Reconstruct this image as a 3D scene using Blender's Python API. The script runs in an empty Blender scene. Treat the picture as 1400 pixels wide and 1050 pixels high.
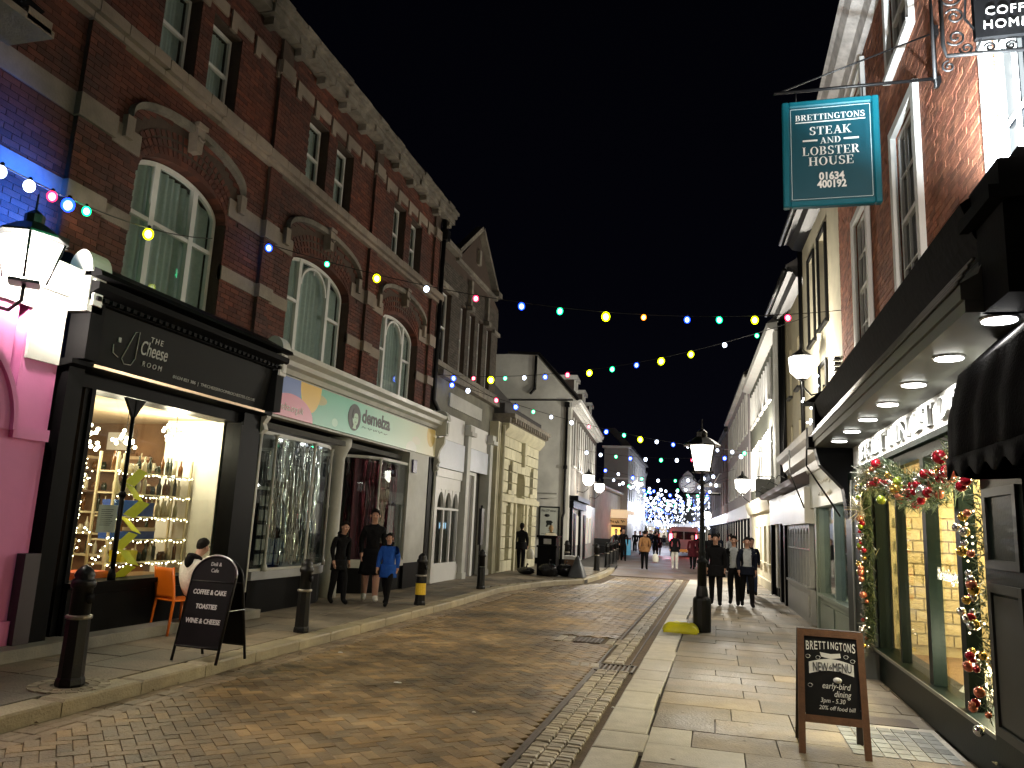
import bpy, bmesh, math, random
from mathutils import Matrix, Vector
random.seed(11)
R = math.radians
sc = bpy.context.scene
COL = sc.collection

# ---------------------------------------------------------------- camera, sky, exposure
cam_d = bpy.data.cameras.new('camera')
cam = bpy.data.objects.new('camera', cam_d)
COL.objects.link(cam)
cam_d.sensor_width = 36.0
cam_d.lens = 27.0
cam_d.clip_start = 0.05
cam_d.clip_end = 900.0
CAM = Vector((0, 0, 1.75))
_s = Vector((280, -205, -1050)).normalized()
_u = Vector((265, 6025, -1050)).normalized()
_u = (_u - _s * _u.dot(_s)).normalized()
_r = _s.cross(_u)
_m = Matrix((_r, _s, _u))          # camera axes expressed in the world
cam.matrix_world = Matrix.Translation(CAM) @ _m.to_4x4()
sc.camera = cam

world = bpy.data.worlds.new('World')
sc.world = world
world.use_nodes = True
wn = world.node_tree
bg = wn.nodes['Background']
_tc = wn.nodes.new('ShaderNodeTexCoord'); _sx = wn.nodes.new('ShaderNodeSeparateXYZ'); wn.links.new(_tc.outputs['Generated'], _sx.inputs[0])
_rp = wn.nodes.new('ShaderNodeValToRGB'); wn.links.new(_sx.outputs['Z'], _rp.inputs[0])
_e = _rp.color_ramp.elements; _e[0].position = 0.0; _e[0].color = (0.30, 0.30, 0.62, 1); _e[1].position = 0.75; _e[1].color = (0.07, 0.075, 0.17, 1)
_x = _e.new(0.30); _x.color = (0.13, 0.14, 0.34, 1)
wn.links.new(_rp.outputs[0], bg.inputs['Color'])     # town glow fading into the night sky
bg.inputs['Strength'].default_value = 0.011

sc.view_settings.view_transform = 'Standard'
sc.view_settings.look = 'None'
sc.view_settings.exposure = -0.6
sc.view_settings.gamma = 1.0
sc.cycles.use_denoising = True
sc.cycles.max_bounces = 5
sc.cycles.diffuse_bounces = 3
sc.cycles.glossy_bounces = 3
sc.cycles.transparent_max_bounces = 16
sc.cycles.caustics_reflective = False
sc.cycles.caustics_refractive = False
sc.cycles.sample_clamp_indirect = 3.0
sc.cycles.volume_bounces = 0

# ---------------------------------------------------------------- materials
MATS = {}
def pm(name, col, rough=0.65, var=0.18, scale=3.0, bump=0.0, bscale=40.0, metal=0.0, piece=0.0, col2=None, wear=0.0, spec=None, emit=None, coat=0.0):
    """solid surface: base colour mottled in world space, optional per-piece variation, fine relief"""
    if name in MATS: return MATS[name]
    m = bpy.data.materials.new(name); m.use_nodes = True
    nt = m.node_tree; N = nt.nodes; L = nt.links
    b = N['Principled BSDF']
    b.inputs['Roughness'].default_value = rough
    b.inputs['Metallic'].default_value = metal
    if spec is not None: b.inputs['Specular IOR Level'].default_value = spec
    if coat: b.inputs['Coat Weight'].default_value = coat
    geo = N.new('ShaderNodeNewGeometry')
    nz = N.new('ShaderNodeTexNoise'); nz.inputs['Scale'].default_value = scale; nz.inputs['Detail'].default_value = 5; nz.inputs['Roughness'].default_value = 0.65
    L.new(geo.outputs['Position'], nz.inputs['Vector'])
    mr = N.new('ShaderNodeMapRange')
    mr.inputs['From Min'].default_value = 0.25; mr.inputs['From Max'].default_value = 0.75
    mr.inputs['To Min'].default_value = 1 - var; mr.inputs['To Max'].default_value = 1 + var
    L.new(nz.outputs['Fac'], mr.inputs['Value'])
    val = mr.outputs['Result']
    base = None
    if piece:
        oi = N.new('ShaderNodeObjectInfo')
        ad = N.new('ShaderNodeMath'); ad.operation = 'ADD'
        L.new(geo.outputs['Random Per Island'], ad.inputs[0]); L.new(oi.outputs['Random'], ad.inputs[1])
        fr = N.new('ShaderNodeMath'); fr.operation = 'FRACT'; L.new(ad.outputs[0], fr.inputs[0])
        m2 = N.new('ShaderNodeMapRange'); m2.inputs['To Min'].default_value = 1 - piece; m2.inputs['To Max'].default_value = 1 + piece
        L.new(fr.outputs[0], m2.inputs['Value'])
        mu = N.new('ShaderNodeMath'); mu.operation = 'MULTIPLY'; L.new(val, mu.inputs[0]); L.new(m2.outputs[0], mu.inputs[1])
        val = mu.outputs[0]
        if col2 is not None:
            f2 = N.new('ShaderNodeMath'); f2.operation = 'MULTIPLY'; f2.inputs[1].default_value = 7.31; L.new(fr.outputs[0], f2.inputs[0])
            f3 = N.new('ShaderNodeMath'); f3.operation = 'FRACT'; L.new(f2.outputs[0], f3.inputs[0])
            mx = N.new('ShaderNodeMix'); mx.data_type = 'RGBA'
            mx.inputs[6].default_value = (*col, 1); mx.inputs[7].default_value = (*col2, 1)
            L.new(f3.outputs[0], mx.inputs[0]); base = mx.outputs[2]
    elif col2 is not None:
        n3 = N.new('ShaderNodeTexNoise'); n3.inputs['Scale'].default_value = scale * 0.4; n3.inputs['Detail'].default_value = 3
        L.new(geo.outputs['Position'], n3.inputs['Vector'])
        m3 = N.new('ShaderNodeMapRange'); m3.inputs['From Min'].default_value = 0.4; m3.inputs['From Max'].default_value = 0.6
        L.new(n3.outputs['Fac'], m3.inputs['Value'])
        mx = N.new('ShaderNodeMix'); mx.data_type = 'RGBA'
        mx.inputs[6].default_value = (*col, 1); mx.inputs[7].default_value = (*col2, 1)
        L.new(m3.outputs[0], mx.inputs[0]); base = mx.outputs[2]
    if wear:
        nw = N.new('ShaderNodeTexNoise'); nw.inputs['Scale'].default_value = 0.55; nw.inputs['Detail'].default_value = 4; nw.inputs['Roughness'].default_value = 0.6
        L.new(geo.outputs['Position'], nw.inputs['Vector'])
        mw = N.new('ShaderNodeMapRange'); mw.inputs['From Min'].default_value = 0.35; mw.inputs['From Max'].default_value = 0.65
        mw.inputs['To Min'].default_value = 1 - wear; mw.inputs['To Max'].default_value = 1 + wear * 0.5
        L.new(nw.outputs['Fac'], mw.inputs['Value'])
        mu = N.new('ShaderNodeMath'); mu.operation = 'MULTIPLY'; L.new(val, mu.inputs[0]); L.new(mw.outputs[0], mu.inputs[1])
        val = mu.outputs[0]
        rr = N.new('ShaderNodeMapRange'); rr.inputs['From Min'].default_value = 0.3; rr.inputs['From Max'].default_value = 0.7
        rr.inputs['To Min'].default_value = max(0.05, rough - 0.2); rr.inputs['To Max'].default_value = min(1, rough + 0.15)
        L.new(nw.outputs['Fac'], rr.inputs['Value']); L.new(rr.outputs[0], b.inputs['Roughness'])
    vm = N.new('ShaderNodeVectorMath'); vm.operation = 'SCALE'
    if base is None: vm.inputs[0].default_value = col
    else: L.new(base, vm.inputs[0])
    L.new(val, vm.inputs['Scale'])
    L.new(vm.outputs[0], b.inputs['Base Color'])
    if emit:
        b.inputs['Emission Color'].default_value = (*emit[0], 1); b.inputs['Emission Strength'].default_value = emit[1]
    if bump:
        nb = N.new('ShaderNodeTexNoise'); nb.inputs['Scale'].default_value = bscale; nb.inputs['Detail'].default_value = 4
        L.new(geo.outputs['Position'], nb.inputs['Vector'])
        bp = N.new('ShaderNodeBump'); bp.inputs['Strength'].default_value = bump; bp.inputs['Distance'].default_value = 0.02
        L.new(nb.outputs['Fac'], bp.inputs['Height']); L.new(bp.outputs[0], b.inputs['Normal'])
    MATS[name] = m
    return m

def em(name, col, strength, rim=None, sample=True):
    """a surface that gives off light; rim = colour of the lamp's glass where seen edge-on"""
    if name in MATS: return MATS[name]
    m = bpy.data.materials.new(name); m.use_nodes = True
    nt = m.node_tree; N = nt.nodes; L = nt.links
    N.remove(N['Principled BSDF'])
    e = N.new('ShaderNodeEmission'); e.inputs['Strength'].default_value = strength; e.inputs['Color'].default_value = (*col, 1)
    if rim is not None:
        lw = N.new('ShaderNodeLayerWeight'); lw.inputs['Blend'].default_value = 0.5
        cr = N.new('ShaderNodeMapRange'); cr.inputs['From Min'].default_value = 0.08; cr.inputs['From Max'].default_value = 0.30
        L.new(lw.outputs['Facing'], cr.inputs['Value'])
        mx = N.new('ShaderNodeMix'); mx.data_type = 'RGBA'; mx.inputs[6].default_value = (*col, 1); mx.inputs[7].default_value = (*rim, 1)
        L.new(cr.outputs[0], mx.inputs[0]); L.new(mx.outputs[2], e.inputs['Color'])
    L.new(e.outputs[0], N['Material Output'].inputs['Surface'])
    if not sample: m.cycles.emission_sampling = 'NONE'
    MATS[name] = m
    return m

def glassm(name, tint=(0.9, 0.95, 0.95), refl=0.12, emis=None, opaque=0.0):
    """thin pane: see-through with a fresnel reflection; emis = glowing lantern glass"""
    if name in MATS: return MATS[name]
    m = bpy.data.materials.new(name); m.use_nodes = True
    nt = m.node_tree; N = nt.nodes; L = nt.links
    N.remove(N['Principled BSDF'])
    t = N.new('ShaderNodeBsdfTransparent'); t.inputs['Color'].default_value = (*tint, 1)
    g = N.new('ShaderNodeBsdfGlossy'); g.inputs['Roughness'].default_value = 0.02
    lw = N.new('ShaderNodeLayerWeight'); lw.inputs['Blend'].default_value = 0.5
    pw = N.new('ShaderNodeMath'); pw.operation = 'POWER'; pw.inputs[1].default_value = 5.0; L.new(lw.outputs['Facing'], pw.inputs[0])
    fr = N.new('ShaderNodeMath'); fr.operation = 'MULTIPLY_ADD'; fr.inputs[1].default_value = 0.9; fr.inputs[2].default_value = 0.035; L.new(pw.outputs[0], fr.inputs[0])
    mx = N.new('ShaderNodeMixShader')
    L.new(fr.outputs[0], mx.inputs[0]); L.new(t.outputs[0], mx.inputs[1]); L.new(g.outputs[0], mx.inputs[2])
    out = mx.outputs[0]
    if emis:
        e = N.new('ShaderNodeEmission'); e.inputs['Color'].default_value = (*emis[0], 1); e.inputs['Strength'].default_value = emis[1]
        m2 = N.new('ShaderNodeMixShader'); m2.inputs[0].default_value = 0.5
        L.new(out, m2.inputs[1]); L.new(e.outputs[0], m2.inputs[2]); out = m2.outputs[0]
        m.cycles.emission_sampling = 'NONE'
    L.new(out, N['Material Output'].inputs['Surface'])
    MATS[name] = m
    return m

# ---------------------------------------------------------------- scene graph helpers
WM = {}
def tag(o, label=None, cat=None, group=None, kind=None):
    if label: o['label'] = label
    if cat: o['category'] = cat
    if group: o['group'] = group
    if kind: o['kind'] = kind
    return o
def thing(name, label, cat, loc=(0, 0, 0), rz=0.0, group=None):
    o = bpy.data.objects.new(name, None); COL.objects.link(o)
    o.location = loc; o.rotation_euler = (0, 0, rz); o.empty_display_size = 0.1
    WM[o.name] = Matrix.Translation(Vector(loc)) @ Matrix.Rotation(rz, 4, 'Z')
    return tag(o, label, cat, group)
def wm(o): return WM.get(o.name, Matrix.Identity(4)) if o else Matrix.Identity(4)

ID = Matrix.Identity(4)
def frame(origin, ds, dt):
    """facade frame: s runs along the wall, t out of it, z up"""
    ds = Vector((ds[0], ds[1], 0)).normalized(); dt = Vector((dt[0], dt[1], 0)).normalized()
    m = Matrix(((ds.x, dt.x, 0, origin[0]), (ds.y, dt.y, 0, origin[1]), (0, 0, 1, origin[2] if len(origin) > 2 else 0), (0, 0, 0, 1)))
    return m

class MB:
    """collects shapes and links them as ONE mesh object"""
    def __init__(self, F=ID): self.F = F; self.v = []; self.f = []; self.mi = []; self.m = 0; self.sm = []
    def raw(self, vs, fs, smooth=False, T=None):
        b = len(self.v); M = self.F if T is None else self.F @ T
        for p in vs:
            q = M @ Vector(p); self.v.append((q.x, q.y, q.z))
        for f in fs:
            self.f.append([b + i for i in f]); self.mi.append(self.m); self.sm.append(smooth)
        return self
    def box(self, x0, x1, y0, y1, z0, z1, T=None):
        return self.raw([(x0,y0,z0),(x1,y0,z0),(x1,y1,z0),(x0,y1,z0),(x0,y0,z1),(x1,y0,z1),(x1,y1,z1),(x0,y1,z1)],
                        [(0,3,2,1),(4,5,6,7),(0,1,5,4),(1,2,6,5),(2,3,7,6),(3,0,4,7)], T=T)
    def prism(self, poly, a0, a1, axis='y', smooth=False, T=None):
        """poly in the plane across axis: axis y -> (x,z); axis x -> (y,z); axis z -> (x,y)"""
        n = len(poly)
        def P(p, a):
            return (p[0], a, p[1]) if axis == 'y' else ((a, p[0], p[1]) if axis == 'x' else (p[0], p[1], a))
        vs = [P(p, a0) for p in poly] + [P(p, a1) for p in poly]
        fs = [(i, (i+1) % n, n + (i+1) % n, n + i) for i in range(n)]
        b = len(self.f)
        self.raw(vs, fs, smooth, T=T)
        self.raw(vs, [tuple(range(n))[::-1], tuple(range(n, 2*n))], False, T=T)
        return self
    def tube(self, pts, r, n=8, closed=False, smooth=True, T=None, caps=True):
        pts = [Vector(p) for p in pts]; k = len(pts)
        rs = r if isinstance(r, (list, tuple)) else [r] * k
        vs = []; up = Vector((0, 0, 1))
        prev = None
        for i, p in enumerate(pts):
            if closed: d = pts[(i+1) % k] - pts[i-1]
            else: d = pts[min(i+1, k-1)] - pts[max(i-1, 0)]
            if d.length < 1e-9: d = Vector((0, 0, 1))
            d.normalize()
            if prev is None:
                a = d.cross(up)
                if a.length < 0.05: a = d.cross(Vector((1, 0, 0)))
            else:
                a = prev - d * prev.dot(d)
                if a.length < 1e-6: a = d.cross(up)
            a.normalize(); prev = a; b = d.cross(a)
            for j in range(n):
                t = 2 * math.pi * j / n
                vs.append(p + (a * math.cos(t) + b * math.sin(t)) * rs[i])
        fs = []
        for i in range(k if closed else k - 1):
            for j in range(n):
                i2 = (i + 1) % k
                fs.append((i*n + j, i*n + (j+1) % n, i2*n + (j+1) % n, i2*n + j))
        if not closed and caps:
            fs.append(tuple(range(n))[::-1]); fs.append(tuple(range((k-1)*n, k*n)))
        return self.raw(vs, fs, smooth, T=T)
    def lathe(self, prof, c=(0, 0), n=16, T=None, smooth=True, a0=0, a1=2*math.pi, sq=1.0):
        """profile [(r,z)...] revolved round a vertical axis at c"""
        full = abs(a1 - a0 - 2*math.pi) < 1e-6
        cols = n if full else n + 1
        vs = []
        for (r, z) in prof:
            for j in range(cols):
                t = a0 + (a1 - a0) * j / n
                vs.append((c[0] + r * math.cos(t), c[1] + sq * r * math.sin(t), z))
        fs = []
        for i in range(len(prof) - 1):
            for j in range(n):
                j2 = (j + 1) % cols
                fs.append((i*cols + j, i*cols + j2, (i+1)*cols + j2, (i+1)*cols + j))
        if full:
            fs.append(tuple(range(n))[::-1]); fs.append(tuple(range((len(prof)-1)*n, len(prof)*n)))
        return self.raw(vs, fs, smooth, T=T)
    def sphere(self, c, r, n=10, sz=1.0, T=None):
        k = max(5, n // 2 + 1)
        prof = [(max(1e-4, r * math.sin(math.pi * i / k)), c[2] - r * sz * math.cos(math.pi * i / k)) for i in range(k + 1)]
        return self.lathe(prof, (c[0], c[1]), n, T=T)
    def quad(self, a, b, c, d): return self.raw([a, b, c, d], [(0, 1, 2, 3)])
    def grid(self, P, nu, nv, smooth=True):
        vs = [P(u / nu, v / nv) for v in range(nv + 1) for u in range(nu + 1)]
        fs = [(v*(nu+1)+u, v*(nu+1)+u+1, (v+1)*(nu+1)+u+1, (v+1)*(nu+1)+u) for v in range(nv) for u in range(nu)]
        return self.raw(vs, fs, smooth)
    def build(self, name, mat, parent=None, kind=None, label=None, recalc=True, bevel=0.0):
        me = bpy.data.meshes.new(name)
        inv = wm(parent).inverted()
        me.from_pydata([inv @ Vector(p) for p in self.v], [], self.f)
        mats = mat if isinstance(mat, (list, tuple)) else [mat]
        for m in mats: me.materials.append(m)
        me.polygons.foreach_set('material_index', self.mi)
        me.polygons.foreach_set('use_smooth', self.sm)
        if recalc:
            bm = bmesh.new(); bm.from_mesh(me); bmesh.ops.recalc_face_normals(bm, faces=bm.faces); bm.to_mesh(me); bm.free()
        me.update()
        o = bpy.data.objects.new(name, me); COL.objects.link(o)
        if parent is not None:
            o.parent = parent; WM[o.name] = wm(parent)
        if bevel:
            md = o.modifiers.new('bevel', 'BEVEL'); md.width = bevel; md.segments = 1; md.limit_method = 'ANGLE'
        if kind: o['kind'] = kind
        if label: o['label'] = label
        return o

UNIT = {}
def unit_box(mat, chamfer=0.0):
    k = (mat.name, chamfer)
    if k not in UNIT:
        me = bpy.data.meshes.new('piece')
        h = 0.5; c = chamfer
        if c == 0:
            vs = [(-h,-h,-h),(h,-h,-h),(h,h,-h),(-h,h,-h),(-h,-h,h),(h,-h,h),(h,h,h),(-h,h,h)]
            fs = [(0,3,2,1),(4,5,6,7),(0,1,5,4),(1,2,6,5),(2,3,7,6),(3,0,4,7)]
        else:
            vs = [(-h,-h,-h),(h,-h,-h),(h,h,-h),(-h,h,-h),(-h,-h,h-c*2),(h,-h,h-c*2),(h,h,h-c*2),(-h,h,h-c*2),
                  (-h+c,-h+c,h),(h-c,-h+c,h),(h-c,h-c,h),(-h+c,h-c,h)]
            fs = [(0,3,2,1),(8,9,10,11),(0,1,5,4),(1,2,6,5),(2,3,7,6),(3,0,4,7),(4,5,9,8),(5,6,10,9),(6,7,11,10),(7,4,8,11)]
        me.from_pydata(vs, [], fs); me.materials.append(mat); me.update()
        UNIT[k] = me
    return UNIT[k]

def pieces(parent, name, items, mat, F=ID, nmax=300, chamfer=0.0, stuff=None):
    """items: (centre, size, rz) boxes in frame F; the nmax nearest are objects of their own, the rest one joined part"""
    rows = []
    for it in items:
        c, s = it[0], it[1]; rz = it[2] if len(it) > 2 else 0.0; tilt = it[3] if len(it) > 3 else None
        M = F @ Matrix.Translation(Vector(c)) @ Matrix.Rotation(rz, 4, 'Z')
        if tilt: M = M @ Matrix.Rotation(tilt[0], 4, 'X') @ Matrix.Rotation(tilt[1], 4, 'Y')
        M = M @ Matrix.Diagonal((s[0], s[1], s[2], 1))
        rows.append(((M.translation - CAM).length, M))
    rows.sort(key=lambda r: r[0])
    me = unit_box(mat, chamfer); inv = wm(parent).inverted()
    for d, M in rows[:nmax]:
        o = bpy.data.objects.new(name, me); COL.objects.link(o); o.parent = parent
        o.matrix_local = inv @ M
    if len(rows) > nmax:
        vs = []; fs = []
        tv = [v.co.copy() for v in me.vertices]; tf = [tuple(p.vertices) for p in me.polygons]
        for d, M in rows[nmax:]:
            b = len(vs); A = inv @ M
            vs.extend((A @ p)[:] for p in tv); fs.extend(tuple(b + i for i in f) for f in tf)
        m2 = bpy.data.meshes.new(stuff or name); m2.from_pydata(vs, [], fs); m2.materials.append(mat); m2.update()
        o = bpy.data.objects.new(stuff or name, m2); COL.objects.link(o); o.parent = parent; o['kind'] = 'stuff'

def lamp(parent, pos, power, col, radius=0.08, spot=None, direction=None, name='lamp_light'):
    d = bpy.data.lights.new(name, 'SPOT' if spot else 'POINT')
    d.energy = power; d.color = col; d.shadow_soft_size = radius
    if spot: d.spot_size = R(spot); d.spot_blend = 0.6
    o = bpy.data.objects.new(name, d); COL.objects.link(o)
    o.location = wm(parent).inverted() @ Vector(pos)
    if parent is not None: o.parent = parent
    if direction is not None:
        dv = (wm(parent).inverted().to_3x3() @ Vector(direction)).normalized()
        o.rotation_euler = dv.to_track_quat('-Z', 'Y').to_euler()
    return o

def copy_tree(o, parent=None):
    c = o.copy(); COL.objects.link(c)
    if parent is not None: c.parent = parent
    for ch in o.children: copy_tree(ch, c)
    return c

# lettering --------------------------------------------------------------
def text(body, size, pos, xdir, ydir, mat, parent, name='lettering', depth=0.004, bold=0.0, align='CENTER', space=1.0, width=None, shear=0.0, label=None):
    cu = bpy.data.curves.new('lettering_curve', 'FONT')
    cu.body = body; cu.size = size; cu.align_x = align; cu.extrude = depth; cu.offset = bold
    cu.space_character = space; cu.shear = shear; cu.resolution_u = 3
    tmp = bpy.data.objects.new('tmp', cu); COL.objects.link(tmp)
    dg = bpy.context.evaluated_depsgraph_get()
    me = bpy.data.meshes.new_from_object(tmp.evaluated_get(dg))
    bpy.data.objects.remove(tmp)
    x = Vector(xdir).normalized(); y = Vector(ydir).normalized(); z = x.cross(y)
    k = 1.0
    if width:
        xs = [v.co.x for v in me.vertices]
        k = width / max(1e-6, max(xs) - min(xs))
    M = Matrix(((x.x*k, y.x, z.x, pos[0]), (x.y*k, y.y, z.y, pos[1]), (x.z*k, y.z, z.z, pos[2]), (0, 0, 0, 1)))
    me.transform(wm(parent).inverted() @ M)
    me.materials.clear(); me.materials.append(mat)
    me.name = name
    o = bpy.data.objects.new(name, me); COL.objects.link(o)
    if parent is not None: o.parent = parent
    if label: o['label'] = label
    return o

# a small high-contrast serif alphabet built from strokes (cap height 1)
def _arc(cx, cz, rx, rz, a0, a1, n=10):
    return [(cx + rx*math.cos(R(a0 + (a1-a0)*i/n)), cz + rz*math.sin(R(a0 + (a1-a0)*i/n))) for i in range(n+1)]
TK, TN = 0.17, 0.055
def _stem(x, z0=0, z1=1, serif=(1, 1)):
    o = [('r', x - TK/2, x + TK/2, z0, z1)]
    if serif[0]: o.append(('r', x - TK, x + TK, z0, z0 + 0.05))
    if serif[1]: o.append(('r', x - TK, x + TK, z1 - 0.05, z1))
    return o
def _bar(x0, x1, z): return [('r', x0, x1, z - TN/2, z + TN/2)]
def _thin(x, z0=0, z1=1): return [('r', x - TN/2, x + TN/2, z0, z1)]
SER = {
 'B': (0.72, _stem(0.17) + [('a', 0.3, 0.745, 0.26, 0.225, -90, 90), ('a', 0.3, 0.265, 0.32, 0.24, -90, 90)] + _bar(0.17, 0.32, 0.975) + _bar(0.17, 0.32, 0.51) + _bar(0.17, 0.32, 0.025)),
 'R': (0.78, _stem(0.17) + [('a', 0.32, 0.74, 0.27, 0.235, -90, 90)] + _bar(0.17, 0.33, 0.975) + _bar(0.17, 0.33, 0.505) + [('d', 0.36, 0.5, 0.66, 0.0, TK)]),
 'E': (0.70, _stem(0.17) + _bar(0.17, 0.62, 0.97) + _bar(0.17, 0.5, 0.51) + _bar(0.17, 0.64, 0.03) + [('r', 0.57, 0.63, 0.74, 0.99), ('r', 0.59, 0.65, 0.01, 0.28), ('r', 0.46, 0.51, 0.4, 0.62)]),
 'T': (0.74, _stem(0.36, serif=(1, 0)) + _bar(0.04, 0.68, 0.97) + [('r', 0.03, 0.09, 0.72, 0.99), ('r', 0.63, 0.69, 0.72, 0.99)]),
 'I': (0.36, _stem(0.18)),
 'N': (0.86, _thin(0.14) + _thin(0.72) + [('d', 0.12, 0.98, 0.70, 0.02, TK), ('r', 0.02, 0.26, 0, 0.05), ('r', 0.6, 0.82, 0.95, 1.0), ('r', 0.02, 0.2, 0.95, 1.0)]),
 'G': (0.82, [('a', 0.40, 0.5, 0.33, 0.48, 50, 300), ('r', 0.56, 0.72, 0.05, 0.42), ('r', 0.48, 0.78, 0.40, 0.45), ('r', 0.60, 0.65, 0.7, 0.97)]),
 'O': (0.84, [('a', 0.41, 0.5, 0.34, 0.48, 0, 360)]),
 'S': (0.64, [('a', 0.31, 0.745, 0.22, 0.235, 30, 260), ('a', 0.31, 0.265, 0.24, 0.245, -150, 80), ('r', 0.50, 0.55, 0.7, 0.97), ('r', 0.05, 0.10, 0.03, 0.32), ('d', 0.2, 0.58, 0.42, 0.42, TK)]),
 'A': (0.82, [('d', 0.14, 0.02, 0.41, 0.98, TN), ('d', 0.40, 0.98, 0.66, 0.02, TK)] + _bar(0.22, 0.58, 0.33) + [('r', 0.02, 0.26, 0, 0.05), ('r', 0.5, 0.82, 0, 0.05)]),
 'K': (0.82, _stem(0.17) + [('d', 0.25, 0.42, 0.64, 0.98, TN), ('d', 0.36, 0.55, 0.66, 0.02, TK), ('r', 0.52, 0.78, 0.95, 1), ('r', 0.52, 0.82, 0, 0.05)]),
 'D': (0.82, _stem(0.17) + [('a', 0.34, 0.5, 0.36, 0.475, -90, 90)] + _bar(0.17, 0.36, 0.975) + _bar(0.17, 0.36, 0.025)),
 'L': (0.68, _stem(0.17) + _bar(0.17, 0.62, 0.03) + [('r', 0.57, 0.63, 0.01, 0.3)]),
 'H': (0.88, _stem(0.17) + _stem(0.69) + _bar(0.17, 0.69, 0.5)),
 'U': (0.84, _stem(0.17, 0.28, 1, (0, 1)) + _thin(0.68, 0.28, 1) + [('a', 0.425, 0.3, 0.255, 0.28, 180, 360), ('r', 0.58, 0.78, 0.95, 1)]),
 'M': (1.02, _thin(0.14) + _stem(0.86) + [('d', 0.14, 0.98, 0.48, 0.04, TK), ('d', 0.48, 0.04, 0.84, 0.98, TN), ('r', 0.02, 0.26, 0, 0.05)]),
 ' ': (0.4, []),
}
def serif(body, h, pos, xdir, ydir, mat, parent, name='lettering', depth=0.006, width=None, gap=0.06):
    x = Vector(xdir).normalized(); y = Vector(ydir).normalized(); z = x.cross(y)
    tot = sum(SER[c][0] + gap for c in body) - gap
    kx = (width / tot) if width else h
    F = Matrix(((x.x, z.x, y.x, pos[0]), (x.y, z.y, y.y, pos[1]), (x.z, z.z, y.z, pos[2]), (0, 0, 0, 1)))
    m = MB(F); cx = -tot / 2; e = 0
    for c in body:
        w, st = SER[c]
        for s in st:
            e += 1; dp = depth * (0.9 + 0.02 * (e % 7))
            if s[0] == 'r':
                m.box((cx+s[1])*kx, (cx+s[2])*kx, 0, dp, s[3]*h, s[4]*h)
            elif s[0] == 'd':
                t = s[5] / 2
                m.prism([((cx+s[1]-t)*kx, s[2]*h), ((cx+s[1]+t)*kx, s[2]*h), ((cx+s[3]+t)*kx, s[4]*h), ((cx+s[3]-t)*kx, s[4]*h)], 0, dp)
            elif s[0] == 'a':
                _, ax, az, rx, rz, a0, a1 = s
                n = 14
                for i in range(n):
                    q = []
                    for a in (a0 + (a1-a0)*i/n, a0 + (a1-a0)*(i+1)/n):
                        ca, sa = math.cos(R(a)), math.sin(R(a))
                        tx = TK/2; tz = TN/2
                        q.append([((cx+ax+(rx+tx*0.6)*ca)*kx, (az+(rz+tz)*sa)*h), ((cx+ax+(rx-tx*1.4)*ca)*kx, (az+(rz-tz)*sa)*h)])
                    m.prism([q[0][0], q[1][0], q[1][1], q[0][1]], 0, dp)
        cx += w + gap
    return m.build(name, mat, parent)
# ---------------------------------------------------------------- shared materials
BRICK_RED = pm('red_brick', (0.105, 0.029, 0.016), 0.9, 0.25, 6, 0.4, 60, piece=0.35, col2=(0.085, 0.028, 0.018), wear=.45)
BRICK_OR = pm('orange_brick', (0.30, 0.115, 0.060), 0.85, 0.3, 7, 0.7, 45, piece=0.35, col2=(0.24, 0.08, 0.045))
BRICK_DK = pm('sooty_brick', (0.055, 0.045, 0.035), 0.9, 0.3, 5, 0.4, 60, piece=0.3)
MORTAR = pm('mortar', (0.06, 0.04, 0.03), 0.95, 0.2, 10, 0.3)
MORTAR_L = pm('pale_mortar', (0.30, 0.22, 0.17), 0.95, 0.2, 10, 0.3)
STONE = pm('carved_stone', (0.25, 0.205, 0.165), 0.85, 0.22, 3, 0.35, 30, wear=0.35)
STONE_DK = pm('weathered_stone', (0.19, 0.17, 0.14), 0.9, 0.45, 4, 0.5, 25, wear=0.5)
CREAMSTONE = pm('cream_ashlar', (0.54, 0.51, 0.36), 0.85, 0.18, 4, 0.3, 30, piece=0.12)
WHITE = pm('white_paint', (0.72, 0.72, 0.70), 0.45, 0.06, 3, 0.05)
OFFWHITE = pm('offwhite_render', (0.66, 0.66, 0.61), 0.8, 0.12, 1.5, 0.25, 60, wear=0.22)
CREAM = pm('cream_render', (0.66, 0.61, 0.46), 0.8, 0.12, 1.5, 0.25, 60, wear=0.2)
GREYR = pm('grey_render', (0.30, 0.30, 0.27), 0.8, 0.12, 2, 0.25, 60, wear=0.2)
DKGREEN_R = pm('dark_green_render', (0.085, 0.09, 0.065), 0.8, 0.15, 2, 0.25, 60, wear=0.2)
BLACKP = pm('black_gloss_paint', (0.0045, 0.0045, 0.005), 0.42, 0.2, 5, 0.05, spec=0.045)
BLACKM = pm('black_iron', (0.006, 0.006, 0.0065), 0.42, 0.25, 12, 0.15, 60, spec=0.3)
CHAR = pm('charcoal_paint', (0.006, 0.006, 0.0065), 0.5, 0.15, 4, 0.05, spec=0.04)
SIGNGREY = pm('charcoal_signboard', (0.015, 0.0155, 0.016), 0.5, 0.06, 4, spec=0.04)
GREYP = pm('grey_paint', (0.30, 0.31, 0.33), 0.5, 0.1, 4)
DGREEN = pm('dark_green_paint', (0.005, 0.009, 0.0075), 0.4, 0.15, 5, 0.05, spec=0.05)
SAGE = pm('sage_paint', (0.11, 0.115, 0.10), 0.4, 0.08, 4)
PINK = pm('pink_paint', (0.82, 0.24, 0.54), 0.55, 0.06, 2, 0.12, 60)
MAGENTA = pm('magenta_paint', (0.42, 0.03, 0.22), 0.5, 0.08, 2)
GLASS = glassm('window_glass')
DGLASS = pm('dark_window_glass', (0.008, 0.009, 0.011), 0.06, 0.1, 2, spec=0.8)
CURTAIN = pm('net_curtain', (0.50, 0.53, 0.50), 0.9, 0.12, 14)
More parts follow.
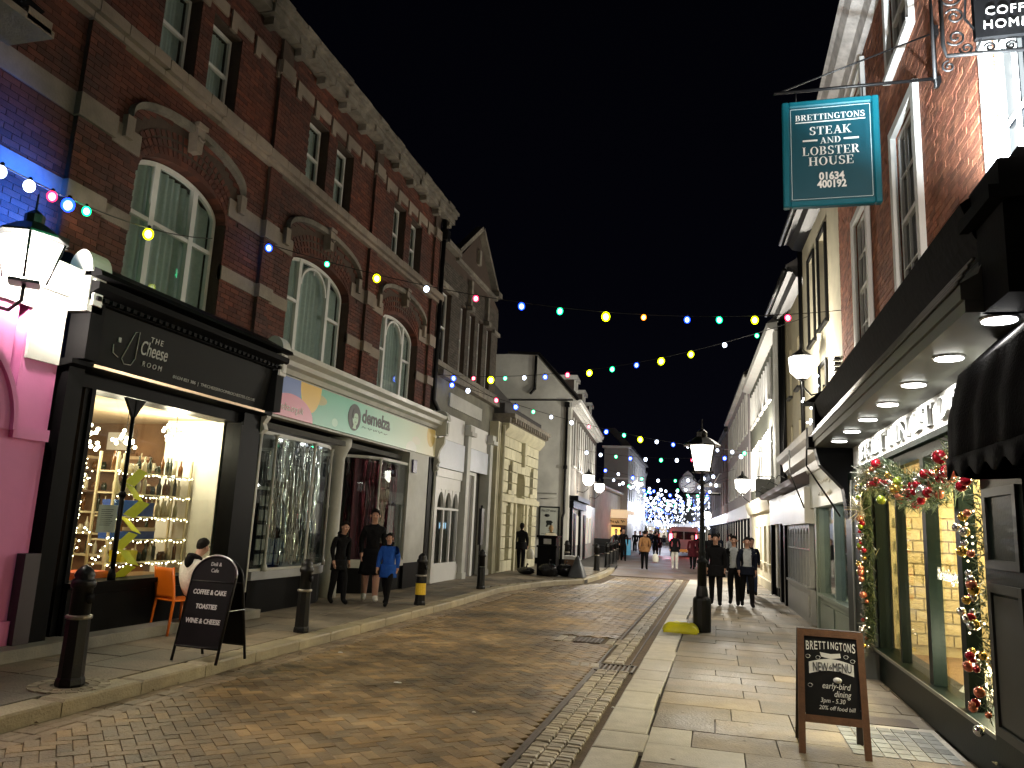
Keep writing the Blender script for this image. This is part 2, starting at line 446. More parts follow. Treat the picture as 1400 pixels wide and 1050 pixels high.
GOLDBR = pm('bronze_trim', (0.45, 0.33, 0.22), 0.28, 0.1, 5, metal=0.85)
STEEL = pm('steel', (0.6, 0.6, 0.6), 0.3, 0.1, 5, metal=1.0)
LETTERW = pm('white_lettering', (0.80, 0.80, 0.78), 0.5, 0.03, 5)
LETTERG = pm('silver_lettering', (0.42, 0.42, 0.40), 0.5, 0.03, 5)
ROOFM = pm('dark_roof_tiles', (0.035, 0.032, 0.032), 0.8, 0.3, 8, 0.6, 12)
LEAD = pm('lead_flashing', (0.006, 0.006, 0.0065), 0.85, 0.3, 3, 0.3, 12, spec=.08)
WARMW = (1.0, 0.86, 0.62)

# ---------------------------------------------------------------- ground
GROUND = pm('dark_ground', (0.05, 0.048, 0.045), 0.9, 0.3, 1)
ROADBASE = pm('road_joint_sand', (0.12, 0.085, 0.05), 0.95, 0.3, 12, 0.4)
SETT = pm('clay_paver', (0.30, 0.195, 0.085), 0.50, 0.28, 2.2, 0.6, 45, piece=0.30, col2=(0.22, 0.165, 0.095), wear=0.68)
SLABM = pm('york_slab', (0.235, 0.19, 0.13), 0.66, 0.28, 2.5, 0.6, 40, piece=0.22, col2=(0.185, 0.16, 0.12), wear=0.6)
PALESLAB = pm('pale_granite_slab', (0.42, 0.40, 0.35), 0.7, 0.16, 6, 0.3, 60, piece=0.12, wear=0.15)
GRANSETT = pm('granite_sett', (0.33, 0.29, 0.22), 0.6, 0.25, 9, 0.5, 40, piece=0.35, wear=0.2)
PAVEBASE = pm('pavement_bed', (0.04, 0.035, 0.03), 0.95, 0.3, 8, 0.4)
FARROAD = pm('far_road_surface', (0.13, 0.09, 0.07), 0.6, 0.3, 1.2, 0.5, 9, wear=0.45)
IRON = pm('rusted_iron', (0.07, 0.055, 0.045), 0.5, 0.3, 8, 0.3)

g = MB(); g.box(-40, 30, -20, 150, -0.6, -0.35); tag(g.build('ground', GROUND), kind='structure')
road = MB(); road.box(-5.06, -0.9, -14, 30.5, -0.30, -0.022)
road = road.build('road', ROADBASE); road['kind'] = 'structure'
fr = MB(); fr.prism([(-9.5, 30.5), (-0.62, 30.5), (0.35, 60), (-1.2, 100), (-4, 150), (-16, 150), (-12.5, 100), (-9.6, 60)], -0.30, 0.0, 'z')
tag(fr.build('far_road', FARROAD), kind='structure')
# left kerb line polyline (x, y)
KL = [(-5.3, -14), (-5.32, 8.2), (-5.32, 16), (-5.45, 20), (-4.95, 23.3), (-4.1, 25.4), (-4.0, 28), (-4.05, 31.5), (-4.5, 37), (-5.6, 46)]
def kx(y):
    for (x0, y0), (x1, y1) in zip(KL, KL[1:]):
        if y0 <= y <= y1: return x0 + (x1 - x0) * (y - y0) / (y1 - y0)
    return KL[-1][0]
# herringbone pavers laid at 45 degrees
items = []
a = 0.105; c45 = math.cos(R(45)); rr = random.Random(3)
cx0, cy0 = -3.0, 14.0
for i in range(-170, 170):
    for j in range(-170, 170):
        d = (i - j) % 4
        if d == 0: cxg, cyg, sx, sy = i + 1, j + .5, 2, 1
        elif d == 3: cxg, cyg, sx, sy = i + .5, j + 1, 1, 2
        else: continue
        px = cx0 + (cxg * c45 - cyg * c45) * a; py = cy0 + (cxg * c45 + cyg * c45) * a
        if py < 4.2 or py > 29.5: continue
        if px < kx(py) + 0.40 or px > -1.52: continue
        if -2.5 < px < -1.45 and 12.3 < py < 13.1: continue
        items.append(((px, py, -0.026 + rr.uniform(-.0025, .0025)), (sx*a - .005, sy*a - .005, 0.052), R(45), (rr.uniform(-.012, .012), rr.uniform(-.012, .012))))
pieces(road, 'paver', items, SETT, nmax=300, chamfer=0.03, stuff='distant_paver')
# channel course of blocks along the left kerb
items = []
y = 4.0
while y < 22:
    for k in range(3):
        items.append(((kx(y) + 0.07 + k * 0.115, y, -0.028 + rr.uniform(-.003, .003)), (0.108, 0.205, 0.052), rr.uniform(-.02, .02)))
    y += 0.213
pieces(road, 'channel_block', items, pm('worn_channel_block', (0.28, 0.21, 0.13), 0.6, 0.25, 6, 0.5, 40, piece=0.3, wear=0.3), nmax=150, chamfer=0.04, stuff='distant_channel_block')
# right-hand gutter: strip, three rows of granite setts, iron covers
items = []
y = 3.8
while y < 30:
    if not (10.15 < y < 10.75):
        w = 0.062 if y < 10.4 else 0.10
        for k in range(3):
            if y > 10.6 and k == 2: continue
            items.append(((-1.40 + k * 0.135 + rr.uniform(-.006, .006), y + rr.uniform(-.01, .01), -0.02 + rr.uniform(-.006, .006)), (0.122, w + 0.008, 0.06), rr.uniform(-.09, .09), (rr.uniform(-.05, .05), rr.uniform(-.05, .05))))
        y += w + 0.02
    else: y += 0.08
pieces(road, 'gutter_sett', items, GRANSETT, nmax=300, chamfer=0.09, stuff='distant_gutter_sett')
m = MB()
m.box(-1.50, -1.468, 3.5, 10.05, -0.03, 0.003); m.box(-1.536, -1.506, 3.5, 30, -0.03, -0.002); m.box(-1.12, -1.105, 10.8, 30, -.03, -.004)
m.build('drain_channel_edge', IRON, road)
m = MB()
for k in range(7): m.box(-1.48 + k*0.06, -1.45 + k*0.06, 10.2, 10.62, -0.03, -0.004)
m.box(-1.51, -1.48, 10.16, 10.68, -.03, 0.0); m.box(-1.05, -1.02, 10.16, 10.68, -.03, 0.0); m.box(-1.479, -1.051, 10.14, 10.18, -.03, 0.0); m.box(-1.479, -1.051, 10.64, 10.68, -.03, 0.0)
m.build('drain_grate', IRON, road)
items = [((-1.80 + .13*k, 10.42 + .012*k, -.02), (.11, .30, .05), R(6), None) for k in range(3)]
items += [((-2.42 + .14*(k % 2), 12.40 + .1*(k//2), -.02), (.12, .085, .05), R(3)) for k in range(14) if k < 12] + [((-1.62 + .14*(k % 2), 12.42 + .1*(k//2), -.02), (.12, .085, .05), R(3)) for k in range(12)]
pieces(road, 'cover_sett', items, GRANSETT, chamfer=0.08)
m = MB(); m.box(-2.18, -1.76, 12.42, 12.96, -.03, 0.002)
for k in range(6):
    for l in range(8): m.box(-2.16 + k*.067, -2.12 + k*.067, 12.44 + l*.064, 12.48 + l*.064, .002, .007)
m.build('manhole_cover', IRON, road)

# left pavement --------------------------------------------------------
PZ = 0.12
lp = MB()
poly = [(-9.2, -14)] + [(x - .02, y) for x, y in KL] + [(-9.6, 60), (-12, 60), (-12, 20)]
lp.prism(poly, -0.3, PZ - 0.03, 'z')
lp = lp.build('left_pavement', PAVEBASE); lp['kind'] = 'structure'
items = []; kerb = []
y = 1.5
while y < 34:
    ln = rr.uniform(0.85, 1.15) if y < 20 else 0.8
    x0, x1 = kx(y), kx(y + ln)
    ang = -math.atan2(x1 - x0, ln)
    kerb.append(((0.5*(x0 + x1) - .14, y + ln/2, PZ/2 - .06 + rr.uniform(-.003, .003)), (0.27, math.hypot(ln, x1 - x0) - .012, PZ + .12), ang))
    y += ln
pieces(lp, 'kerbstone', kerb, pm('kerb_stone', (0.40, 0.34, 0.22), 0.65, 0.2, 5, 0.5, 40, piece=0.15, wear=0.3), chamfer=0.04)
row = 0; x = -5.62
y = 2.0
while y < 33:
    dep = rr.choice([0.55, 0.62, 0.7])
    xr = kx(y + dep/2) - 0.30 - (0 if y < 19 else 0.05)
    x = xr
    while x > -8.0:
        w = rr.choice([0.5, 0.62, 0.75, 0.9])
        x2 = max(x - w, -8.05)
        if x - x2 > 0.12:
            items.append(((0.5*(x + x2), y + dep/2, PZ - 0.03 + rr.uniform(-.003, .003)), (x - x2 - .012, dep - .012, 0.06), rr.uniform(-.004, .004), (rr.uniform(-.004, .004), rr.uniform(-.004, .004))))
        x = x2
    y += dep
pieces(lp, 'paving_slab', items, SLABM, nmax=300, chamfer=0.012)
m = MB(); m.box(-7.95, -6.98, 5.2, 11.2, PZ + .004, PZ + .13)
m.build('shop_step', pm('worn_step_stone', (0.25, 0.235, 0.20), 0.7, 0.2, 3, 0.4, 40, wear=0.4), lp)
# cobble ring round the first bollard
items = []
for k in range(34):
    t = k / 34 * 2 * math.pi; q = 0.20 if k % 2 else 0.295
    items.append(((-5.72 + q*math.cos(t), 6.15 + q*math.sin(t), PZ), (.085, .068 if k % 2 else .095, .014), t))
pieces(lp, 'cobble', items, pm('pale_cobble', (.36, .31, .22), .7, .2, 9, .5, 40, piece=.25), chamfer=0.04)

# right pavement -------------------------------------------------------
RZ = 0.02
rp = MB(); rp.prism([(-.99, -14), (2.6, -14), (2.6, 24), (2.0, 60), (.5, 100), (-.9, 150), (-3.6, 150), (-1.1, 100), (0.35, 60), (-.6, 32), (-.99, 29)], -0.3, RZ - 0.03, 'z')
rp = rp.build('right_pavement', PAVEBASE); rp['kind'] = 'structure'
kb = []; y = 3.2
while y < 30:
    ln = rr.uniform(0.55, 1.1)
    w = 0.40 + rr.uniform(-.02, .03)
    kb.append(((-0.985 + w/2, y + ln/2, RZ - .05 + rr.uniform(-.002, .003)), (w - .012, ln - .014, 0.11), rr.uniform(-.008, .008)))
    y += ln
pieces(rp, 'granite_kerbstone', kb, PALESLAB, chamfer=0.03)
items = []; pale = []; y = 3.0
xs_rows = 0
while y < 33:
    dep = rr.choice([0.42, 0.5, 0.6]) if not (6.2 < y < 8) else 0.55
    x = -0.57
    first = True
    while x < 2.55:
        w = rr.choice([0.55, 0.7, 0.85, 1.0])
        x2 = min(x + w, 2.58)
        if first and 6.6 <= y + dep/2 < 7.1: x2 = x + 0.78
        if first and 7.1 <= y + dep/2 < 7.7: x2 = x + 0.36
        if x2 - x > 0.1:
            it = ((0.5*(x + x2), y + dep/2, RZ - .03 + rr.uniform(-.003, .003)), (x2 - x - .010, dep - .010, 0.06), rr.uniform(-.004, .004), (rr.uniform(-.004, .004), rr.uniform(-.004, .004)))
            if first and 6.6 <= y + dep/2 < 7.7: pale.append(it)
            elif not (1.25 < 0.5*(x + x2) < 1.9 and 7.5 < y + dep/2 < 8.8): items.append(it)
        x = x2; first = False
    y += dep
pieces(rp, 'paving_slab', items, SLABM, nmax=300, chamfer=0.012)
pieces(rp, 'pale_paving_slab', pale, PALESLAB, chamfer=0.012)
m = MB(); m.box(1.02, 1.98, 7.2, 9.0, RZ - .04, RZ - .004)
m.build('utility_surround', PALESLAB, rp)
items = [((1.14 + .12*i, 7.35 + .155*j, RZ + .002), (.105, .14, .012)) for i in range(7) for j in range(7)]
pieces(rp, 'cover_block', items, pm('grey_cover_block', (0.20, 0.21, 0.20), 0.6, 0.25, 9, 0.4, piece=0.3), chamfer=0.05)
m = MB(); m.box(1.2, 1.85, 8.5, 8.85, RZ - .01, RZ + .004); m.build('service_cover', IRON, rp)
items = [((0.35 + .11*i, 25.0, RZ + .006), (.07, .30, .02)) for i in range(14)]
pieces(rp, 'tactile_bar', items, PALESLAB, chamfer=0.05)
for x, y, s in ((-3.35, 8.2, .05), (-4.75, 9.6, .035), (-0.15, 8.9, .015), (0.35, 8.2, .015), (0.1, 7.7, .015), (-1.0, 8.1, .018), (-2.2, 7.3, .02)):
    m = MB(); n = 7
    m.lathe([(s, .006), (s*.9, .012), (s*.3, .016)], (x, y), n, sq=0.6); o = m.build('litter_scrap', WHITE, None)
    tag(o, 'tiny pale scrap of litter trodden flat on the road and paving', 'litter', 'scraps of litter')

m = MB(); q_ = random.Random(44)
for k in range(70):
    x, y = (q_.uniform(-.5, 1.9), q_.uniform(5.5, 16)) if k % 3 else (q_.uniform(-6.9, -5.6), q_.uniform(5.5, 15))
    z = RZ if k % 3 else PZ; s = q_.uniform(.010, .022)
    m.lathe([(s, z + .003), (s*.8, z + .006), (s*.2, z + .007)], (x, y), 7, sq=q_.uniform(.5, 1), smooth=False)
o = m.build('litter', pm('trodden_gum', (.30, .28, .23), .8, .3, 40)); tag(o, 'flattened pale gum spots and crumbs scattered over both pavements', 'litter', kind='stuff')
m = MB()
for k in range(26):
    y = q_.uniform(5.2, 15); x = kx(y) + q_.uniform(.02, .22); a0 = q_.uniform(0, 3); s = q_.uniform(.02, .05)
    m.quad((x, y, .004), (x + s*math.cos(a0), y + s*math.sin(a0), .012), (x + s*1.3*math.cos(a0 + .5), y + s*1.3*math.sin(a0 + .5), .006), (x + .4*s*math.cos(a0 + 1.2), y + .4*s*math.sin(a0 + 1.2), .010))
o = m.build('fallen_leaves', pm('dead_leaf', (.10, .06, .025), .8, .4, 60)); tag(o, 'few dead brown leaves blown against the left kerb', 'leaves', kind='stuff')
# ---------------------------------------------------------------- window and brick helpers
def bricks(root, F, s0, s1, z0, z1, holes, mat, nmax=300, t=0.0, depth=0.02, h=0.068, w=0.22, g=0.010, jit=0.002, name='brick'):
    items = []; r_ = random.Random(int(s0*100 + z0*10)); k = 0; z = z0
    while z < z1 - 0.02:
        zz = min(z + h, z1); s = s0 - (0.5 * (w + g) if k % 2 else 0)
        while s < s1 - .01:
            a0, a1 = max(s, s0), min(s + w, s1)
            segs = [(a0, a1)] if a1 - a0 > .02 else []
            for ho in holes:
                if callable(ho):
                    segs = [q for q in segs if not ho(0.5*(q[0]+q[1]), 0.5*(z+zz))]; continue
                if zz - .01 <= ho[2] or z + .01 >= ho[3]: continue
                ns = []
                for q in segs:
                    if q[1] <= ho[0] or q[0] >= ho[1]: ns.append(q); continue
                    if ho[0] - q[0] > .02: ns.append((q[0], ho[0]))
                    if q[1] - ho[1] > .02: ns.append((ho[1], q[1]))
                segs = ns
            for q in segs:
                tt = r_.uniform(0, jit)
                items.append(((0.5*(q[0]+q[1]), t + depth/2 - .004 + tt, 0.5*(z+zz)), (q[1]-q[0], depth, zz - z)))
            s += w + g
        z += h + g; k += 1
    pieces(root, name, items, mat, F, nmax=nmax, stuff='distant_' + name)

def holed_wall(m, s0, s1, z0, z1, holes, t0, t1):
    """boxes that fill a wall round rectangular holes"""
    zs = sorted({z0, z1, *[h[2] for h in holes], *[h[3] for h in holes]})
    zs = [z for z in zs if z0 <= z <= z1]
    for za, zb in zip(zs, zs[1:]):
        cut = sorted((h[0], h[1]) for h in holes if h[2] < zb - 1e-6 and h[3] > za + 1e-6)
        s = s0
        for a_, b_ in cut:
            if a_ > s: m.box(s, a_, t0, t1, za, zb)
            s = max(s, b_)
        if s < s1: m.box(s, s1, t0, t1, za, zb)

def sash(root, F, s0, s1, z0, z1, cols=1, rows=2, t=-0.12, bar=0.045, fm=None, gm=None, curtain=None, name='window_frame', depth=.05, thin=.022):
    fm = fm or WHITE; gm = gm or DGLASS
    m = MB(F)
    m.box(s0, s0 + bar, t - depth, t, z0, z1); m.box(s1 - bar, s1, t - depth, t, z0, z1)
    m.box(s0 + bar, s1 - bar, t - depth, t, z0, z0 + bar*1.3); m.box(s0 + bar, s1 - bar, t - depth, t, z1 - bar, z1)
    zm = 0.5*(z0 + z1)
    m.box(s0 + bar, s1 - bar, t - depth, t + .006, zm - bar*.5, zm + bar*.5)
    for k in range(1, cols):
        s = s0 + (s1 - s0)*k/cols; m.box(s - thin/2, s + thin/2, t - depth*.7, t - .004, z0 + bar, z1 - bar)
    if rows > 2:
        for k in range(1, rows):
            z = z0 + (z1 - z0)*k/rows
            if abs(z - zm) > .05: m.box(s0 + bar, s1 - bar, t - depth*.6, t - .006, z - thin/2, z + thin/2)
    fo = m.build(name, fm, root)
    for (za, zb) in ((z0 + bar, zm - bar/2), (zm + bar/2, z1 - bar)):
        p = MB(F); p.box(s0 + bar, s1 - bar, t - depth + .004, t - depth + .010, za, zb)
        p.build('pane', gm, fo)
    if curtain:
        c = MB(F); n = 24
        def P(u, v): return (s0 + bar + (s1 - s0 - 2*bar)*u, t - depth - .06 + .018*math.sin(u*38 + 1.3*math.sin(u*9)), z0 + bar + (z1 - z0 - 2*bar)*v)
        c.grid(P, n, 1); c.build('curtain', curtain, fo, recalc=False)
    return fo

# ================================================================ LEFT: red brick terrace
FL = frame((-7.6, 0), (0, 1), (1, 0))
tb = thing('brick_terrace_building', 'three-storey red brick terrace with stone bands and arched windows over the cheese shop', 'building', (-8.5, 12, 0))
ups = [(6.2, 6.9), (8.15, 8.9), (9.18, 9.92), (12.2, 12.95), (13.3, 14.05), (16.28, 17.0), (17.38, 18.12)]
holes = [(a_, b_, 8.0, 9.42) for a_, b_ in ups]
ARCH = [(8.05, 10.05), (12.0, 14.4), (16.05, 18.35)]
def arch_shape(sc_, hw, z_sp, rise, n=16):
    return [(sc_ + hw*math.cos(math.pi*i/n), z_sp + rise*math.sin(math.pi*i/n)) for i in range(n + 1)]
def in_hood(s, z):
    for a_, b_ in ARCH:
        c = .5*(a_ + b_); hw = .5*(b_ - a_) + .26
        if abs(s - c) < hw and z < 6.75 + .5*math.sqrt(max(0, 1 - ((s - c)/hw)**2)) and z > 6.30: return True
    return False
hw_rect = [(a_, b_, 4.4, 6.45) for a_, b_ in ARCH]
m = MB(FL)
holed_wall(m, 2.0, 19.32, 4.4, 10.62, holes + [(a_, b_, 4.4, 6.85) for a_, b_ in ARCH], -0.35, 0.0)
m.box(2.0, 19.32, -.36, -.352, 4.4, 10.62)
m.box(2, 19.32, -4.5, -.37, 10.3, 10.55)
m.build('wall', MORTAR, tb)
bricks(tb, FL, 4.6, 19.32, 4.62, 10.2, holes + hw_rect + [in_hood], BRICK_RED)
# brick voussoirs between arch and hood
vs_items = []
for a_, b_ in ARCH:
    c = .5*(a_ + b_); hw = .5*(b_ - a_)
    n = 30
    for i in range(n + 1):
        t = math.pi * i / n
        for k in range(3):
            r1 = hw + .02 + .09*k; r2 = .42 + .14 + .085*k
            s = c + r1*math.cos(t); z = 6.28 + (r2 + .05*k)*math.sin(t)
            ang = math.atan2(hw*math.sin(t)*1.0, .5*math.cos(t)) if False else t
            vs_items.append((s, z, t))
m = MB(FL)
for s, z, t in vs_items:
    T = Matrix.Translation(Vector((s, .012, z))) @ Matrix.Rotation(-t, 4, 'Y')
    m.box(-.045, .045, -.3, 0, -.034, .034, T=T)
o = m.build('arch_brick', BRICK_RED, tb); o['kind'] = 'stuff'
# spandrel infill round the arch heads
for a_, b_ in ARCH:
    c = .5*(a_ + b_); hw = .5*(b_ - a_); n = 20
    m = MB(FL)
    for i in range(n):
        t0, t1 = math.pi*i/n, math.pi*(i+1)/n
        p0 = (c + hw*math.cos(t0), 6.28 + .42*math.sin(t0)); p1 = (c + hw*math.cos(t1), 6.28 + .42*math.sin(t1))
        m.prism([p0, (p0[0], 6.86), (p1[0], 6.86), p1], -.30, -.002)
    m.build('arch_infill', BRICK_RED, tb)
    # stone hood mould
    m = MB(FL)
    hh = hw + .28
    pts = [(c + hh*math.cos(math.pi*i/24), 6.86 + .42*math.sin(math.pi*i/24)) for i in range(25)]
    for i in range(24):
        p, q = pts[i], pts[i+1]
        m.prism([p, (p[0], p[1] + .10), (q[0], q[1] + .10), q], 0.0, .12)
    m.build('hood_mould', STONE_DK, tb)
    for sx in (-1, 1):
        m = MB(FL); m.box(c + sx*hh - .07, c + sx*hh + .07, 0, .10, 6.55, 6.859); m.build('hood_stop', STONE, tb)
    m = MB(FL)
    m.prism([(c - .06, 6.98), (c + .06, 6.98), (c + .085, 7.36), (c - .085, 7.36)], 0.0, .16)
    m.prism([(c - .11, 7.362), (c + .11, 7.362), (c + .11, 7.43), (c - .11, 7.43)], 0.0, .19)
    m.tube([(c - .06, .17, 7.2), (c, .19, 7.15), (c + .06, .17, 7.2)], .025, 6)
    m.build('keystone', STONE, tb)
# stone bands, pilasters, cornice
def solid_runs(z):
    s = 2.0; out = []
    for a_, b_ in [(x, y) for x, y in ARCH]: out.append((s, a_ - .0)); s = b_
    out.append((s, 19.32)); return out
for zb, zt in ((6.42, 6.72), (5.36, 5.58)):
    for a_, b_ in solid_runs(zb):
        m = MB(FL); m.box(a_, b_, -.05, .035, zb, zt); m.build('stone_band', STONE, tb)
PIL = [(6.95, 7.5), (11.0, 11.35), (15.05, 15.4), (18.95, 19.32)]
for a_, b_ in PIL:
    m3 = MB(FL); m3.box(a_, b_, 0, .07, 4.62, 5.355); m3.box(a_, b_, 0, .07, 5.585, 6.415); m3.box(a_, b_, 0, .07, 6.725, 7.72); m3.box(a_, b_, 0, .07, 8.07, 9.50); m3.box(a_, b_, 0, .07, 9.8, 10.2)
    po_ = m3.build('pilaster', MORTAR, tb)
    for za, zb in ((4.62, 5.355), (5.585, 6.415), (6.725, 7.72), (8.07, 9.5)): bricks(po_, FL, a_, b_, za, zb, [], BRICK_RED, nmax=0 if a_ > 8 else 40, t=.07, name='brick')
    for zb, zt in ((6.42, 6.72), (5.36, 5.58), (9.52, 9.78)):
        m = MB(FL); m.box(a_ - .03, b_ + .03, .0352, .125, zb, zt); m.build('band_block', STONE, tb)
# upper string band broken by lintel drops
s = 2.0
while s < 19.2:
    m = MB(FL); m.prism([(s + .03, 9.42), (s + .18, 9.42), (s + .18, 9.55), (min(s + .62, 19.32), 9.55), (min(s + .62, 19.32), 9.76), (s + .03, 9.76)], -.02, .05); m.build('lintel_stone', STONE, tb)
    s += .685
s = 2.0; rnd = random.Random(5)
items = []
while s < 19.3:
    w = rnd.uniform(.32, .55); items.append(((s + w/2, .10, 7.90 + rnd.uniform(-.01, .01)), (w - .012, .20, .17))); items.append(((s + w/2, .06, 7.77), (w - .012, .12, .09))); s += w
pieces(tb, 'sill_course_stone', items, STONE, FL, chamfer=.05)
items = []; s = 2.0; k = 0
while s < 19.5:
    w = .46
    items.append(((s + w/2, .12 + .04*(k % 3 == 0), 10.30), (w - .02, .28, .16)))
    items.append(((s + w/2, .14 + rnd.uniform(-.01, .02), 10.43), (w - .015, .34, .09)))
    items.append(((s + w/2, .17 + rnd.uniform(-.01, .03), 10.53 + rnd.uniform(-.01, .015)), (w - .01, .42 + rnd.uniform(-.03, .03), .10)))
    if k % 2 == 0: items.append(((s + w/2, .10, 10.16), (.18, .22, .16)))
    s += w; k += 1
pieces(tb, 'cornice_stone', items, STONE_DK, FL, chamfer=.06)
for a_, b_ in ups:
    sash(tb, FL, a_ + .04, b_ - .04, 8.04, 9.40, t=-.16, bar=.055, curtain=CURTAIN if a_ > 8 else None, gm=GLASS)
    m = MB(FL); m.box(a_ - .05, b_ + .05, -.3, .03, 7.985, 8.035); m.build('sill', STONE, tb)
m = MB(FL); m.box(2, 19.3, -.9, -.6, 4.4, 10.3); m.build('dark_interior', pm('unlit_room', (.006, .006, .007), .9), tb)
# big arched windows
def arch_window(k, a_, b_, spl):
    c = .5*(a_ + b_); hw = .5*(b_ - a_) - .03; t = -.16; z0 = 4.72; sp = 6.26; rise = .42
    m = MB(FL); n = 28; bw = .07
    for i in range(n):
        t0, t1 = math.pi*i/n, math.pi*(i+1)/n
        def E(r, tt): return (c + (hw - r)*math.cos(tt), sp + (rise - r)*math.sin(tt))
        m.prism([E(0, t0), E(0, t1), E(bw, t1), E(bw, t0)], t - .06, t)
    m.box(c - hw, c - hw + bw, t - .06, t, z0, sp); m.box(c + hw - bw, c + hw, t - .06, t, z0, sp)
    m.box(c - hw + bw, c + hw - bw, t - .06, t, z0, z0 + .09)
    q = hw * (.48 if spl else .44)
    top = sp + rise*math.sqrt(1 - (q/hw)**2) - .03
    for sx in (-1, 1):
        m.box(c + sx*q - .05, c + sx*q + .05, t - .07, t + .012, z0 + .09, top)
        x0, x1 = sorted((c + sx*(q + .05), c + sx*(hw - bw)))
        m.box(x0, x1, t - .06, t + .006, 5.72, 5.78)
    if spl:      # arched centre light
        for i in range(16):
            t0, t1 = math.pi*i/16, math.pi*(i+1)/16
            def E2(r, tt): return (c + (q - .05 - r)*math.cos(tt), sp - .12 + (.46 - r)*math.sin(tt))
            m.prism([E2(0, t0), E2(0, t1), E2(.05, t1), E2(.05, t0)], t - .06, t + .004)
        m.box(c - .012, c + .012, t - .05, t - .01, sp + .2, sp + .33)
    else:
        m.box(c - q + .05, c + q - .05, t - .06, t + .006, 5.72, 5.78)
    fo = m.build('window_frame', WHITE, tb)
    p = MB(FL)
    poly = [(c - hw + .03, z0 + .05)] + [(c - (hw - .03)*math.cos(math.pi*i/n), sp + (rise - .03)*math.sin(math.pi*i/n)) for i in range(n + 1)] + [(c + hw - .03, z0 + .05)]
    p.prism(poly, t - .052, t - .046); p.build('pane', GLASS, fo)
    cu = MB(FL)
    def P(u, v):
        x = c - hw + .04 + 2*(hw - .04)*u
        zt = sp + (rise - .06)*math.sqrt(max(0, 1 - ((x - c)/hw)**2))
        return (x, t - .13 + .028*math.sin(u*62 + 2*math.sin(u*11)) + .03*math.sin(u*7), z0 + .05 + (zt - z0 - .05)*v)
    cu.grid(P, 70, 1); cu.build('curtain', CURTAIN, fo, recalc=False)
    m = MB(FL); m.box(a_ - .04, b_ + .04, -.3, .06, 4.62, 4.715); m.build('sill', STONE, tb)
for k, (a_, b_) in enumerate(ARCH): arch_window(k, a_, b_, k > 0)
# first-floor window of the bay to the south
sash(tb, frame((-7.52, 0), (0, 1), (1, 0)), 4.55, 5.15, 5.3, 6.6, t=0.02, bar=.09, gm=GLASS)
m = MB(FL)
m.prism([(4.3, 6.78), (5.75, 6.78), (5.9, 7.0), (5.4, 7.05), (4.3, 7.2)], 0, .55); m.prism([(4.3, 7.201), (5.6, 7.201), (5.0, 8.4), (4.3, 8.6)], 0, .42)
m.build('bay_roof', LEAD, tb)
m = MB(FL); m.box(5.62, 5.92, .56, .66, 6.72, 6.86); m.box(5.3, 5.96, .0, .66, 6.70, 6.775); m.build('bay_bracket', STONE, tb)
# rainwater pipe at the party wall
m = MB(FL); m.tube([(19.5, .12, 10.3), (19.5, .12, 5.0), (19.7, .2, 4.75), (19.7, .2, 4.6)], .065, 8)
m.box(19.38, 19.62, .02, .26, 9.6, 9.9); m.build('rainwater_pipe', BLACKM, tb)

# ================================================================ pink shopfront
FS = frame((-7.3, 0), (0, 1), (1, 0))
pk = thing('pink_shopfront', 'bright pink shopfront with an arched doorway under a glaring wall lantern', 'shopfront', (-7.4, 5.8, 0))
m = MB(FS)
# front with round-headed doorway (centre s=5.55)
c = 5.45; hw = .95; sp = 2.5
m.box(6.52, 7.0, -.5, .0, .2, 4.35); m.box(2.0, 4.42, -.5, 0, .2, 4.35)
for i in range(24):
    t0, t1 = math.pi*i/24, math.pi*(i+1)/24
    p0 = (c + hw*math.cos(t0), sp + hw*math.sin(t0)); p1 = (c + hw*math.cos(t1), sp + hw*math.sin(t1))
    m.prism([p0, (p0[0], 4.35), (p1[0], 4.35), p1], -.5, 0)
m.box(4.42, c - hw, -.5, 0, .2, sp); m.box(c + hw, 6.52, -.5, 0, .2, sp)
m.build('front', PINK, pk)
m = MB(FS); m.box(2.0, 6.98, .002, .045, 3.86, 4.099); m.box(6.55, 6.98, .0025, .04, 3.3, 3.859); m.build('fascia', WHITE, pk)  # panel painted white for the lantern's burnt-out glare on the pink front
m = MB(FS)
for r0, r1, tt in ((.90, 1.02, .05), (1.02, 1.08, .10)):
    for i in range(32):
        t0, t1 = math.pi*i/32, math.pi*(i+1)/32
        m.prism([(c + r0*math.cos(t0), sp + r0*math.sin(t0)), (c + r0*math.cos(t1), sp + r0*math.sin(t1)), (c + r1*math.cos(t1), sp + r1*math.sin(t1)), (c + r1*math.cos(t0), sp + r1*math.sin(t0))], 0.002, tt)
m.prism([(c - .1, 3.4), (c + .1, 3.4), (c + .15, 3.85), (c - .15, 3.85)], .002, .14)
m.box(6.52, 6.98, 0.002, .06, 2.42, 2.55); m.box(6.56, 6.94, 0.002, .05, .25, .5)
m.build('arch_moulding', PINK, pk)
m = MB(FS); m.box(c - hw, c + hw, -.45, -.35, .2, 3.5); m.build('door_recess', MAGENTA, pk)
m = MB(FS); m.box(c - .5, c + .4, -.348, -.30, .25, 2.4); m.box(c - .9, c + .9, -.348, -.25, 2.4, 2.5); m.build('door', MAGENTA, pk)
m = MB(FS)
m.box(2.0, 7.04, -.05, .10, 4.10, 4.22); m.box(2.0, 7.06, -.05, .18, 4.22, 4.36); m.box(2.0, 7.06, -.3, .22, 4.362, 4.42)
m.build('cornice', WHITE, pk)
m = MB(FS)      # console with round top at the party line
m.box(6.98, 7.22, 0, .30, 3.95, 4.42); m.box(7.03, 7.17, .302, .33, 4.03, 4.34)
pr = [(.0, 4.42)] + [(.17 + .17*math.cos(R(180 - 180*i/12)) , 4.42 + .26*math.sin(R(180*i/12))) for i in range(13)]
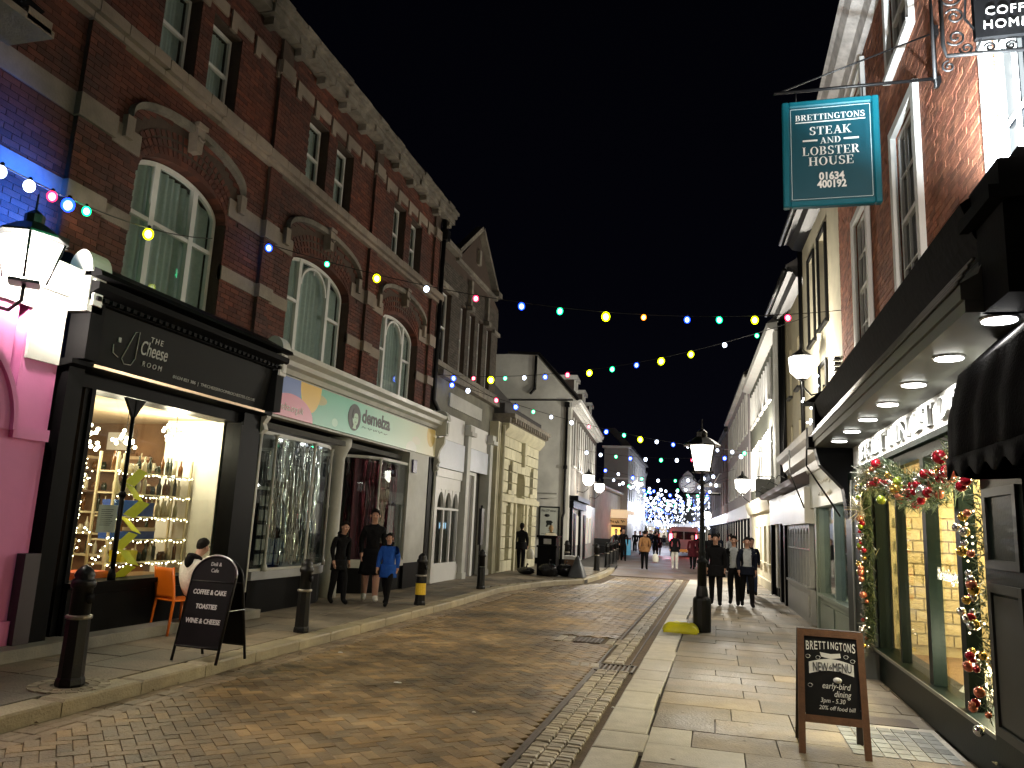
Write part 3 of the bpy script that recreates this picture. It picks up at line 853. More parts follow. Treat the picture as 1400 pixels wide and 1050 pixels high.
m.prism(pr, 6.95, 7.25, 'x', T=Matrix(((1,0,0,0),(0,1,0,0),(0,0,1,0),(0,0,0,1))))
m.build('console', WHITE, pk)
m = MB(FS); m.box(6.86, 7.06, 0.001, .12, .2, 1.2); m.build('plinth', pm('dark_plinth', (.03, .02, .03), .5), pk)
# lantern that floods it
wl = thing('wall_lantern', 'glaring white street lantern with a pointed hood in front of the pink shopfront', 'lantern', (-6.95, 6.1, 4.0))
def lantern(root, x, y, z, s=1.0, power=200, col=(1, .93, .8), gstr=9, mat=None):
    """four-sided tapered lantern, z = bottom of glass"""
    gm = mat or glassm('lit_lantern_glass', (1, 1, 1), emis=((1, .95, .84), 14))
    m = MB()
    w0, w1, h = .13*s, .21*s, .42*s
    for k in range(4):
        a0 = math.pi/4 + k*math.pi/2
        m.tube([(x + w0*1.35*math.cos(a0), y + w0*1.35*math.sin(a0), z), (x + w1*1.35*math.cos(a0), y + w1*1.35*math.sin(a0), z + h)], .012*s, 6)
    m.lathe([(w0*1.4, z - .03*s), (w0*1.4, z), (w0*.6, z + .001)], (x, y), 4, T=None, smooth=False)
    m.lathe([(w1*1.5, z + h), (w1*1.5, z + h + .02*s), (w1*.8, z + h + .12*s), (w1*.42, z + h + .16*s), (w1*.42, z + h + .24*s), (w1*.2, z + h + .28*s), (.012*s, z + h + .30*s), (.008*s, z + h + .46*s)], (x, y), 8, smooth=False)
    fo = m.build('lantern_frame', BLACKM, root)
    g_ = MB(); g_.lathe([(w0*1.3, z + .01), (w1*1.3, z + h - .005)], (x, y), 4, smooth=False)
    g_.f = g_.f[:4]; g_.mi = g_.mi[:4]; g_.sm = g_.sm[:4]
    # rotate so the faces sit between the bars
    g_.v = [(x + (vx - x)*c45 - (vy - y)*c45, y + (vx - x)*c45 + (vy - y)*c45, vz) for vx, vy, vz in g_.v]
    g_.build('lantern_glass', gm, root, recalc=False)
    b_ = MB(); b_.sphere((x, y, z + h*.55), .085*s, 12, 1.3); b_.build('mantle', em('lamp_mantle', (1, .95, .85), 60, sample=False), root)
    lamp(root, (x, y, z + h*.3), power, col, .12)
lantern(wl, -6.95, 6.1, 4.0, 1.1, 1700, (1.0, .88, .76))
lamp(wl, (-6.93, 6.08, 4.12), 3200, (1.0, .86, .70), .1, spot=158, direction=(.12, .05, -1))
m = MB(); m.tube([(-7.3, 6.1, 3.75), (-7.1, 6.1, 3.7), (-6.95, 6.1, 3.80), (-6.95, 6.1, 3.98)], .02, 8)
m.build('bracket', BLACKM, wl)
def squiggle(F, s0, s1, t, z, h, n, r, mt, root, seed=1, name='faint_print'):
    q = random.Random(seed); m = MB(F); pts = []
    for k in range(n + 1):
        if k % 7 == 6:
            if len(pts) > 1: m.tube(pts, r, 4, smooth=False)
            pts = []; continue
        pts.append((s0 + (s1 - s0)*k/n, t, z + q.uniform(-h, h)))
    if len(pts) > 1: m.tube(pts, r, 4, smooth=False)
    return m.build(name, mt, root)
# ================================================================ cheese shop
cs = thing('cheese_shopfront', 'black-painted cheese shop front with a wide warmly lit window and charcoal fascia', 'shopfront', (-7.4, 9.1, 0))
m = MB(FS)
m.box(7.07, 7.30, -.25, .10, .25, 3.35); m.box(10.60, 11.1, -.25, .06, .25, 3.35)         # end piers
m.box(7.30, 11.1, -.4, -.02, 3.14, 3.38)
m.box(7.60, 10.63, -.28, .02, .25, .78)                                             # stallriser
m.box(7.58, 10.65, -.30, .07, .78, .84)
for a_, b_ in ((7.50, 7.58), (7.58, 7.64)): m.box(a_, b_, -.45, -.05 + .03*(a_ > 7.55), .25, 3.14)
m.build('shopfront_frame', BLACKP, cs)
m = MB(FS)
m.box(7.75, 8.9, .02, .035, .34, .70); m.box(9.1, 10.3, .02, .035, .34, .70); m.box(10.52, 11.0, .06, .08, .4, 3.1)
m.build('raised_panel', BLACKP, cs)
m = MB(FS)
m.tube([(8.30, -.02, .84), (8.30, -.02, 1.9)], .030, 8); m.tube([(8.30, -.02, 1.9), (8.30, -.02, 3.12)], .026, 8)
m.lathe([(.03, 1.86), (.055, 1.9), (.03, 1.94)], (8.30, -.02), 10); m.lathe([(.05, .84), (.05, .9), (.03, .98)], (8.30, -.02), 10)
m.prism([(8.30, 2.86), (8.48, 3.13), (8.12, 3.13)], -.04, 0)
m.build('colonnette', BLACKP, cs)
m = MB(FS); m.tube([(7.34, .0, .4), (7.34, .0, 3.1)], .028, 8); m.build('brass_edge', GOLDBR, cs)
m = MB(FS); m.box(7.64, 10.60, -.10, -.094, .84, 3.13); m.build('pane', GLASS, cs)
# fascia, tilted forward
m = MB(FS)
m.prism([(0.02, 3.40), (.12, 3.40), (.22, 4.08), (.02, 4.08)], 7.28, 11.0, 'x')
m.build('fascia', SIGNGREY, cs)
m = MB(FS)
m.prism([(.02, 3.30), (.20, 3.34), (.20, 3.395), (.02, 3.395)], 7.0, 11.15, 'x')
m.prism([(.02, 4.085), (.30, 4.085), (.30, 4.16), (.42, 4.22), (.42, 4.30), (.02, 4.36)], 7.0, 11.15, 'x')
m.prism([(-.28, 4.365), (.46, 4.365), (.44, 4.42), (-.05, 4.66), (-.28, 4.7)], 6.98, 11.2, 'x')
for s in (7.06, 11.02): m.box(s, s + .2, .02, .30, 3.40, 4.08)
m.build('cornice', CHAR, cs)
items = [((7.1 + .115*k, .33, 4.12), (.06, .06, .05)) for k in range(35)]
pieces(cs, 'dentil', items, CHAR, FS)
m = MB(FS); m.box(7.3, 10.9, .2005, .215, 3.35, 3.385); m.build('bronze_strip', GOLDBR, cs)
# lettering on the tilted face
def FT(s, z): return (-7.3 + .128 + (z - 3.40)*.147, s, z)
tl = Vector((.147, 0, 1)).normalized()
text('THE', .105, FT(8.30, 3.86), (0, 1, 0), tl, LETTERG, cs, space=1.4)
text('Cheese', .26, FT(8.30, 3.68), (0, 1, 0), tl, LETTERG, cs, width=.50)
text('R O O M', .095, FT(8.32, 3.54), (0, 1, 0), tl, LETTERG, cs)
text('01634 821 386  |  THECHEESEROOMROCHESTER.CO.UK', .062, FT(9.72, 3.50), (0, 1, 0), tl, LETTERG, cs, width=1.95)
m = MB()
def LP(pts, r=.006): m.tube([FT(*p) for p in pts], r, 5)
LP([(7.78, 3.56), (7.90, 3.92), (7.97, 3.94), (8.0, 3.6)]); LP([(7.78, 3.56), (7.84, 3.50), (7.95, 3.51), (8.0, 3.6)]); LP([(7.60, 3.70), (7.62, 3.60), (7.72, 3.56)])
m.box(-7.3 + .17, -7.3 + .185, 7.66, 7.70, 3.74, 3.80)
m.build('wedge_logo', LETTERG, cs)
# door in recess
m = MB(FS)
m.box(7.32, 8.10, -.75, -.70, .25, .95); m.box(7.32, 7.40, -.75, -.70, .95, 3.05); m.box(8.02, 8.10, -.75, -.70, .95, 3.05); m.box(7.40, 8.02, -.75, -.70, 2.28, 2.40); m.box(7.32, 8.10, -.75, -.70, 3.05, 3.2)
m.prism([(7.40, 2.40), (8.02, 2.40), (7.86, 2.46), (7.71, 2.60), (7.56, 2.46)], -.74, -.70)
m.build('shop_door', BLACKP, cs)
# the room behind the glass
ROOMW = pm('warm_shop_wall', (0.50, 0.36, 0.22), .9, .15, 3)
ROOMD = pm('brown_shop_back', (0.20, 0.105, 0.05), .85, .3, 3, wear=.4)
m = MB(FS)
m.box(7.02, 11.14, -6.1, -6.0, 0.3, 3.3); m.box(11.05, 11.14, -6.0, -.45, .3, 3.3)
m.build('room_back', ROOMD, cs)
m = MB(FS); m.box(10.60, 10.68, -1.35, -.30, 0.3, 3.3); m.build('room_side', pm('white_shop_wall', (.72, .68, .58), .8, .08, 3), cs)
m = MB(FS); m.box(7.1, 11.05, -6.0, -.4, 3.16, 3.24); m.box(7.02, 7.1, -6.0, -.4, .3, 3.3); m.build('room_ceiling', ROOMW, cs)
m = MB(FS); m.box(7.1, 10.60, -1.5, -.30, .70, .76); m.box(7.1, 11.04, -6.0, -1.5, .28, .34); m.build('window_bed', pm('oak_board', (.30, .19, .09), .6, .2, 4), cs)
def T_(s, t, z): return FS @ Vector((s, t, z))
for s, t, z, p in ((8.6, -1.0, 2.65, 90), (9.55, -1.2, 2.7, 110), (7.9, -1.9, 2.4, 140), (10.0, -.7, 2.9, 150)):
    ch = thing('cluster_pendant', {8.6: 'starburst of tiny bulbs hanging behind the slim window column of the cheese shop', 9.55: 'sparkling cluster pendant hanging near the white side wall of the cheese shop', 7.9: 'cluster pendant deep in the cheese shop behind its door', 10.0: 'brightest cluster pendant high in the right corner of the cheese shop window'}[s], 'pendant lamp', T_(s, t, z), 0, 'pendant lamps in the cheese shop')
    m = MB(FS); m.tube([(s, t, z), (s, t, 3.16)], .006, 5); rq = random.Random(int(s*10))
    ends = []
    for k in range(22):
        d = Vector((rq.uniform(-1, 1), rq.uniform(-1, 1), rq.uniform(-.8, .8))).normalized() * rq.uniform(.10, .21)
        m.tube([(s, t, z), (s + d.x, t + d.y, z + d.z)], .003, 4); ends.append(d)
    m.build('arm', BLACKM, ch)
    m = MB(FS)
    for d in ends: m.sphere((s + d.x, t + d.y, z + d.z), .028, 6)
    o = m.build('bulb', em('warm_bulb', (1, .80, .50), 30, sample=False), ch)
    lamp(ch, T_(s, t, z), p, WARMW, .18)
    if s == 8.6: lamp(ch, T_(8.9, -.5, 2.75), 28, WARMW, .1)  # added fill light for the paper garland, no fitting of its own
# shelving
sh = thing('shelf_unit', 'pale shelf unit stacked with bottles and boxes in the lit cheese shop window', 'shelves', T_(9.55, -.9, .76))
WOODP = pm('pale_shelf_wood', (.60, .50, .30), .6, .12, 6)
for z in (.98, 1.30, 1.62, 1.94, 2.24):
    m = MB(FS); m.box(8.95, 10.50, -1.05, -.72, z - .02, z); m.build('shelf', WOODP, sh)
m = MB(FS)
for s in (8.93, 10.50):
    for t in (-1.05, -.75): m.box(s, s + .03, t, t + .03, .76, 2.5)
m.build('shelf_frame', WOODP, sh)
BOT = [pm('amber_bottle', (.12, .045, .01), .12, .2, 9), pm('clear_bottle', (.50, .44, .30), .12, .2, 9), pm('dark_bottle', (.02, .025, .015), .1, .2, 9), pm('cream_jar', (.62, .52, .34), .3, .2, 9)]
def bottle_mesh(mt, k):
    m = MB()
    pr = [[(.034, 0), (.036, .12), (.034, .15), (.013, .19), (.013, .25), (.016, .26)], [(.045, 0), (.047, .09), (.03, .11), (.032, .13)], [(.028, 0), (.028, .2), (.012, .23), (.012, .29)]][k]
    m.lathe(pr, (0, 0), 8)
    ob = m.build('bottle', mt); me = ob.data; bpy.data.objects.remove(ob); return me
BM = [[bottle_mesh(mt, k) for k in range(3)] for mt in BOT]
rq = random.Random(8)
for z, lab in ((.98, 'small bottle or jar on the lowest shelf of the cheese shop window'), (1.94, 'small bottle or jar on the fourth shelf up in the cheese shop window'), (2.24, 'small bottle or jar on the top shelf of the cheese shop window'), (1.62, 'jar beside the dark boxes on the middle shelf in the cheese shop window')):
    s = 9.02
    while s < 10.46:
        if z == 1.62 and s < 9.8: s = 9.82
        if z == .98 and 9.2 < s < 9.6: s += .1; continue
        o = bpy.data.objects.new('bottle', BM[rq.choice([0, 1, 1, 2, 3])][rq.choice([0, 1, 2])]); COL.objects.link(o)
        o.location = T_(s, -.84 + rq.uniform(-.04, .05), z + .001); o.scale = (1, 1, .95)
        tag(o, lab, 'bottle', 'bottles and jars in the cheese shop window')
        s += rq.uniform(.085, .12)
def crate(name, label, F, s0, s1, t0, t1, z0, z1, mt, lid=None):
    m = MB(F); m.box(s0, s1, t0, t1, z0, z1 - .03)
    r = thing(name, label, 'box', F @ Vector((.5*(s0+s1), .5*(t0+t1), z0)))
    m.build('carton', mt, r, bevel=.003)
    m = MB(F); m.box(s0 - .004, s1 + .004, t0 - .004, t1 + .004, z1 - .05, z1); m.build('lid', lid or mt, r, bevel=.003)
    return r
NAVY = pm('navy_card', (.02, .04, .16), .4, .2, 8); NAVY2 = pm('royal_blue_card', (.02, .08, .38), .4, .2, 8); BROWNC = pm('brown_card', (.16, .09, .05), .6, .2, 8)
crate('gift_box', 'royal blue gift box on the middle shelf of the cheese shop window', FS, 9.0, 9.42, -.95, -.74, 1.621, 1.84, NAVY2)
crate('gift_box', 'dark navy gift box right of the royal blue one in the cheese shop window', FS, 9.45, 9.78, -.95, -.74, 1.621, 1.82, NAVY)
crate('gift_box', 'wide blue gift box on the second shelf of the cheese shop window', FS, 9.0, 9.40, -.95, -.74, 1.301, 1.40, NAVY2)
crate('gift_box', 'slate blue hamper box with a pale lid on the second shelf', FS, 9.44, 9.86, -.95, -.74, 1.301, 1.46, NAVY, ROOMW)
crate('gift_box', 'yellow gift box on the lowest shelf of the cheese shop window', FS, 9.25, 9.55, -.95, -.74, .981, 1.14, pm('yellow_card', (.75, .62, .02), .5, .08, 8))
crate('crate', 'orange-red produce crate low in the corner of the cheese shop window', FS, 8.05, 8.6, -.7, -.35, .761, .92, pm('orange_red_card', (.65, .10, .02), .5, .15, 8))
crate('gift_box', 'brown box high at the back of the cheese shop', FS, 8.3, 8.8, -3.0, -2.7, 2.2, 2.45, BROWNC)
# jars on the back counter
m = MB(FS); m.box(7.5, 8.9, -2.1, -1.7, .76, 1.12); m.build('counter', pm('counter_wood', (.22, .12, .05), .6, .2, 5), cs)
for k in range(12):
    o = bpy.data.objects.new('bottle', BM[k % 4][k % 3]); COL.objects.link(o); o.location = T_(7.6 + .11*k, -1.9 + .05*(k % 2), 1.122)
    tag(o, 'bottle on the wooden counter behind the cheese shop window', 'bottle', 'bottles on the cheese shop counter')
for k in range(9):
    o = bpy.data.objects.new('jar', BM[3 - k % 2][1]); COL.objects.link(o); o.location = T_(8.14 + .07*k, -1.3 + .02*(k % 3), 1.30 if k % 2 else 1.30)
    tag(o, 'preserve jar on the display table behind the notice in the cheese shop', 'jar', 'jars on the display table')
dt = thing('display_table', 'small display table with pots behind the cheese shop notice', 'table', T_(8.4, -1.3, .76))
m = MB(FS); m.box(8.08, 8.8, -1.5, -1.1, 1.25, 1.298); m.build('tabletop', WOODP, dt)
for a_, b_ in ((8.1, -1.48), (8.1, -1.14), (8.75, -1.48), (8.75, -1.14)):
    m = MB(FS); m.box(a_, a_ + .035, b_, b_ + .035, .76, 1.25); m.build('leg', WOODP, dt)
# notice and yellow paper garland
nt_ = thing('notice', 'white printed notice stuck inside the cheese shop window', 'notice', T_(8.13, -.115, 1.58))
m = MB(FS); m.box(7.93+.12, 8.36, -.125, -.118, 1.42, 1.76); m.build('paper', pm('paper_white', (.75, .70, .62), .8, .04, 5), nt_)
m = MB(FS)
for k in range(9): m.box(8.09, 8.30 - .02*(k % 3), -.118, -.1165, 1.70 - .024*k, 1.706 - .024*k)
m.build('print_line', BLACKM, nt_)
gar = thing('paper_garland', 'crumpled bright yellow paper garland zigzagging down inside the cheese shop window', 'garland', T_(8.5, -.25, .86))
YEL = pm('yellow_paper', (.85, .80, .03), .7, .1, 6)
rq = random.Random(4)
zz = 2.26; s = 8.80
for k in range(7):
    z2 = zz - .21; s2 = 8.66 + (.16 if k % 2 else -.08) - .015*k
    tA, tB = -.22 + rq.uniform(-.05, .05), -.22 + rq.uniform(-.05, .05)
    w = .22 + rq.uniform(0, .07)
    m = MB(FS); m.quad((s, tA, zz), (s + w, tA - .06, zz - .04), (s2 + w, tB - .05, z2 - .03), (s2, tB, z2 + .02))
    o = m.build('paper_fold', YEL, gar); md = o.modifiers.new('thick', 'SOLIDIFY'); md.thickness = .003
    zz = z2; s = s2
# fairy lights on each shelf edge
def fairy(F, s0, s1, t, zf, n, label, group=None, mt=None, r=.011, sag=.02, seed=1, name='fairy_lights'):
    q = random.Random(seed)
    th = thing(name, label, 'string lights', F @ Vector((s0, t, zf(0))), 0, group)
    pts = [(s0 + (s1 - s0)*k/(n-1), t + q.uniform(-.015, .015), zf(k/(n-1)) + q.uniform(-sag, sag)) for k in range(n)]
    m = MB(F); m.tube(pts, .002, 4, smooth=False); m.build('cable', BLACKM, th)
    m = MB(F)
    for p in pts: m.sphere((p[0], p[1], p[2] - .008), r*q.uniform(.7, 1.2), 6)
    o = m.build('bulb', mt or em('fairy_bulb', (1, .84, .52), 22, sample=False), th); o['kind'] = 'stuff'
    return th
for z in (.95, 1.30, 1.65, 2.0, 2.35):
    m = MB(FS); m.box(10.78, 11.04, -4.6, -1.45, z - .03, z); m.build('wall_shelf', WOODP if z < 2 else BROWNC, cs)
rq = random.Random(18)
for z, lab in ((.95, 'lowest'), (1.30, 'second'), (1.65, 'third'), (2.0, 'fourth'), (2.35, 'top')):
    t = -4.5
    while t < -1.5:
        o = bpy.data.objects.new('bottle', BM[rq.choice([0, 1, 0, 2, 3])][rq.choice([0, 1, 2])]); COL.objects.link(o)
        o.location = T_(10.88 + rq.uniform(-.05, .05), t, z + .001); tag(o, 'bottle or jar on the %s wall shelf deep inside the cheese shop' % lab, 'bottle', 'bottles on the wall shelves of the cheese shop'); t += rq.uniform(.10, .2)
fairy(FS @ Matrix.Rotation(0, 4, 'Z'), 10.74, 10.76, -3.0, lambda u: 1.0 + 1.3*u, 30, 'warm fairy lights against the wall shelves deep in the cheese shop', 'fairy lights in the cheese shop', seed=91, sag=.3)
for k, (t0, z0) in enumerate(((-3.4, 2.36), (-2.3, 2.36), (-4.2, 2.36))):
    crate('gift_box', ['brown carton on the top wall shelf deep in the cheese shop, middle one', 'brown carton on the top wall shelf nearest the white side wall', 'brown carton at the far end of the top wall shelf'][k], FS, 10.8, 11.0, t0, t0 + .4, z0, z0 + .22, BROWNC, ROOMW)
pf = thing('picture', 'small framed cream print hanging high inside the cheese shop', 'picture', T_(11.03, -2.6, 2.75))
m = MB(FS); m.box(11.0, 11.045, -2.9, -2.3, 2.65, 3.05); m.build('picture_frame', BROWNC, pf); m = MB(FS); m.box(10.99, 10.999, -2.85, -2.35, 2.7, 3.0); m.build('print', MATS['paper_white'] if 'paper_white' in MATS else WHITE, pf)
for z, lab in ((.98, 'lowest shelf edge'), (1.30, 'second shelf edge'), (1.62, 'middle shelf edge'), (1.94, 'fourth shelf edge'), (2.24, 'top shelf edge')):
    fairy(FS, 8.97, 10.50, -.70, lambda u, z=z: z - .03, 22, 'warm fairy lights along the %s in the cheese shop window' % lab, 'fairy lights in the cheese shop', seed=int(z*100))
fairy(FS, 8.08, 8.95, -.5, lambda u: 1.05 + .35*math.sin(u*6)**2, 26, 'warm fairy lights looped low in the left part of the cheese shop window', 'fairy lights in the cheese shop', seed=77, sag=.08)
fairy(FS, 8.1, 8.9, -1.1, lambda u: 1.75 + .5*u, 22, 'warm fairy lights rising behind the notice in the cheese shop window', 'fairy lights in the cheese shop', seed=78, sag=.1)
fairy(FS, 7.42, 7.85, -1.1, lambda u: 1.0 + 1.2*u, 16, 'warm fairy lights seen through the cheese shop door', 'fairy lights in the cheese shop', seed=79, sag=.1)

# ================================================================ charity shop
ds = thing('charity_shopfront', 'charity shop with colourful pastel sign, curved glass windows and silver foil curtains', 'shopfront', (-7.5, 15.2, 0))
m = MB(FS)
m.prism([(-.28, 4.16), (.06, 4.16), (.10, 4.24), (.20, 4.28), (.22, 4.36), (.34, 4.42), (.36, 4.50), (-.28, 4.62)], 11.2, 19.45, 'x')
m.build('cornice', pm('dull_white_paint', (.46, .46, .42), .55, .12, 3, wear=.2), ds)
m = MB(FS); m.box(11.3, 19.3, .0, .045, 3.42, 4.12)
DW = MATS['dull_white_paint']
# printed sign board: flat print made by one material
def sign_print():
    mt = bpy.data.materials.new('pastel_sign_print'); mt.use_nodes = True
    nt = mt.node_tree; N = nt.nodes; L = nt.links; b = N['Principled BSDF']; b.inputs['Roughness'].default_value = .35
    geo = N.new('ShaderNodeNewGeometry'); sp = N.new('ShaderNodeSeparateXYZ'); L.new(geo.outputs['Position'], sp.inputs[0])
    def mth(op, a_, b_=None, c_=None):
        n = N.new('ShaderNodeMath'); n.operation = op
        for i, v in enumerate((a_, b_, c_)):
            if v is None: continue
            if isinstance(v, (int, float)): n.inputs[i].default_value = v
            else: L.new(v, n.inputs[i])
        return n.outputs[0]
    cur = None
    def ramp():
        r_ = N.new('ShaderNodeValToRGB'); e = r_.color_ramp.elements
        e[0].position = 0; e[0].color = (.09, .42, .28, 1); e[1].position = 1; e[1].color = (.85, .78, .55, 1)
        x = e.new(.22); x.color = (.12, .50, .36, 1); x = e.new(.42); x.color = (.38, .70, .56, 1); x = e.new(.72); x.color = (.66, .82, .66, 1)
        mr = N.new('ShaderNodeMapRange'); mr.inputs['From Min'].default_value = 12.9; mr.inputs['From Max'].default_value = 19.0
        L.new(sp.outputs['Y'], mr.inputs['Value']); L.new(mr.outputs[0], r_.inputs[0]); return r_.outputs[0]
    cur = ramp()
    def mix(fac, col):
        nonlocal cur
        x = N.new('ShaderNodeMix'); x.data_type = 'RGBA'; L.new(fac, x.inputs[0]); L.new(cur, x.inputs[6]); x.inputs[7].default_value = (*col, 1); cur = x.outputs[2]
    def ell(cy, cz, ry, rz):
        d1 = mth('DIVIDE', mth('SUBTRACT', sp.outputs['Y'], cy), ry); d2 = mth('DIVIDE', mth('SUBTRACT', sp.outputs['Z'], cz), rz)
        return mth('LESS_THAN', mth('ADD', mth('MULTIPLY', d1, d1), mth('MULTIPLY', d2, d2)), 1.0)
    mix(ell(12.9, 3.9, .32, .10), (.40, .36, .10))
    mix(mth('LESS_THAN', sp.outputs['Y'], 12.25), (.14, .22, .55))
    mix(ell(12.6, 4.1, .38, .50), (.78, .48, .03))
    mix(ell(11.95, 3.42, .80, .42), (.72, .25, .38))
    mix(ell(17.9, 3.7, .28, .10), (.80, .80, .66)); mix(ell(18.9, 3.95, .3, .3), (.75, .55, .18))
    mix(ell(17.6, 3.45, .35, .2), (.80, .84, .76)); mix(ell(13.6, 3.56, .12, .08), (.35, .65, .5)) 
    L.new(cur, b.inputs['Base Color']); return mt
m.build('signboard', sign_print(), ds)
m = MB(FS); m.box(11.2, 19.4, -.2, -.002, 3.38, 4.16); m.box(11.28, 11.30, 0, .06, 3.4, 4.14); m.build('sign_backing', DW, ds)
text('demelza.org.uk', .19, (-7.254, 11.88, 3.53), (0, 1, 0), (0, 0, 1), LETTERW, ds, width=1.0)
INK = pm('sign_ink', (.01, .014, .013), .5, .1, 5)
text('demelza', .40, (-7.254, 15.50, 3.74), (0, 1, 0), (0, 0, 1), INK, ds, width=1.45, bold=.012)
squiggle(FS, 14.8, 16.15, .048, 3.635, .022, 34, .005, INK, ds)
m = MB(FS); m.prism([(14.42 + .29*math.cos(2*math.pi*i/28) , 3.79 + .27*math.sin(2*math.pi*i/28)*(1.05 if i > 14 else 1)) for i in range(28)], .046, .050); m.build('logo', INK, ds)
m = MB(FS)
m.prism([(14.46 + .13*math.cos(2*math.pi*i/20), 3.76 + .15*math.sin(2*math.pi*i/20)) for i in range(20)], .0505, .053)
m.prism([(14.36, 3.55), (14.52, 3.55), (14.50, 3.64), (14.40, 3.64)], .0506, .0532)
m.build('logo_face', pm('sign_pale_green', (.55, .78, .62), .5, .1, 5), ds)
m = MB(FS); m.prism([(14.30, 3.80), (14.36, 3.96), (14.50, 3.97), (14.60, 3.85), (14.50, 3.88), (14.40, 3.86), (14.36, 3.74)], .054, .056)
for s in (14.42, 14.51): m.box(s, s + .02, .054, .056, 3.775, 3.795)
m.box(14.44, 14.50, .054, .056, 3.685, 3.695)
m.build('logo_hair', INK, ds)
# console brackets
for s, mt_ in ((11.12, WHITE), (19.32, DW)):
    m = MB(FS)
    m.box(s - .09, s + .09, 0, .34, 4.0, 4.40); m.box(s - .05, s + .05, .341, .37, 4.05, 4.34)
    m.prism([(.0, 4.405)] + [(.19 - .19*math.cos(math.pi*i/12), 4.405 + .26*math.sin(math.pi*i/12)) for i in range(13)] + [(.38, 4.405)], s - .12, s + .12, 'x')
    m.prism([(0, 3.9), (.30, 3.99), (.28, 3.8), (.16, 3.6), (.12, 3.4), (0, 3.3)], s - .05, s + .05, 'x')
    m.prism([(0, 3.29), (.13, 3.39), (.17, 3.3), (.10, 3.2), (.14, 3.1), (.05, 3.02), (0, 3.0)], s - .06, s + .06, 'x')
    m.tube([(s, .05, 3.05), (s, .03, .5)], .035, 8)
    m.build('console', mt_, ds)
def curve_pts(a_, b_):  # plan of a bay: (s,t) list
    return a_
bay1 = [(11.3, -.03), (13.2, -.03), (13.7, -.08), (14.1, -.25), (14.35, -.55), (14.5, -1.0), (14.55, -2.2)]
bay2 = [(15.45, -2.2), (15.5, -1.0), (15.62, -.55), (15.85, -.22), (16.2, -.06), (16.7, -.03), (17.65, -.03)]
def ribbon(m, pts, z0, z1, th):
    for (s0, t0), (s1, t1) in zip(pts, pts[1:]):
        d = Vector((s1 - s0, t1 - t0)).normalized(); n = Vector((-d.y, d.x))*th
        m.prism([(s0, t0), (s1, t1), (s1 - n.x, t1 - n.y), (s0 - n.x, t0 - n.y)], z0, z1, 'z')
for b_, nm in ((bay1, 0), (bay2, 1)):
    m = MB(FS); ribbon(m, b_, .12, .66, .06); m.build('stallriser', BLACKP, ds)
    bo = [(s, t + .05) for s, t in b_]
    m = MB(FS); m.prism([(x, y) for x, y in bo] + [(bo[-1][0], -2.3), (bo[0][0], -2.3)] if nm == 0 else [(x, y) for x, y in bo] + [(17.65, -2.3)], .665, .80, 'z'); m.build('sill', GREYP if nm == 0 else DW, ds)
    m = MB(FS); ribbon(m, b_, 3.06, 3.12, .05); m.build('glazing_rail', DW, ds)
    m = MB(FS); ribbon(m, b_, .80, .84, .04); m.build('glazing_rail', DW, ds)
    m = MB(FS); ribbon(m, [(s, t - .02) for s, t in b_], .84, 3.06, .006); m.build('pane', GLASS, ds)
def colonnette(root, F, s, t, z0, z1, mt, r=.024):
    m = MB(F)
    m.lathe([(r*2.2, z0), (r*2.2, z0 + .08), (r*1.2, z0 + .12), (r, z0 + .2), (r, z0 + (z1-z0)*.5 - .05), (r*1.9, z0 + (z1-z0)*.5), (r, z0 + (z1-z0)*.5 + .05), (r*.9, z1 - .16), (r*1.8, z1 - .1), (r*1.2, z1 - .06), (r*2.2, z1)], (s, t), 10)
    m.build('colonnette', mt, root)
for s, t in ((11.68, .0), (13.0, .0), (14.12, -.24), (16.12, -.06)): colonnette(ds, FS, s, t, .80, 3.08, DW)
m = MB(FS); m.lathe([(.19, .12), (.19, .7), (.15, .75), (.145, 2.95), (.17, 3.0), (.2, 3.1), (.26, 3.22), (.27, 3.38)], (14.75, -.42), 20); m.build('column', DW, ds)
m = MB(FS)
m.box(17.66, 18.95, -.7, .0, .72, 3.40); m.build('white_pier', DW, ds)
m = MB(FS); m.box(17.64, 18.97, -.7, .03, .12, .715); m.box(18.98, 19.3, -.5, .02, .12, 3.4); m.build('pier_plinth', BLACKP, ds)
m = MB(FS); m.box(17.8, 18.05, .01, .05, 2.9, 3.22); m.build('alarm_box', pm('purple_plastic', (.04, .03, .12), .4, .1, 5), ds)
m = MB(FS); m.box(11.2, 19.0, -3.2, -.2, 3.2, 3.3); m.box(11.2, 19.0, -3.3, -3.2, .12, 3.3); m.box(11.17, 11.25, -3.2, -.1, .12, 3.3); m.build('dark_room', pm('dark_shop_interior', (.05, .05, .045), .8, .3, 3), ds)
m = MB(FS); m.box(14.6, 15.4, -2.0, -1.94, .15, 2.3); m.box(14.6, 15.4, -2.0, -1.94, 2.45, 3.1); m.build('shop_door', DW, ds)
FOIL = pm('silver_foil', (.65, .65, .66), .16, .2, 9, metal=1.0, bump=1.0, bscale=7)
REDFOIL = pm('dark_red_foil', (.14, .015, .03), .22, .3, 9, metal=.6, bump=1.0, bscale=7)
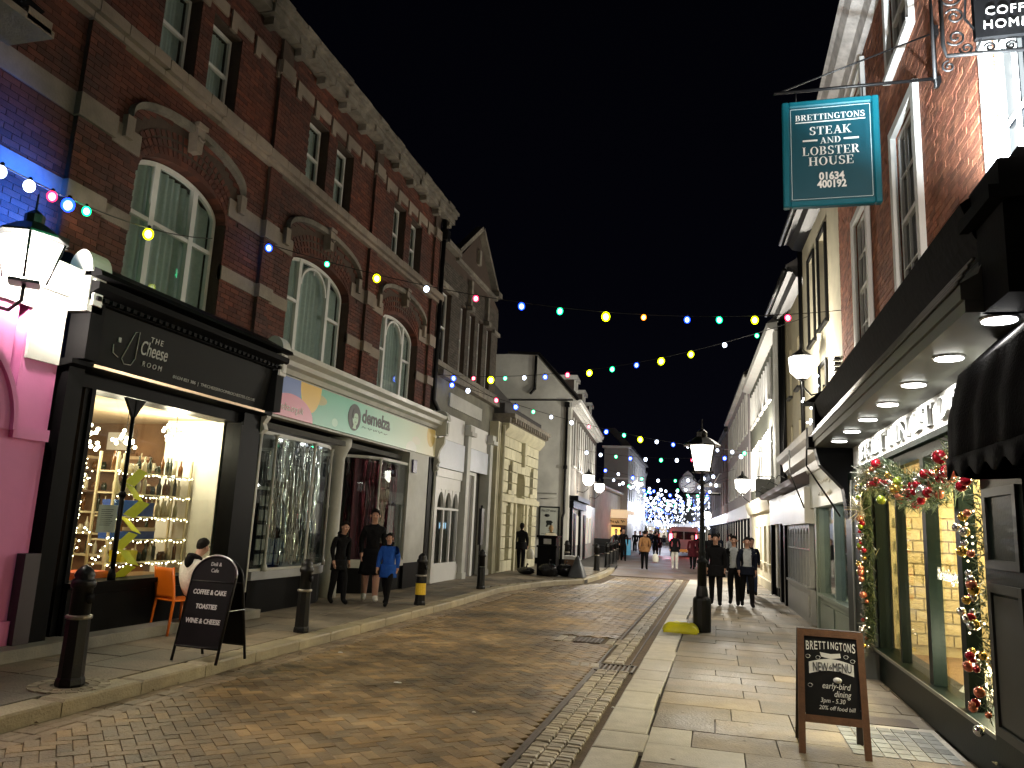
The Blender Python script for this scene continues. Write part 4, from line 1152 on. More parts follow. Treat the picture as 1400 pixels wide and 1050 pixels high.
def foil(root, path, z0, z1, w, mt, dens, seed, t_off=-.16):
    q = random.Random(seed); m = MB(FS)
    for (s0, t0), (s1, t1) in zip(path, path[1:]):
        L_ = math.hypot(s1 - s0, t1 - t0); n = max(1, int(L_/dens))
        for k in range(n):
            if q.random() < .25: continue
            u = (k + q.random()*.7)/n; s = s0 + (s1 - s0)*u; t = t0 + (t1 - t0)*u + t_off + q.uniform(-.05, .03)
            dr = q.uniform(-.02, .02); bt = z0 + (q.random()**3)*.9; a_ = q.uniform(0, 3.14)
            pr = None; nseg = 9
            L0 = None
            for j in range(nseg + 1):
                z = z1 + (bt - z1)*j/nseg; aa = a_ + j*q.uniform(-.25, .35); ds_ = w*math.cos(aa); dt_ = w*math.sin(aa)
                c_ = (s + dr*j/nseg + .01*math.sin(j*2.1 + a_), t + .012*math.cos(j*1.7))
                cur = ((c_[0] - ds_, c_[1] - dt_, z), (c_[0] + ds_, c_[1] + dt_, z))
                if pr: m.quad(pr[0], pr[1], cur[1], cur[0])
                pr = cur
    o = m.build('foil_curtain', mt, root, recalc=False); o['kind'] = 'stuff'; return o
foil(ds, [(12.0, -.05), (13.2, -.05), (13.7, -.1), (14.1, -.3), (14.4, -1.0)], .85, 3.05, .010, FOIL, .022, 1)
foil(ds, [(14.45, -.6), (14.5, -2.0)], .85, 3.05, .012, FOIL, .03, 2, 0)
foil(ds, [(15.52, -.9), (15.7, -.5), (15.95, -.2), (16.4, -.08), (17.6, -.08)], .82, 3.05, .014, REDFOIL, .016, 3)
m = MB(FS)
m.box(15.6, 17.62, -.45, -.42, .8, 3.05); m.build('red_backdrop', pm('maroon_cloth', (.05, .006, .012), .9, .2, 5), ds)
# things standing in the window
for s, t, z0, w, h, lb in ((12.05, -.35, .80, .36, 1.35, 'dark rack of greetings cards behind the curved charity shop glass'), ):
    r = thing('card_rack', lb, 'card rack', T_(s, t, z0))
    m = MB(FS); m.box(s - w/2, s + w/2, t - .1, t, z0, z0 + h); m.build('rack_frame', CHAR, r)
    items = [((s - w/4 + w/2*(k % 2), t + .012, z0 + .16 + .25*(k//2)), (w*.4, .015, .18)) for k in range(10)]
    pieces(r, 'card', items, pm('greeting_card', (.22, .21, .19), .6, .4, 12, piece=.5), FS)
mnq = thing('mannequin', 'headless dark mannequin torso on a stand behind the silver foil strips', 'mannequin', T_(12.75, -.5, .8))
m = MB(FS); m.lathe([(.14, .80), (.14, .82), (.02, .84), (.02, 1.3), (.13, 1.32), (.15, 1.45), (.12, 1.62), (.16, 1.8), (.17, 1.9), (.10, 2.0), (.045, 2.03), (.045, 2.1)], (12.75, -.5), 14, sq=.7); m.build('torso', CHAR, mnq)
m = MB(FS); m.box(14.02, 14.5, -1.5, -1.1, 1.28, 1.34); m.box(13.3, 14.5, -1.6, -1.2, .8, .95); m.box(13.5, 14.5, -1.9, -1.85, 1.9, 2.3); m.box(13.5, 14.5, -1.8, -1.5, 1.5, 1.53); m.build('display_board', pm('pale_board', (.42, .43, .36), .7, .2, 4), ds)
lamp(ds, T_(13.4, -1.0, 2.9), 9, (1, .93, .8), .1); lamp(ds, T_(14.9, -.9, 3.0), 8, (1, .9, .75), .1)
for s, t in ((12.2, -.7), (13.4, -1.0), (14.1, -.9)):
    m = MB(FS); m.lathe([(.04, 3.14), (.05, 3.19)], (s, t), 10); m.build('ceiling_spot', em('spot_face', (1, .95, .85), 12, sample=False), ds)
# ================================================================ gabled dark building
gb = thing('gabled_building', 'sooty dark brick building with a stone-edged pointed gable and slim white sashes', 'building', (-8.5, 22.7, 0))
up2 = [(19.95, 20.7), (21.6, 22.15), (22.5, 23.05), (23.4, 23.95), (24.4, 24.95)]
m = MB(FL)
hs = [(a_, b_, 6.25, 8.35) for a_, b_ in up2]
holed_wall(m, 19.6, 25.7, 5.9, 9.0, hs, -.35, .0)
m.prism([(19.6, 9.0), (25.7, 9.0), (25.7, 9.3), (25.0, 9.55), (23.05, 11.15), (21.1, 9.6), (19.6, 9.6)], -.35, .0)
m.box(19.6, 25.7, -6, -.36, 4.5, 9.3)
m.build('wall', MORTAR, gb)
bricks(gb, FL, 19.65, 25.7, 5.95, 9.2, hs, BRICK_DK, nmax=120)
m = MB(FL)
def strip(p, q, w, t0, t1, mm):
    d = Vector((q[0]-p[0], q[1]-p[1])).normalized(); n = Vector((-d.y, d.x))*w
    mm.prism([p, q, (q[0]+n.x, q[1]+n.y), (p[0]+n.x, p[1]+n.y)], t0, t1)
strip((20.95, 9.75), (23.05, 11.30), .14, -.1, .16, m); strip((23.05, 11.30), (25.15, 9.7), .14, -.1, .161, m)
m.box(20.9, 25.2, 0, .12, 9.50, 9.62); m.box(19.6, 20.9, -.1, .2, 9.6, 9.75); m.box(22.95, 23.15, 0, .1, 10.1, 10.6)
m.box(24.95, 25.4, -.1, .22, 9.62, 9.8)
m.build('gable_coping', STONE_DK, gb)
m = MB(FL)
for s in (22.3, 24.15): m.box(s - .09, s + .09, 0, .13, 8.5, 9.3); m.box(s - .15, s + .15, 0, .2, 8.3, 8.45)
m.box(19.6, 21.0, 0, .12, 8.35, 8.5); m.box(25.0, 25.7, 0, .12, 8.3, 8.42); m.box(19.6, 25.72, 0, .10, 6.05, 6.2)
m.build('stone_band', STONE_DK, gb)
for a_, b_ in up2: sash(gb, FL, a_ + .02, b_ - .02, 6.27, 8.33, t=-.12, bar=.05)
m = MB(FL); m.prism([(19.6, 5.72), (25.7, 5.72), (25.7, 5.9), (19.6, 5.9)], -.3, .32); m.build('ledge', STONE_DK, gb)
m = MB(FL); m.box(19.6, 25.7, -.3, .12, 4.7, 5.715); m.build('frieze', pm('olive_render', (.16, .155, .12), .85, .3, 2, .3, wear=.4), gb)
m = MB(FL); m.box(20.7, 23.85, .122, .17, 5.02, 5.42); m.build('blank_nameboard', DW, gb)
m = MB(FL)
for a_, b_ in ((19.62, 19.8),): 
    for k in range(6): m.box(a_, b_ + .06*(k % 2), .0, .06, 6.3 + k*.5, 6.5 + k*.5)
m.build('quoin', STONE_DK, gb)
# white shop beneath
ws = thing('white_shopfront', 'pale painted shopfront with three round-headed window lights and a blank white fascia', 'shopfront', (-7.4, 22, 0))
m = MB(FS)
m.box(19.6, 21.75, -.2, 0, 4.0, 4.72); m.box(22.35, 24.2, -.2, 0, 4.0, 4.7); m.box(19.6, 21.75, -.2, .02, 2.95, 3.18)
m.box(19.75, 21.85, -.25, -.02, .12, .55); m.box(19.6, 19.8, -.25, 0, .12, 3.2)
m.box(19.8, 21.75, -.20, -.02, 2.62, 2.949)
m.build('front', WHITE, ws)
m = MB(FS); m.box(19.6, 21.75, .0, .05, 3.2, 3.98); m.box(22.35, 24.2, .0, .05, 3.3, 3.98); m.build('fascia', pm('pale_blue_white', (.62, .66, .74), .4, .06, 3), ws)
text('OFFICE', .16, (-7.245, 21.1, 3.5), (0, 1, 0), (0, 0, 1), pm('faint_blue', (.36, .46, .62), .5, .1, 5), ws) if False else None
for s in (21.98, 24.35):
    m = MB(FS); m.box(s - .14, s + .14, -.2, .12, .3, 4.3); m.box(s - .24, s + .24, -.2, .26, 4.3, 4.42); m.box(s - .20, s + .20, -.2, .2, 4.422, 4.6); m.box(s - .18, s + .18, -.2, .15, .12, .3)
    m.build('pilaster', GREYR if False else DW, ws)
m = MB(FS)
for k in range(3):
    c = 20.15 + .62*k; hw = .26
    m.box(c - .31, c - .27, -.1, -.04, .56, 2.1); m.box(c + .27, c + .31, -.1, -.0401, .56, 2.1)
    for i in range(12):
        t0, t1 = math.pi*i/12, math.pi*(i+1)/12
        p0 = (c + hw*math.cos(t0), 2.1 + .45*math.sin(t0)); p1 = (c + hw*math.cos(t1), 2.1 + .45*math.sin(t1))
        m.prism([p0, (p0[0] + .035*(1 if i < 6 else -1), 2.62), (p1[0] + .035*(1 if i < 5 else -1 if i > 5 else 0), 2.62), p1], -.12, -.03)
m.box(19.84, 21.72, -.1, -.035, 2.06, 2.12); m.box(19.84, 21.72, -.1, -.02, .55, .62)
fo = m.build('window_frame', WHITE, ws)
p = MB(FS); p.box(19.84, 21.72, -.13, -.125, .6, 2.6); p.build('pane', GLASS, fo)
m = MB(FS); m.box(22.2, 24.2, -.3, -.22, .12, 3.9); m.box(19.6, 21.8, -1.6, -1.5, .12, 2.8); m.build('shop_back', MATS['dark_shop_interior'], ws)
m = MB(FS); m.box(22.7, 23.3, -.22, -.18, .12, 3.2); m.build('door', pm('taupe_door', (.17, .16, .15), .5, .1, 4), ws)
m = MB(FS); m.box(22.55, 22.69, -.22, -.1, .12, 3.3); m.box(23.31, 23.5, -.22, -.1, .12, 3.3); m.box(22.69, 23.31, -.22, -.1, 3.2, 3.3); m.build('door_frame', WHITE, ws)
it = thing('open_sign', 'small glowing blue window sign inside the arched shop window', 'sign', T_(21.0, -.3, 1.5))
m = MB(FS); m.box(20.7, 21.4, -.30, -.27, 1.52, 1.74); m.build('panel', pm('dark_panel', (.02, .03, .06), .4, .1, 5), it)
m = MB(FS)
for k in range(2):
    for a_, b_, z0, z1 in ((0, .04, 1.55, 1.71), (.11, .15, 1.55, 1.71), (.04, .11, 1.61, 1.64)): m.box(20.80 + .24*k + a_, 20.80 + .24*k + b_, -.268, -.262, z0, z1)
m.box(21.30, 21.34, -.268, -.262, 1.55, 1.71); m.build('glowing_mark', em('blue_sign_light', (.45, .75, 1), 2.5, sample=False), it)
bl = thing('red_lantern_decoration', 'red paper lantern hanging in the arched shop window', 'decoration', T_(20.9, -.7, 1.9))
m = MB(FS); m.sphere((20.9, -.7, 2.02), .26, 14, .8); m.build('lantern_body', pm('red_paper', (.45, .03, .02), .7, .1, 5, emit=((.8, .08, .04), .25)), bl)
m = MB(FS); m.tube([(20.9, -.7, 2.2), (20.9, -.7, 2.8)], .008, 5); m.build('cord', BLACKM, bl)
lamp(ws, T_(20.8, -.9, 2.5), 7, (1, .93, .85), .15)

# ================================================================ stone building
sb = thing('stone_building', 'single-storey cream stone front with banded joints, tall arched niche and dark bracketed cornice', 'building', (-8.3, 29.6, 0))
F3 = Matrix.Translation((-7.2, 25.4 - 26*.786, 0)) @ Matrix(((0, 1, 0, 0), (.786, 0, 0, 0), (0, 0, 1, 0), (0, 0, 0, 1)))
arch_s, arch_hw = 29.7, .75
def in_arch(s, z): return abs(s - arch_s) < arch_hw and z < 3.2 + math.sqrt(max(0, arch_hw**2 - (s - arch_s)**2)) and z > .12
sh_ = [(27.2, 27.9, .5, 2.4), (31.5, 32.2, .5, 2.4), (27.25, 27.95, 2.95, 3.85), (31.45, 32.15, 2.95, 3.85)]
items = []; z = .12; k = 0
rq = random.Random(2)
while z < 5.0:
    h = .40 if z < 4.6 else .45
    if 2.50 < z + h/2 < 2.85: h = .30
    s = 26.05 - (.4 if k % 2 else 0)
    while s < 33.2:
        w = .8; a_, b_ = max(26.05, s), min(33.2, s + w)
        cm = .5*(a_ + b_)
        cut = False
        for ho in sh_:
            if z + h*.5 > ho[2] and z + h*.5 < ho[3]:
                if a_ >= ho[0] - .05 and b_ <= ho[1] + .05: cut = True
                elif a_ < ho[0] < b_: b_ = ho[0]
                elif a_ < ho[1] < b_: a_ = ho[1]
        if abs(cm - arch_s) < arch_hw + .4 and z + h/2 < 3.8:
            if z + h/2 < 4.0:
                L0, L1 = arch_s - arch_hw - .02, arch_s + arch_hw + .02
                if a_ < L0 < b_: b_ = L0
                elif a_ < L1 < b_: a_ = L1
                elif L0 - .01 <= a_ and b_ <= L1 + .01: cut = True
        if not cut and b_ - a_ > .08:
            items.append(((.5*(a_+b_), .02, z + h/2), (b_ - a_ - .025, .10, h - .035)))
        s += w
    z += h; k += 1
pieces(sb, 'ashlar_block', items, CREAMSTONE, F3, chamfer=.04)
m = MB(F3); holed_wall(m, 26.0, 33.25, .1, 5.35, sh_ + [(arch_s - arch_hw, arch_s + arch_hw, .1, 3.95)], -.5, -.03)
for i in range(16):
    t0, t1 = math.pi*i/16, math.pi*(i+1)/16
    p0 = (arch_s + arch_hw*math.cos(t0), 3.2 + arch_hw*math.sin(t0)); p1 = (arch_s + arch_hw*math.cos(t1), 3.2 + arch_hw*math.sin(t1))
    m.prism([p0, (p0[0], 3.96), (p1[0], 3.96), p1], -.5, .05)
m.box(26.0, 33.25, -.56, -.51, .1, 5.35); m.box(26, 33.2, -6, -.57, .1, 5.3)
CRS = pm('cream_stone_plain', (.50, .47, .33), .85, .2, 2, .3, 30, wear=.2)
m.build('wall', CRS, sb)
m = MB(F3); m.box(26.0, 33.3, 0.072, .16, 2.52, 2.72)
m.prism([(.06, 4.80), (.10, 4.80), (.30, 5.05), (.30, 5.2), (.06, 5.2)], 26.0, 33.3, 'x')
m.box(29.5, 29.9, .06, .22, 4.32, 4.80); m.box(29.6, 29.8, .06, .2, 3.9, 4.31)
for s in (27.6, 31.8): m.box(s - .5, s + .5, .06, .14, 2.8, 2.94)
for s in (28.6, 30.8): m.box(s - .12, s + .12, .06, .15, .12, 2.5)
m.build('stone_moulding', CRS, sb)
m = MB(F3); m.box(25.9, 33.5, -.3, .50, 5.38, 5.52); m.box(25.9, 33.5, -.3, .34, 5.2, 5.375); m.build('cornice', STONE_DK, sb)
items = [((26.2 + .42*k, .42, 5.29), (.16, .16, .16)) for k in range(17)]
pieces(sb, 'bracket', items, STONE_DK, F3)
m = MB(F3); m.box(26, 33.4, -.3, .1, 5.525, 5.9); m.prism([(26, 5.9), (33.4, 5.9), (33.4, 6.6), (29, 7.0), (26, 7.0)], -2.5, -1.0); m.build('parapet', ROOFM, sb)
for a_, b_, z0, z1 in sh_[2:]:
    sash(sb, F3, a_, b_, z0, z1, t=-.2, bar=.05, fm=BLACKM)
m = MB(F3); m.box(26.0, 26.0 + .02, -.1, .05, .1, 5); m.tube([(25.85, .15, 5.1), (25.85, .15, .2)], .06, 8); m.box(25.5, 25.95, -.3, .02, .12, 5.2); m.build('side_pier', CRS, sb)
pd = thing('pedestal', 'stone scroll console hanging beside the tall arched niche', 'ornament', T_(27.6, .1, 3.3)) if False else None

# ================================================================ white gable building
YW = 34.0
F4 = frame((-6.36, YW), (-.07, 1), (1, .07))        # street front
wg = thing('white_gable_building', 'tall white rendered house with steep blank gable wall, black drainpipe and dark street front', 'building', (-8.5, 38, 0))
m = MB()
m.prism([(-11.0, .0), (-6.38, .0), (-6.38, 7.35), (-6.12, 7.42), (-8.02, 9.55), (-9.4, 9.62), (-11.0, 9.62)], YW, YW + .4)
m.build('gable_wall', OFFWHITE, wg)
m = MB()
m.prism([(-9.45, 9.63), (-8.0, 9.56), (-7.95, 9.66), (-9.45, 9.75)], YW - .12, YW + 1)
m.prism([(-8.02, 9.56), (-6.1, 7.40), (-6.0, 7.48), (-7.95, 9.68)], YW - .1, YW + .5)
m.box(-10.9, -6.3, YW - .04, YW - .002, 7.40, 7.46)
m.build('verge_board', BLACKM, wg)
m = MB()
m.tube([(-8.08, YW - .08, 9.5), (-8.08, YW - .08, 7.9)], .06, 8); m.tube([(-8.08, YW - .1, 7.95), (-8.3, YW - .1, 7.7)], .06, 6)
m.tube([(-6.54, YW - .08, 7.3), (-6.54, YW - .08, 2.35), (-6.60, YW - .08, 2.15), (-6.60, YW - .08, .15)], .055, 8)
m.box(-6.64, -6.44, YW - .18, YW - .002, 7.1, 7.32); m.box(-6.62, -6.46, YW - .16, YW - .003, 4.3, 4.45)
m.build('drainpipe', BLACKM, wg)
m = MB(); m.box(-9.6, -6.9, YW - .06, YW - .003, 3.16, 3.22); m.tube([(-7.6, YW - .2, 2.95), (-6.85, YW - .2, 3.0)], .015, 5); m.build('string_course', GREYR, wg)
m = MB(); m.box(-10, -6.39, YW - .08, YW - .004, .1, .36); m.build('plinth', BLACKP, wg)
LFR = 14.5
wins1 = [(.9 + 1.15*k*1.9, 1.0) for k in range(6)]
hw1 = [(a_, a_ + b_, 4.6, 6.7) for a_, b_ in wins1]; hw2 = [(a_, a_ + b_, 7.9, 7.95) for a_, b_ in wins1]
m = MB(F4); holed_wall(m, .41, LFR, 3.0, 7.25, hw1, -.3, 0); m.box(.41, LFR, -.36, -.31, 3, 7.2); m.build('front_wall', pm('grey_brown_render', (.13, .115, .10), .85, .2, 3, .3, wear=.2), wg)
for a_, b_ in wins1:
    sash(wg, F4, a_ + .02, a_ + b_ - .02, 4.62, 6.68, t=-.05, bar=.07)
    m = MB(F4); m.box(a_ - .06, a_ + .04, 0.001, .05, 4.55, 6.75); m.box(a_ + b_ - .04, a_ + b_ + .06, 0.001, .05, 4.55, 6.75); m.box(a_ - .1, a_ + b_ + .1, .0, .1, 4.45, 4.54); m.build('window_surround', WHITE, wg)
m = MB(F4)
m.prism([(0, 7.1), (.12, 7.1), (.16, 7.25), (.42, 7.32), (.46, 7.45), (0, 7.5)], 0.0, LFR, 'x')
for k in range(26): m.box(.1 + .56*k, .3 + .56*k, .16, .36, 7.13, 7.24)
m.build('eaves_cornice', WHITE, wg)
m = MB(F4); m.prism([(.5, 7.46), (.46, 7.52), (-1.5, 9.6), (-2.8, 9.62), (-2.8, 7.4), (-.1, 7.3)], .42, LFR, 'x'); m.build('roof', ROOFM, wg)
for s in (3.2, 7.4, 11.6):
    m = MB(F4); m.box(s, s + 1.1, -1.2, -.28, 8.0, 9.0); m.build('dormer', pm('dark_dormer', (.05, .035, .03), .7, .2, 5), wg)
    m = MB(F4); m.box(s - .2, s + 1.3, -1.6, -.1, 9.002, 9.2); m.box(s + .02, s + .12, -.279, -.2, 8.05, 9.0); m.box(s + .98, s + 1.08, -.279, -.2, 8.05, 9.0); m.build('dormer_roof', WHITE, wg)
# ground floor pub front
m = MB(F4); m.box(.41, LFR, -.3, .0, .1, 2.99); m.build('ground_wall', WHITE, wg)
m = MB(F4); m.box(.3, 6.5, 0.001, .40, 2.95, 3.15); m.box(.3, 6.5, 0.001, .2, 2.6, 2.94); m.box(.45, .8, .001, .14, .12, 2.59); m.box(2.2, 3.0, .001, .05, .12, 2.4); m.box(4.3, 4.6, .001, .14, .12, 2.59); m.box(7, 8, .001, .05, .1, 2.4); m.build('shopfront', BLACKP, wg)
m = MB(F4)
for s in (1.0, 3.3, 5.0, 8.6, 10.6): m.box(s, s + .9, .002, .03, .9, 2.3)
m.build('window_light', em('lit_shop_window', (1, .90, .72), 1.1, sample=False), wg)
# bracket scrolls above the pub door
po = thing('wall_poster', 'framed black-and-white poster on the white gable wall beside the drainpipe', 'poster', (-7.200, YW - .05, 1.2))
m = MB()
m.box(-7.670, -7.610, YW - .05, YW - .004, 1.18, 2.62); m.box(-6.800, -6.740, YW - .05, YW - .004, 1.18, 2.62); m.box(-7.610, -6.800, YW - .05, YW - .004, 2.56, 2.62); m.box(-7.610, -6.800, YW - .05, YW - .004, 1.18, 1.24); m.build('poster_frame', BLACKM, po)
m = MB(); m.box(-7.610, -6.800, YW - .03, YW - .0045, 1.24, 2.56); m.build('poster_sheet', pm('poster_paper', (.55, .58, .52), .7, .06, 4), po)
text('No.57 wine', .15, (-7.250, YW - .034, 2.38), (1, 0, 0), (0, 0, 1), INK, po, width=.66, shear=.3)
m = MB()
m.lathe([(.001, 0), (.12, .01), (.001, .02)], (0, 0), 10, T=Matrix.Translation((-7.300, YW - .034, 2.22)) @ Matrix.Rotation(R(90), 4, 'X'), sq=.55)
m.prism([(-7.350, 1.72), (-7.270, 1.72), (-7.250, 1.80), (-7.150, 1.80), (-7.130, 1.72), (-7.050, 1.72), (-7.090, 1.86), (-7.030, 1.92), (-7.110, 2.0), (-7.310, 2.0), (-7.350, 1.94), (-7.310, 1.86)], YW - .036, YW - .0305)
m.box(-7.250, -7.030, YW - .036, YW - .031, 1.56, 1.58)
m.build('poster_print', INK, po)
squiggle(ID, -7.530, -6.890, YW - .033, 1.42, .02, 30, .006, INK, po, 3)
squiggle(ID, -7.530, -6.890, YW - .033, 1.32, .015, 30, .005, INK, po, 4)

# wall lanterns on the white building front
def wall_lantern(F, s, t, z, sz, power, label, col=(1, .92, .78), globe=True, tz=0):
    p = F @ Vector((s, t, z))
    th = thing('wall_lantern', label, 'lantern', p, 0, None)
    m = MB(F)
    m.tube([(s, 0, z - .25), (s, t*.6, z - .32), (s, t, z - .12), (s, t, z)], .02, 6); m.box(s - .05, s + .05, 0.001, .03, z - .4, z - .1)
    m.lathe([(.06*sz, z), (.09*sz, z + .03)], (s, t), 8); m.lathe([(.22*sz, z + .42*sz), (.05*sz, z + .55*sz), (.02*sz, z + .66*sz)], (s, t), 8, smooth=False)
    m.build('lantern_frame', BLACKM, th)
    m = MB(F); m.lathe([(.08*sz, z + .03), (.2*sz, z + .15*sz), (.22*sz, z + .40*sz)], (s, t), 12)
    m.build('lantern_glass', em('lantern_glow', (1, .94, .82), 16, sample=False), th)
    q = F @ Vector((s, t + .38*sz + .1, z + .2*sz)); lamp(th, q, power, col, .15); return th
wall_lantern(F4, 3.4, .55, 3.75, 1.3, 650, 'big glowing wall lantern on the dark front of the white gabled house')
wall_lantern(F4, 10.5, .55, 3.75, 1.3, 500, 'second glowing wall lantern, farther along the white gabled house')

# ================================================================ next: small grey block, then the café block
gh = thing('grey_block_house', 'low pale grey rendered block with a faint round emblem beyond the white gabled house', 'building', (-9, 52, 0))
m = MB(); m.box(-12, -7.7, 50, 50.3, 0, 4.6); m.box(-12, -7.9, 50.31, 66, 0, 4.5); m.build('wall', OFFWHITE, gh)
m = MB(); m.box(-12, -7.6, 49.9, 66, 4.61, 4.75); m.build('coping', WHITE, gh)
m = MB(); m.box(-12, -7.69, 49.96, 49.999, .1, 2.5); m.build('dark_shopfront', BLACKP, gh)
cb = thing('cafe_building', 'pale three-storey corner building with white eaves above the glowing café awning', 'building', (-9, 72, 0))
F5 = frame((-7.3, 66), (-.015, 1), (1, .015))
m = MB(); m.box(-9.35, -7.3, 66, 66.3, 0, 8.6); m.build('side_wall', pm('grey_lilac_render', (.34, .32, .31), .85, .1, 2, .2), cb)
m = MB(); m.box(-9.4, -7.24, 65.9, 65.998, 5.95, 6.1); m.box(-9.5, -7.05, 65.75, 66.4, 8.61, 8.8); m.build('side_trim', WHITE, cb)
hs = [(1.2 + 2.2*k, 2.3 + 2.2*k, z, z + 1.6) for k in range(8) for z in (4.2, 6.5)]
m = MB(F5); holed_wall(m, .31, 20, 0, 8.6, hs, -.3, 0); m.box(.31, 20, -.4, -.31, 0, 8.5); m.build('front_wall', WHITE, cb)
for h_ in hs: sash(cb, F5, h_[0], h_[1], h_[2], h_[3], t=-.08, bar=.09)
m = MB(F5); m.prism([(-.3, 8.7), (.3, 8.8), (-1.2, 10.4), (-2.0, 10.4)], .3, 20, 'x'); m.box(.3, 20, -.3, .32, 8.605, 8.69); m.build('roof', ROOFM, cb)
cf = thing('cafe_shopfront', 'orange-lit café front with a pale awning and raised gold letters', 'shopfront', (-8.3, 60.3, 0))
m = MB(); m.box(-9.4, -6.8, 60.6, 60.9, 0.0, 2.6); m.build('front', pm('brown_cafe_front', (.06, .03, .02), .6, .3, 3), cf)
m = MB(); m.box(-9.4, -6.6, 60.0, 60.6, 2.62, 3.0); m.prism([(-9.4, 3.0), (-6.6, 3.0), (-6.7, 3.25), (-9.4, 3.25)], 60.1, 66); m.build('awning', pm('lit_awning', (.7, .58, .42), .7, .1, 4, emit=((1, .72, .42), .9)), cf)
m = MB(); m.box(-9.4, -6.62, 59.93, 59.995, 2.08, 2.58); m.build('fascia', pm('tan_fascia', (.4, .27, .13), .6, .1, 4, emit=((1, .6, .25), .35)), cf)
squiggle(ID, -9.2, -6.8, 59.92, 2.33, .12, 40, .035, pm('dark_gold_letter', (.09, .05, .015), .5, .1, 5), cf, 5, 'raised_letter')
m = MB(); m.box(-7.9, -7.2, 60.58, 60.599, 1.2, 1.9); m.build('lit_window', em('amber_window', (1, .5, .12), 3, sample=False), cf)
lb = thing('lit_box_sign', 'square illuminated box sign on the wall above the café awning', 'sign', (-8.9, 59.5, 3.3))
m = MB(); m.box(-9.05, -8.35, 59.6, 59.9, 3.35, 4.35); m.build('light_panel', em('box_sign_light', (1, .93, .75), 5, sample=False), lb)
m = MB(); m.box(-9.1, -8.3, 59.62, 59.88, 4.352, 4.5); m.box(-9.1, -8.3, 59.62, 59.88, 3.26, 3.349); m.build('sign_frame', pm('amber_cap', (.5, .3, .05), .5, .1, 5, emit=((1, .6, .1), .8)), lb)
lamp(lb, (-8.6, 59.0, 3.9), 220, (1, .8, .5), .3)
lamp(cf, (-8.0, 59.2, 1.9), 60, (1, .6, .3), .3)
rc = thing('red_counter', 'dark red barrier screen in front of the café with a round white mark', 'barrier', (-6.6, 57, 0))
m = MB(); m.box(-7.3, -6.0, 56.9, 57.0, .35, 1.15); m.box(-7.3, -7.25, 56.88, 57.02, 0, 1.2); m.box(-6.05, -6.0, 56.88, 57.02, 0, 1.2); m.build('screen', pm('deep_red_canvas', (.22, .01, .015), .7, .1, 4), rc)
m = MB(); m.lathe([(.001, 0), (.14, .005), (.14, .01)], (0, 0), 12, T=Matrix.Translation((-6.2, 56.88, .75)) @ Matrix.Rotation(R(90), 4, 'X')); m.build('emblem', LETTERW, rc)
# far left houses
def simple_house(name, label, F, L_, H, mt, wz, ww, step, wh, lit=None, roof=1.6, shop=None, trim=None, depth=4, gable=None, gl=1.2):
    b = thing(name, label, 'building', F @ Vector((L_/2, -2, 0)))
    hs = []
    for z in wz:
        s = step*.35
        while s + ww < L_ - .2: hs.append((s, s + ww, z, z + wh)); s += step
    m = MB(F); holed_wall(m, 0, L_, 0, H, hs, -.3, 0); m.box(0, L_, -.4, -.31, 0, H - .1); m.box(0, .3, -depth, -.41, 0, H); m.build('wall', mt, b)
    for h_ in hs:
        sash(b, F, h_[0], h_[1], h_[2], h_[3], t=-.08, bar=.07)
        if trim:
            m = MB(F); m.box(h_[0] - .08, h_[0] + .02, .001, .04, h_[2], h_[3] + .08); m.box(h_[1] - .02, h_[1] + .08, .001, .04, h_[2], h_[3] + .08); m.box(h_[0] - .1, h_[1] + .1, .001, .07, h_[2] - .1, h_[2] - .001); m.build('window_surround', trim, b)
    if roof:
        m = MB(F); m.prism([(.25, H + .1), (.2, H + .22), (-1.8, H + roof), (-4, H + roof), (-4, H), (0, H + .001)], 0, L_, 'x'); m.build('roof', ROOFM, b)
    m = MB(F); m.box(0, L_, -.3, .22, H + .0015, H + .098); m.build('eaves', trim or BLACKM, b)
    if shop:
        m = MB(F); m.box(0.05, L_ - .05, .001, .12, 2.5, 3.1); m.build('fascia', shop, b)
        m = MB(F)
        s = .3
        while s + 1.2 < L_: m.box(s, s + gl, .002, .04, .8, 2.4); s += 2.0
        m.build('window_light', em('lit_shop_window', (1, .90, .72), 1.1, sample=False), b)
        s = .1
        while s + .2 < L_:
            m = MB(F); m.box(s, s + .14, .001, .1, .1, 2.49); m.build('shop_pilaster', BLACKP, b); s += 2.0
    return b
LITF = pm('white_lit_fascia', (.75, .75, .78), .5, .05, 3, emit=((.85, .88, 1), 1.2))
simple_house('far_shop_building', 'white shop building with bright fascias past the café corner', frame((-7.7, 87), (-.10, 1), (1, .1)), 18, 8.0, WHITE, (3.7, 5.9), 1.0, 2.2, 1.5, shop=LITF)
simple_house('far_gable_building', 'farthest pale building at the left bend of the street', frame((-9.5, 105.5), (-.16, 1), (1, .16)), 26, 7.5, OFFWHITE, (3.7, 5.6), 1.0, 2.4, 1.4, shop=LITF)
simple_house('street_end_building', 'pale building closing the far end of the street behind the lights', frame((-13.5, 132), (1, -.02), (0, -1)), 9, 6.0, OFFWHITE, (3.4,), 1.0, 1.8, 1.5, shop=LITF)
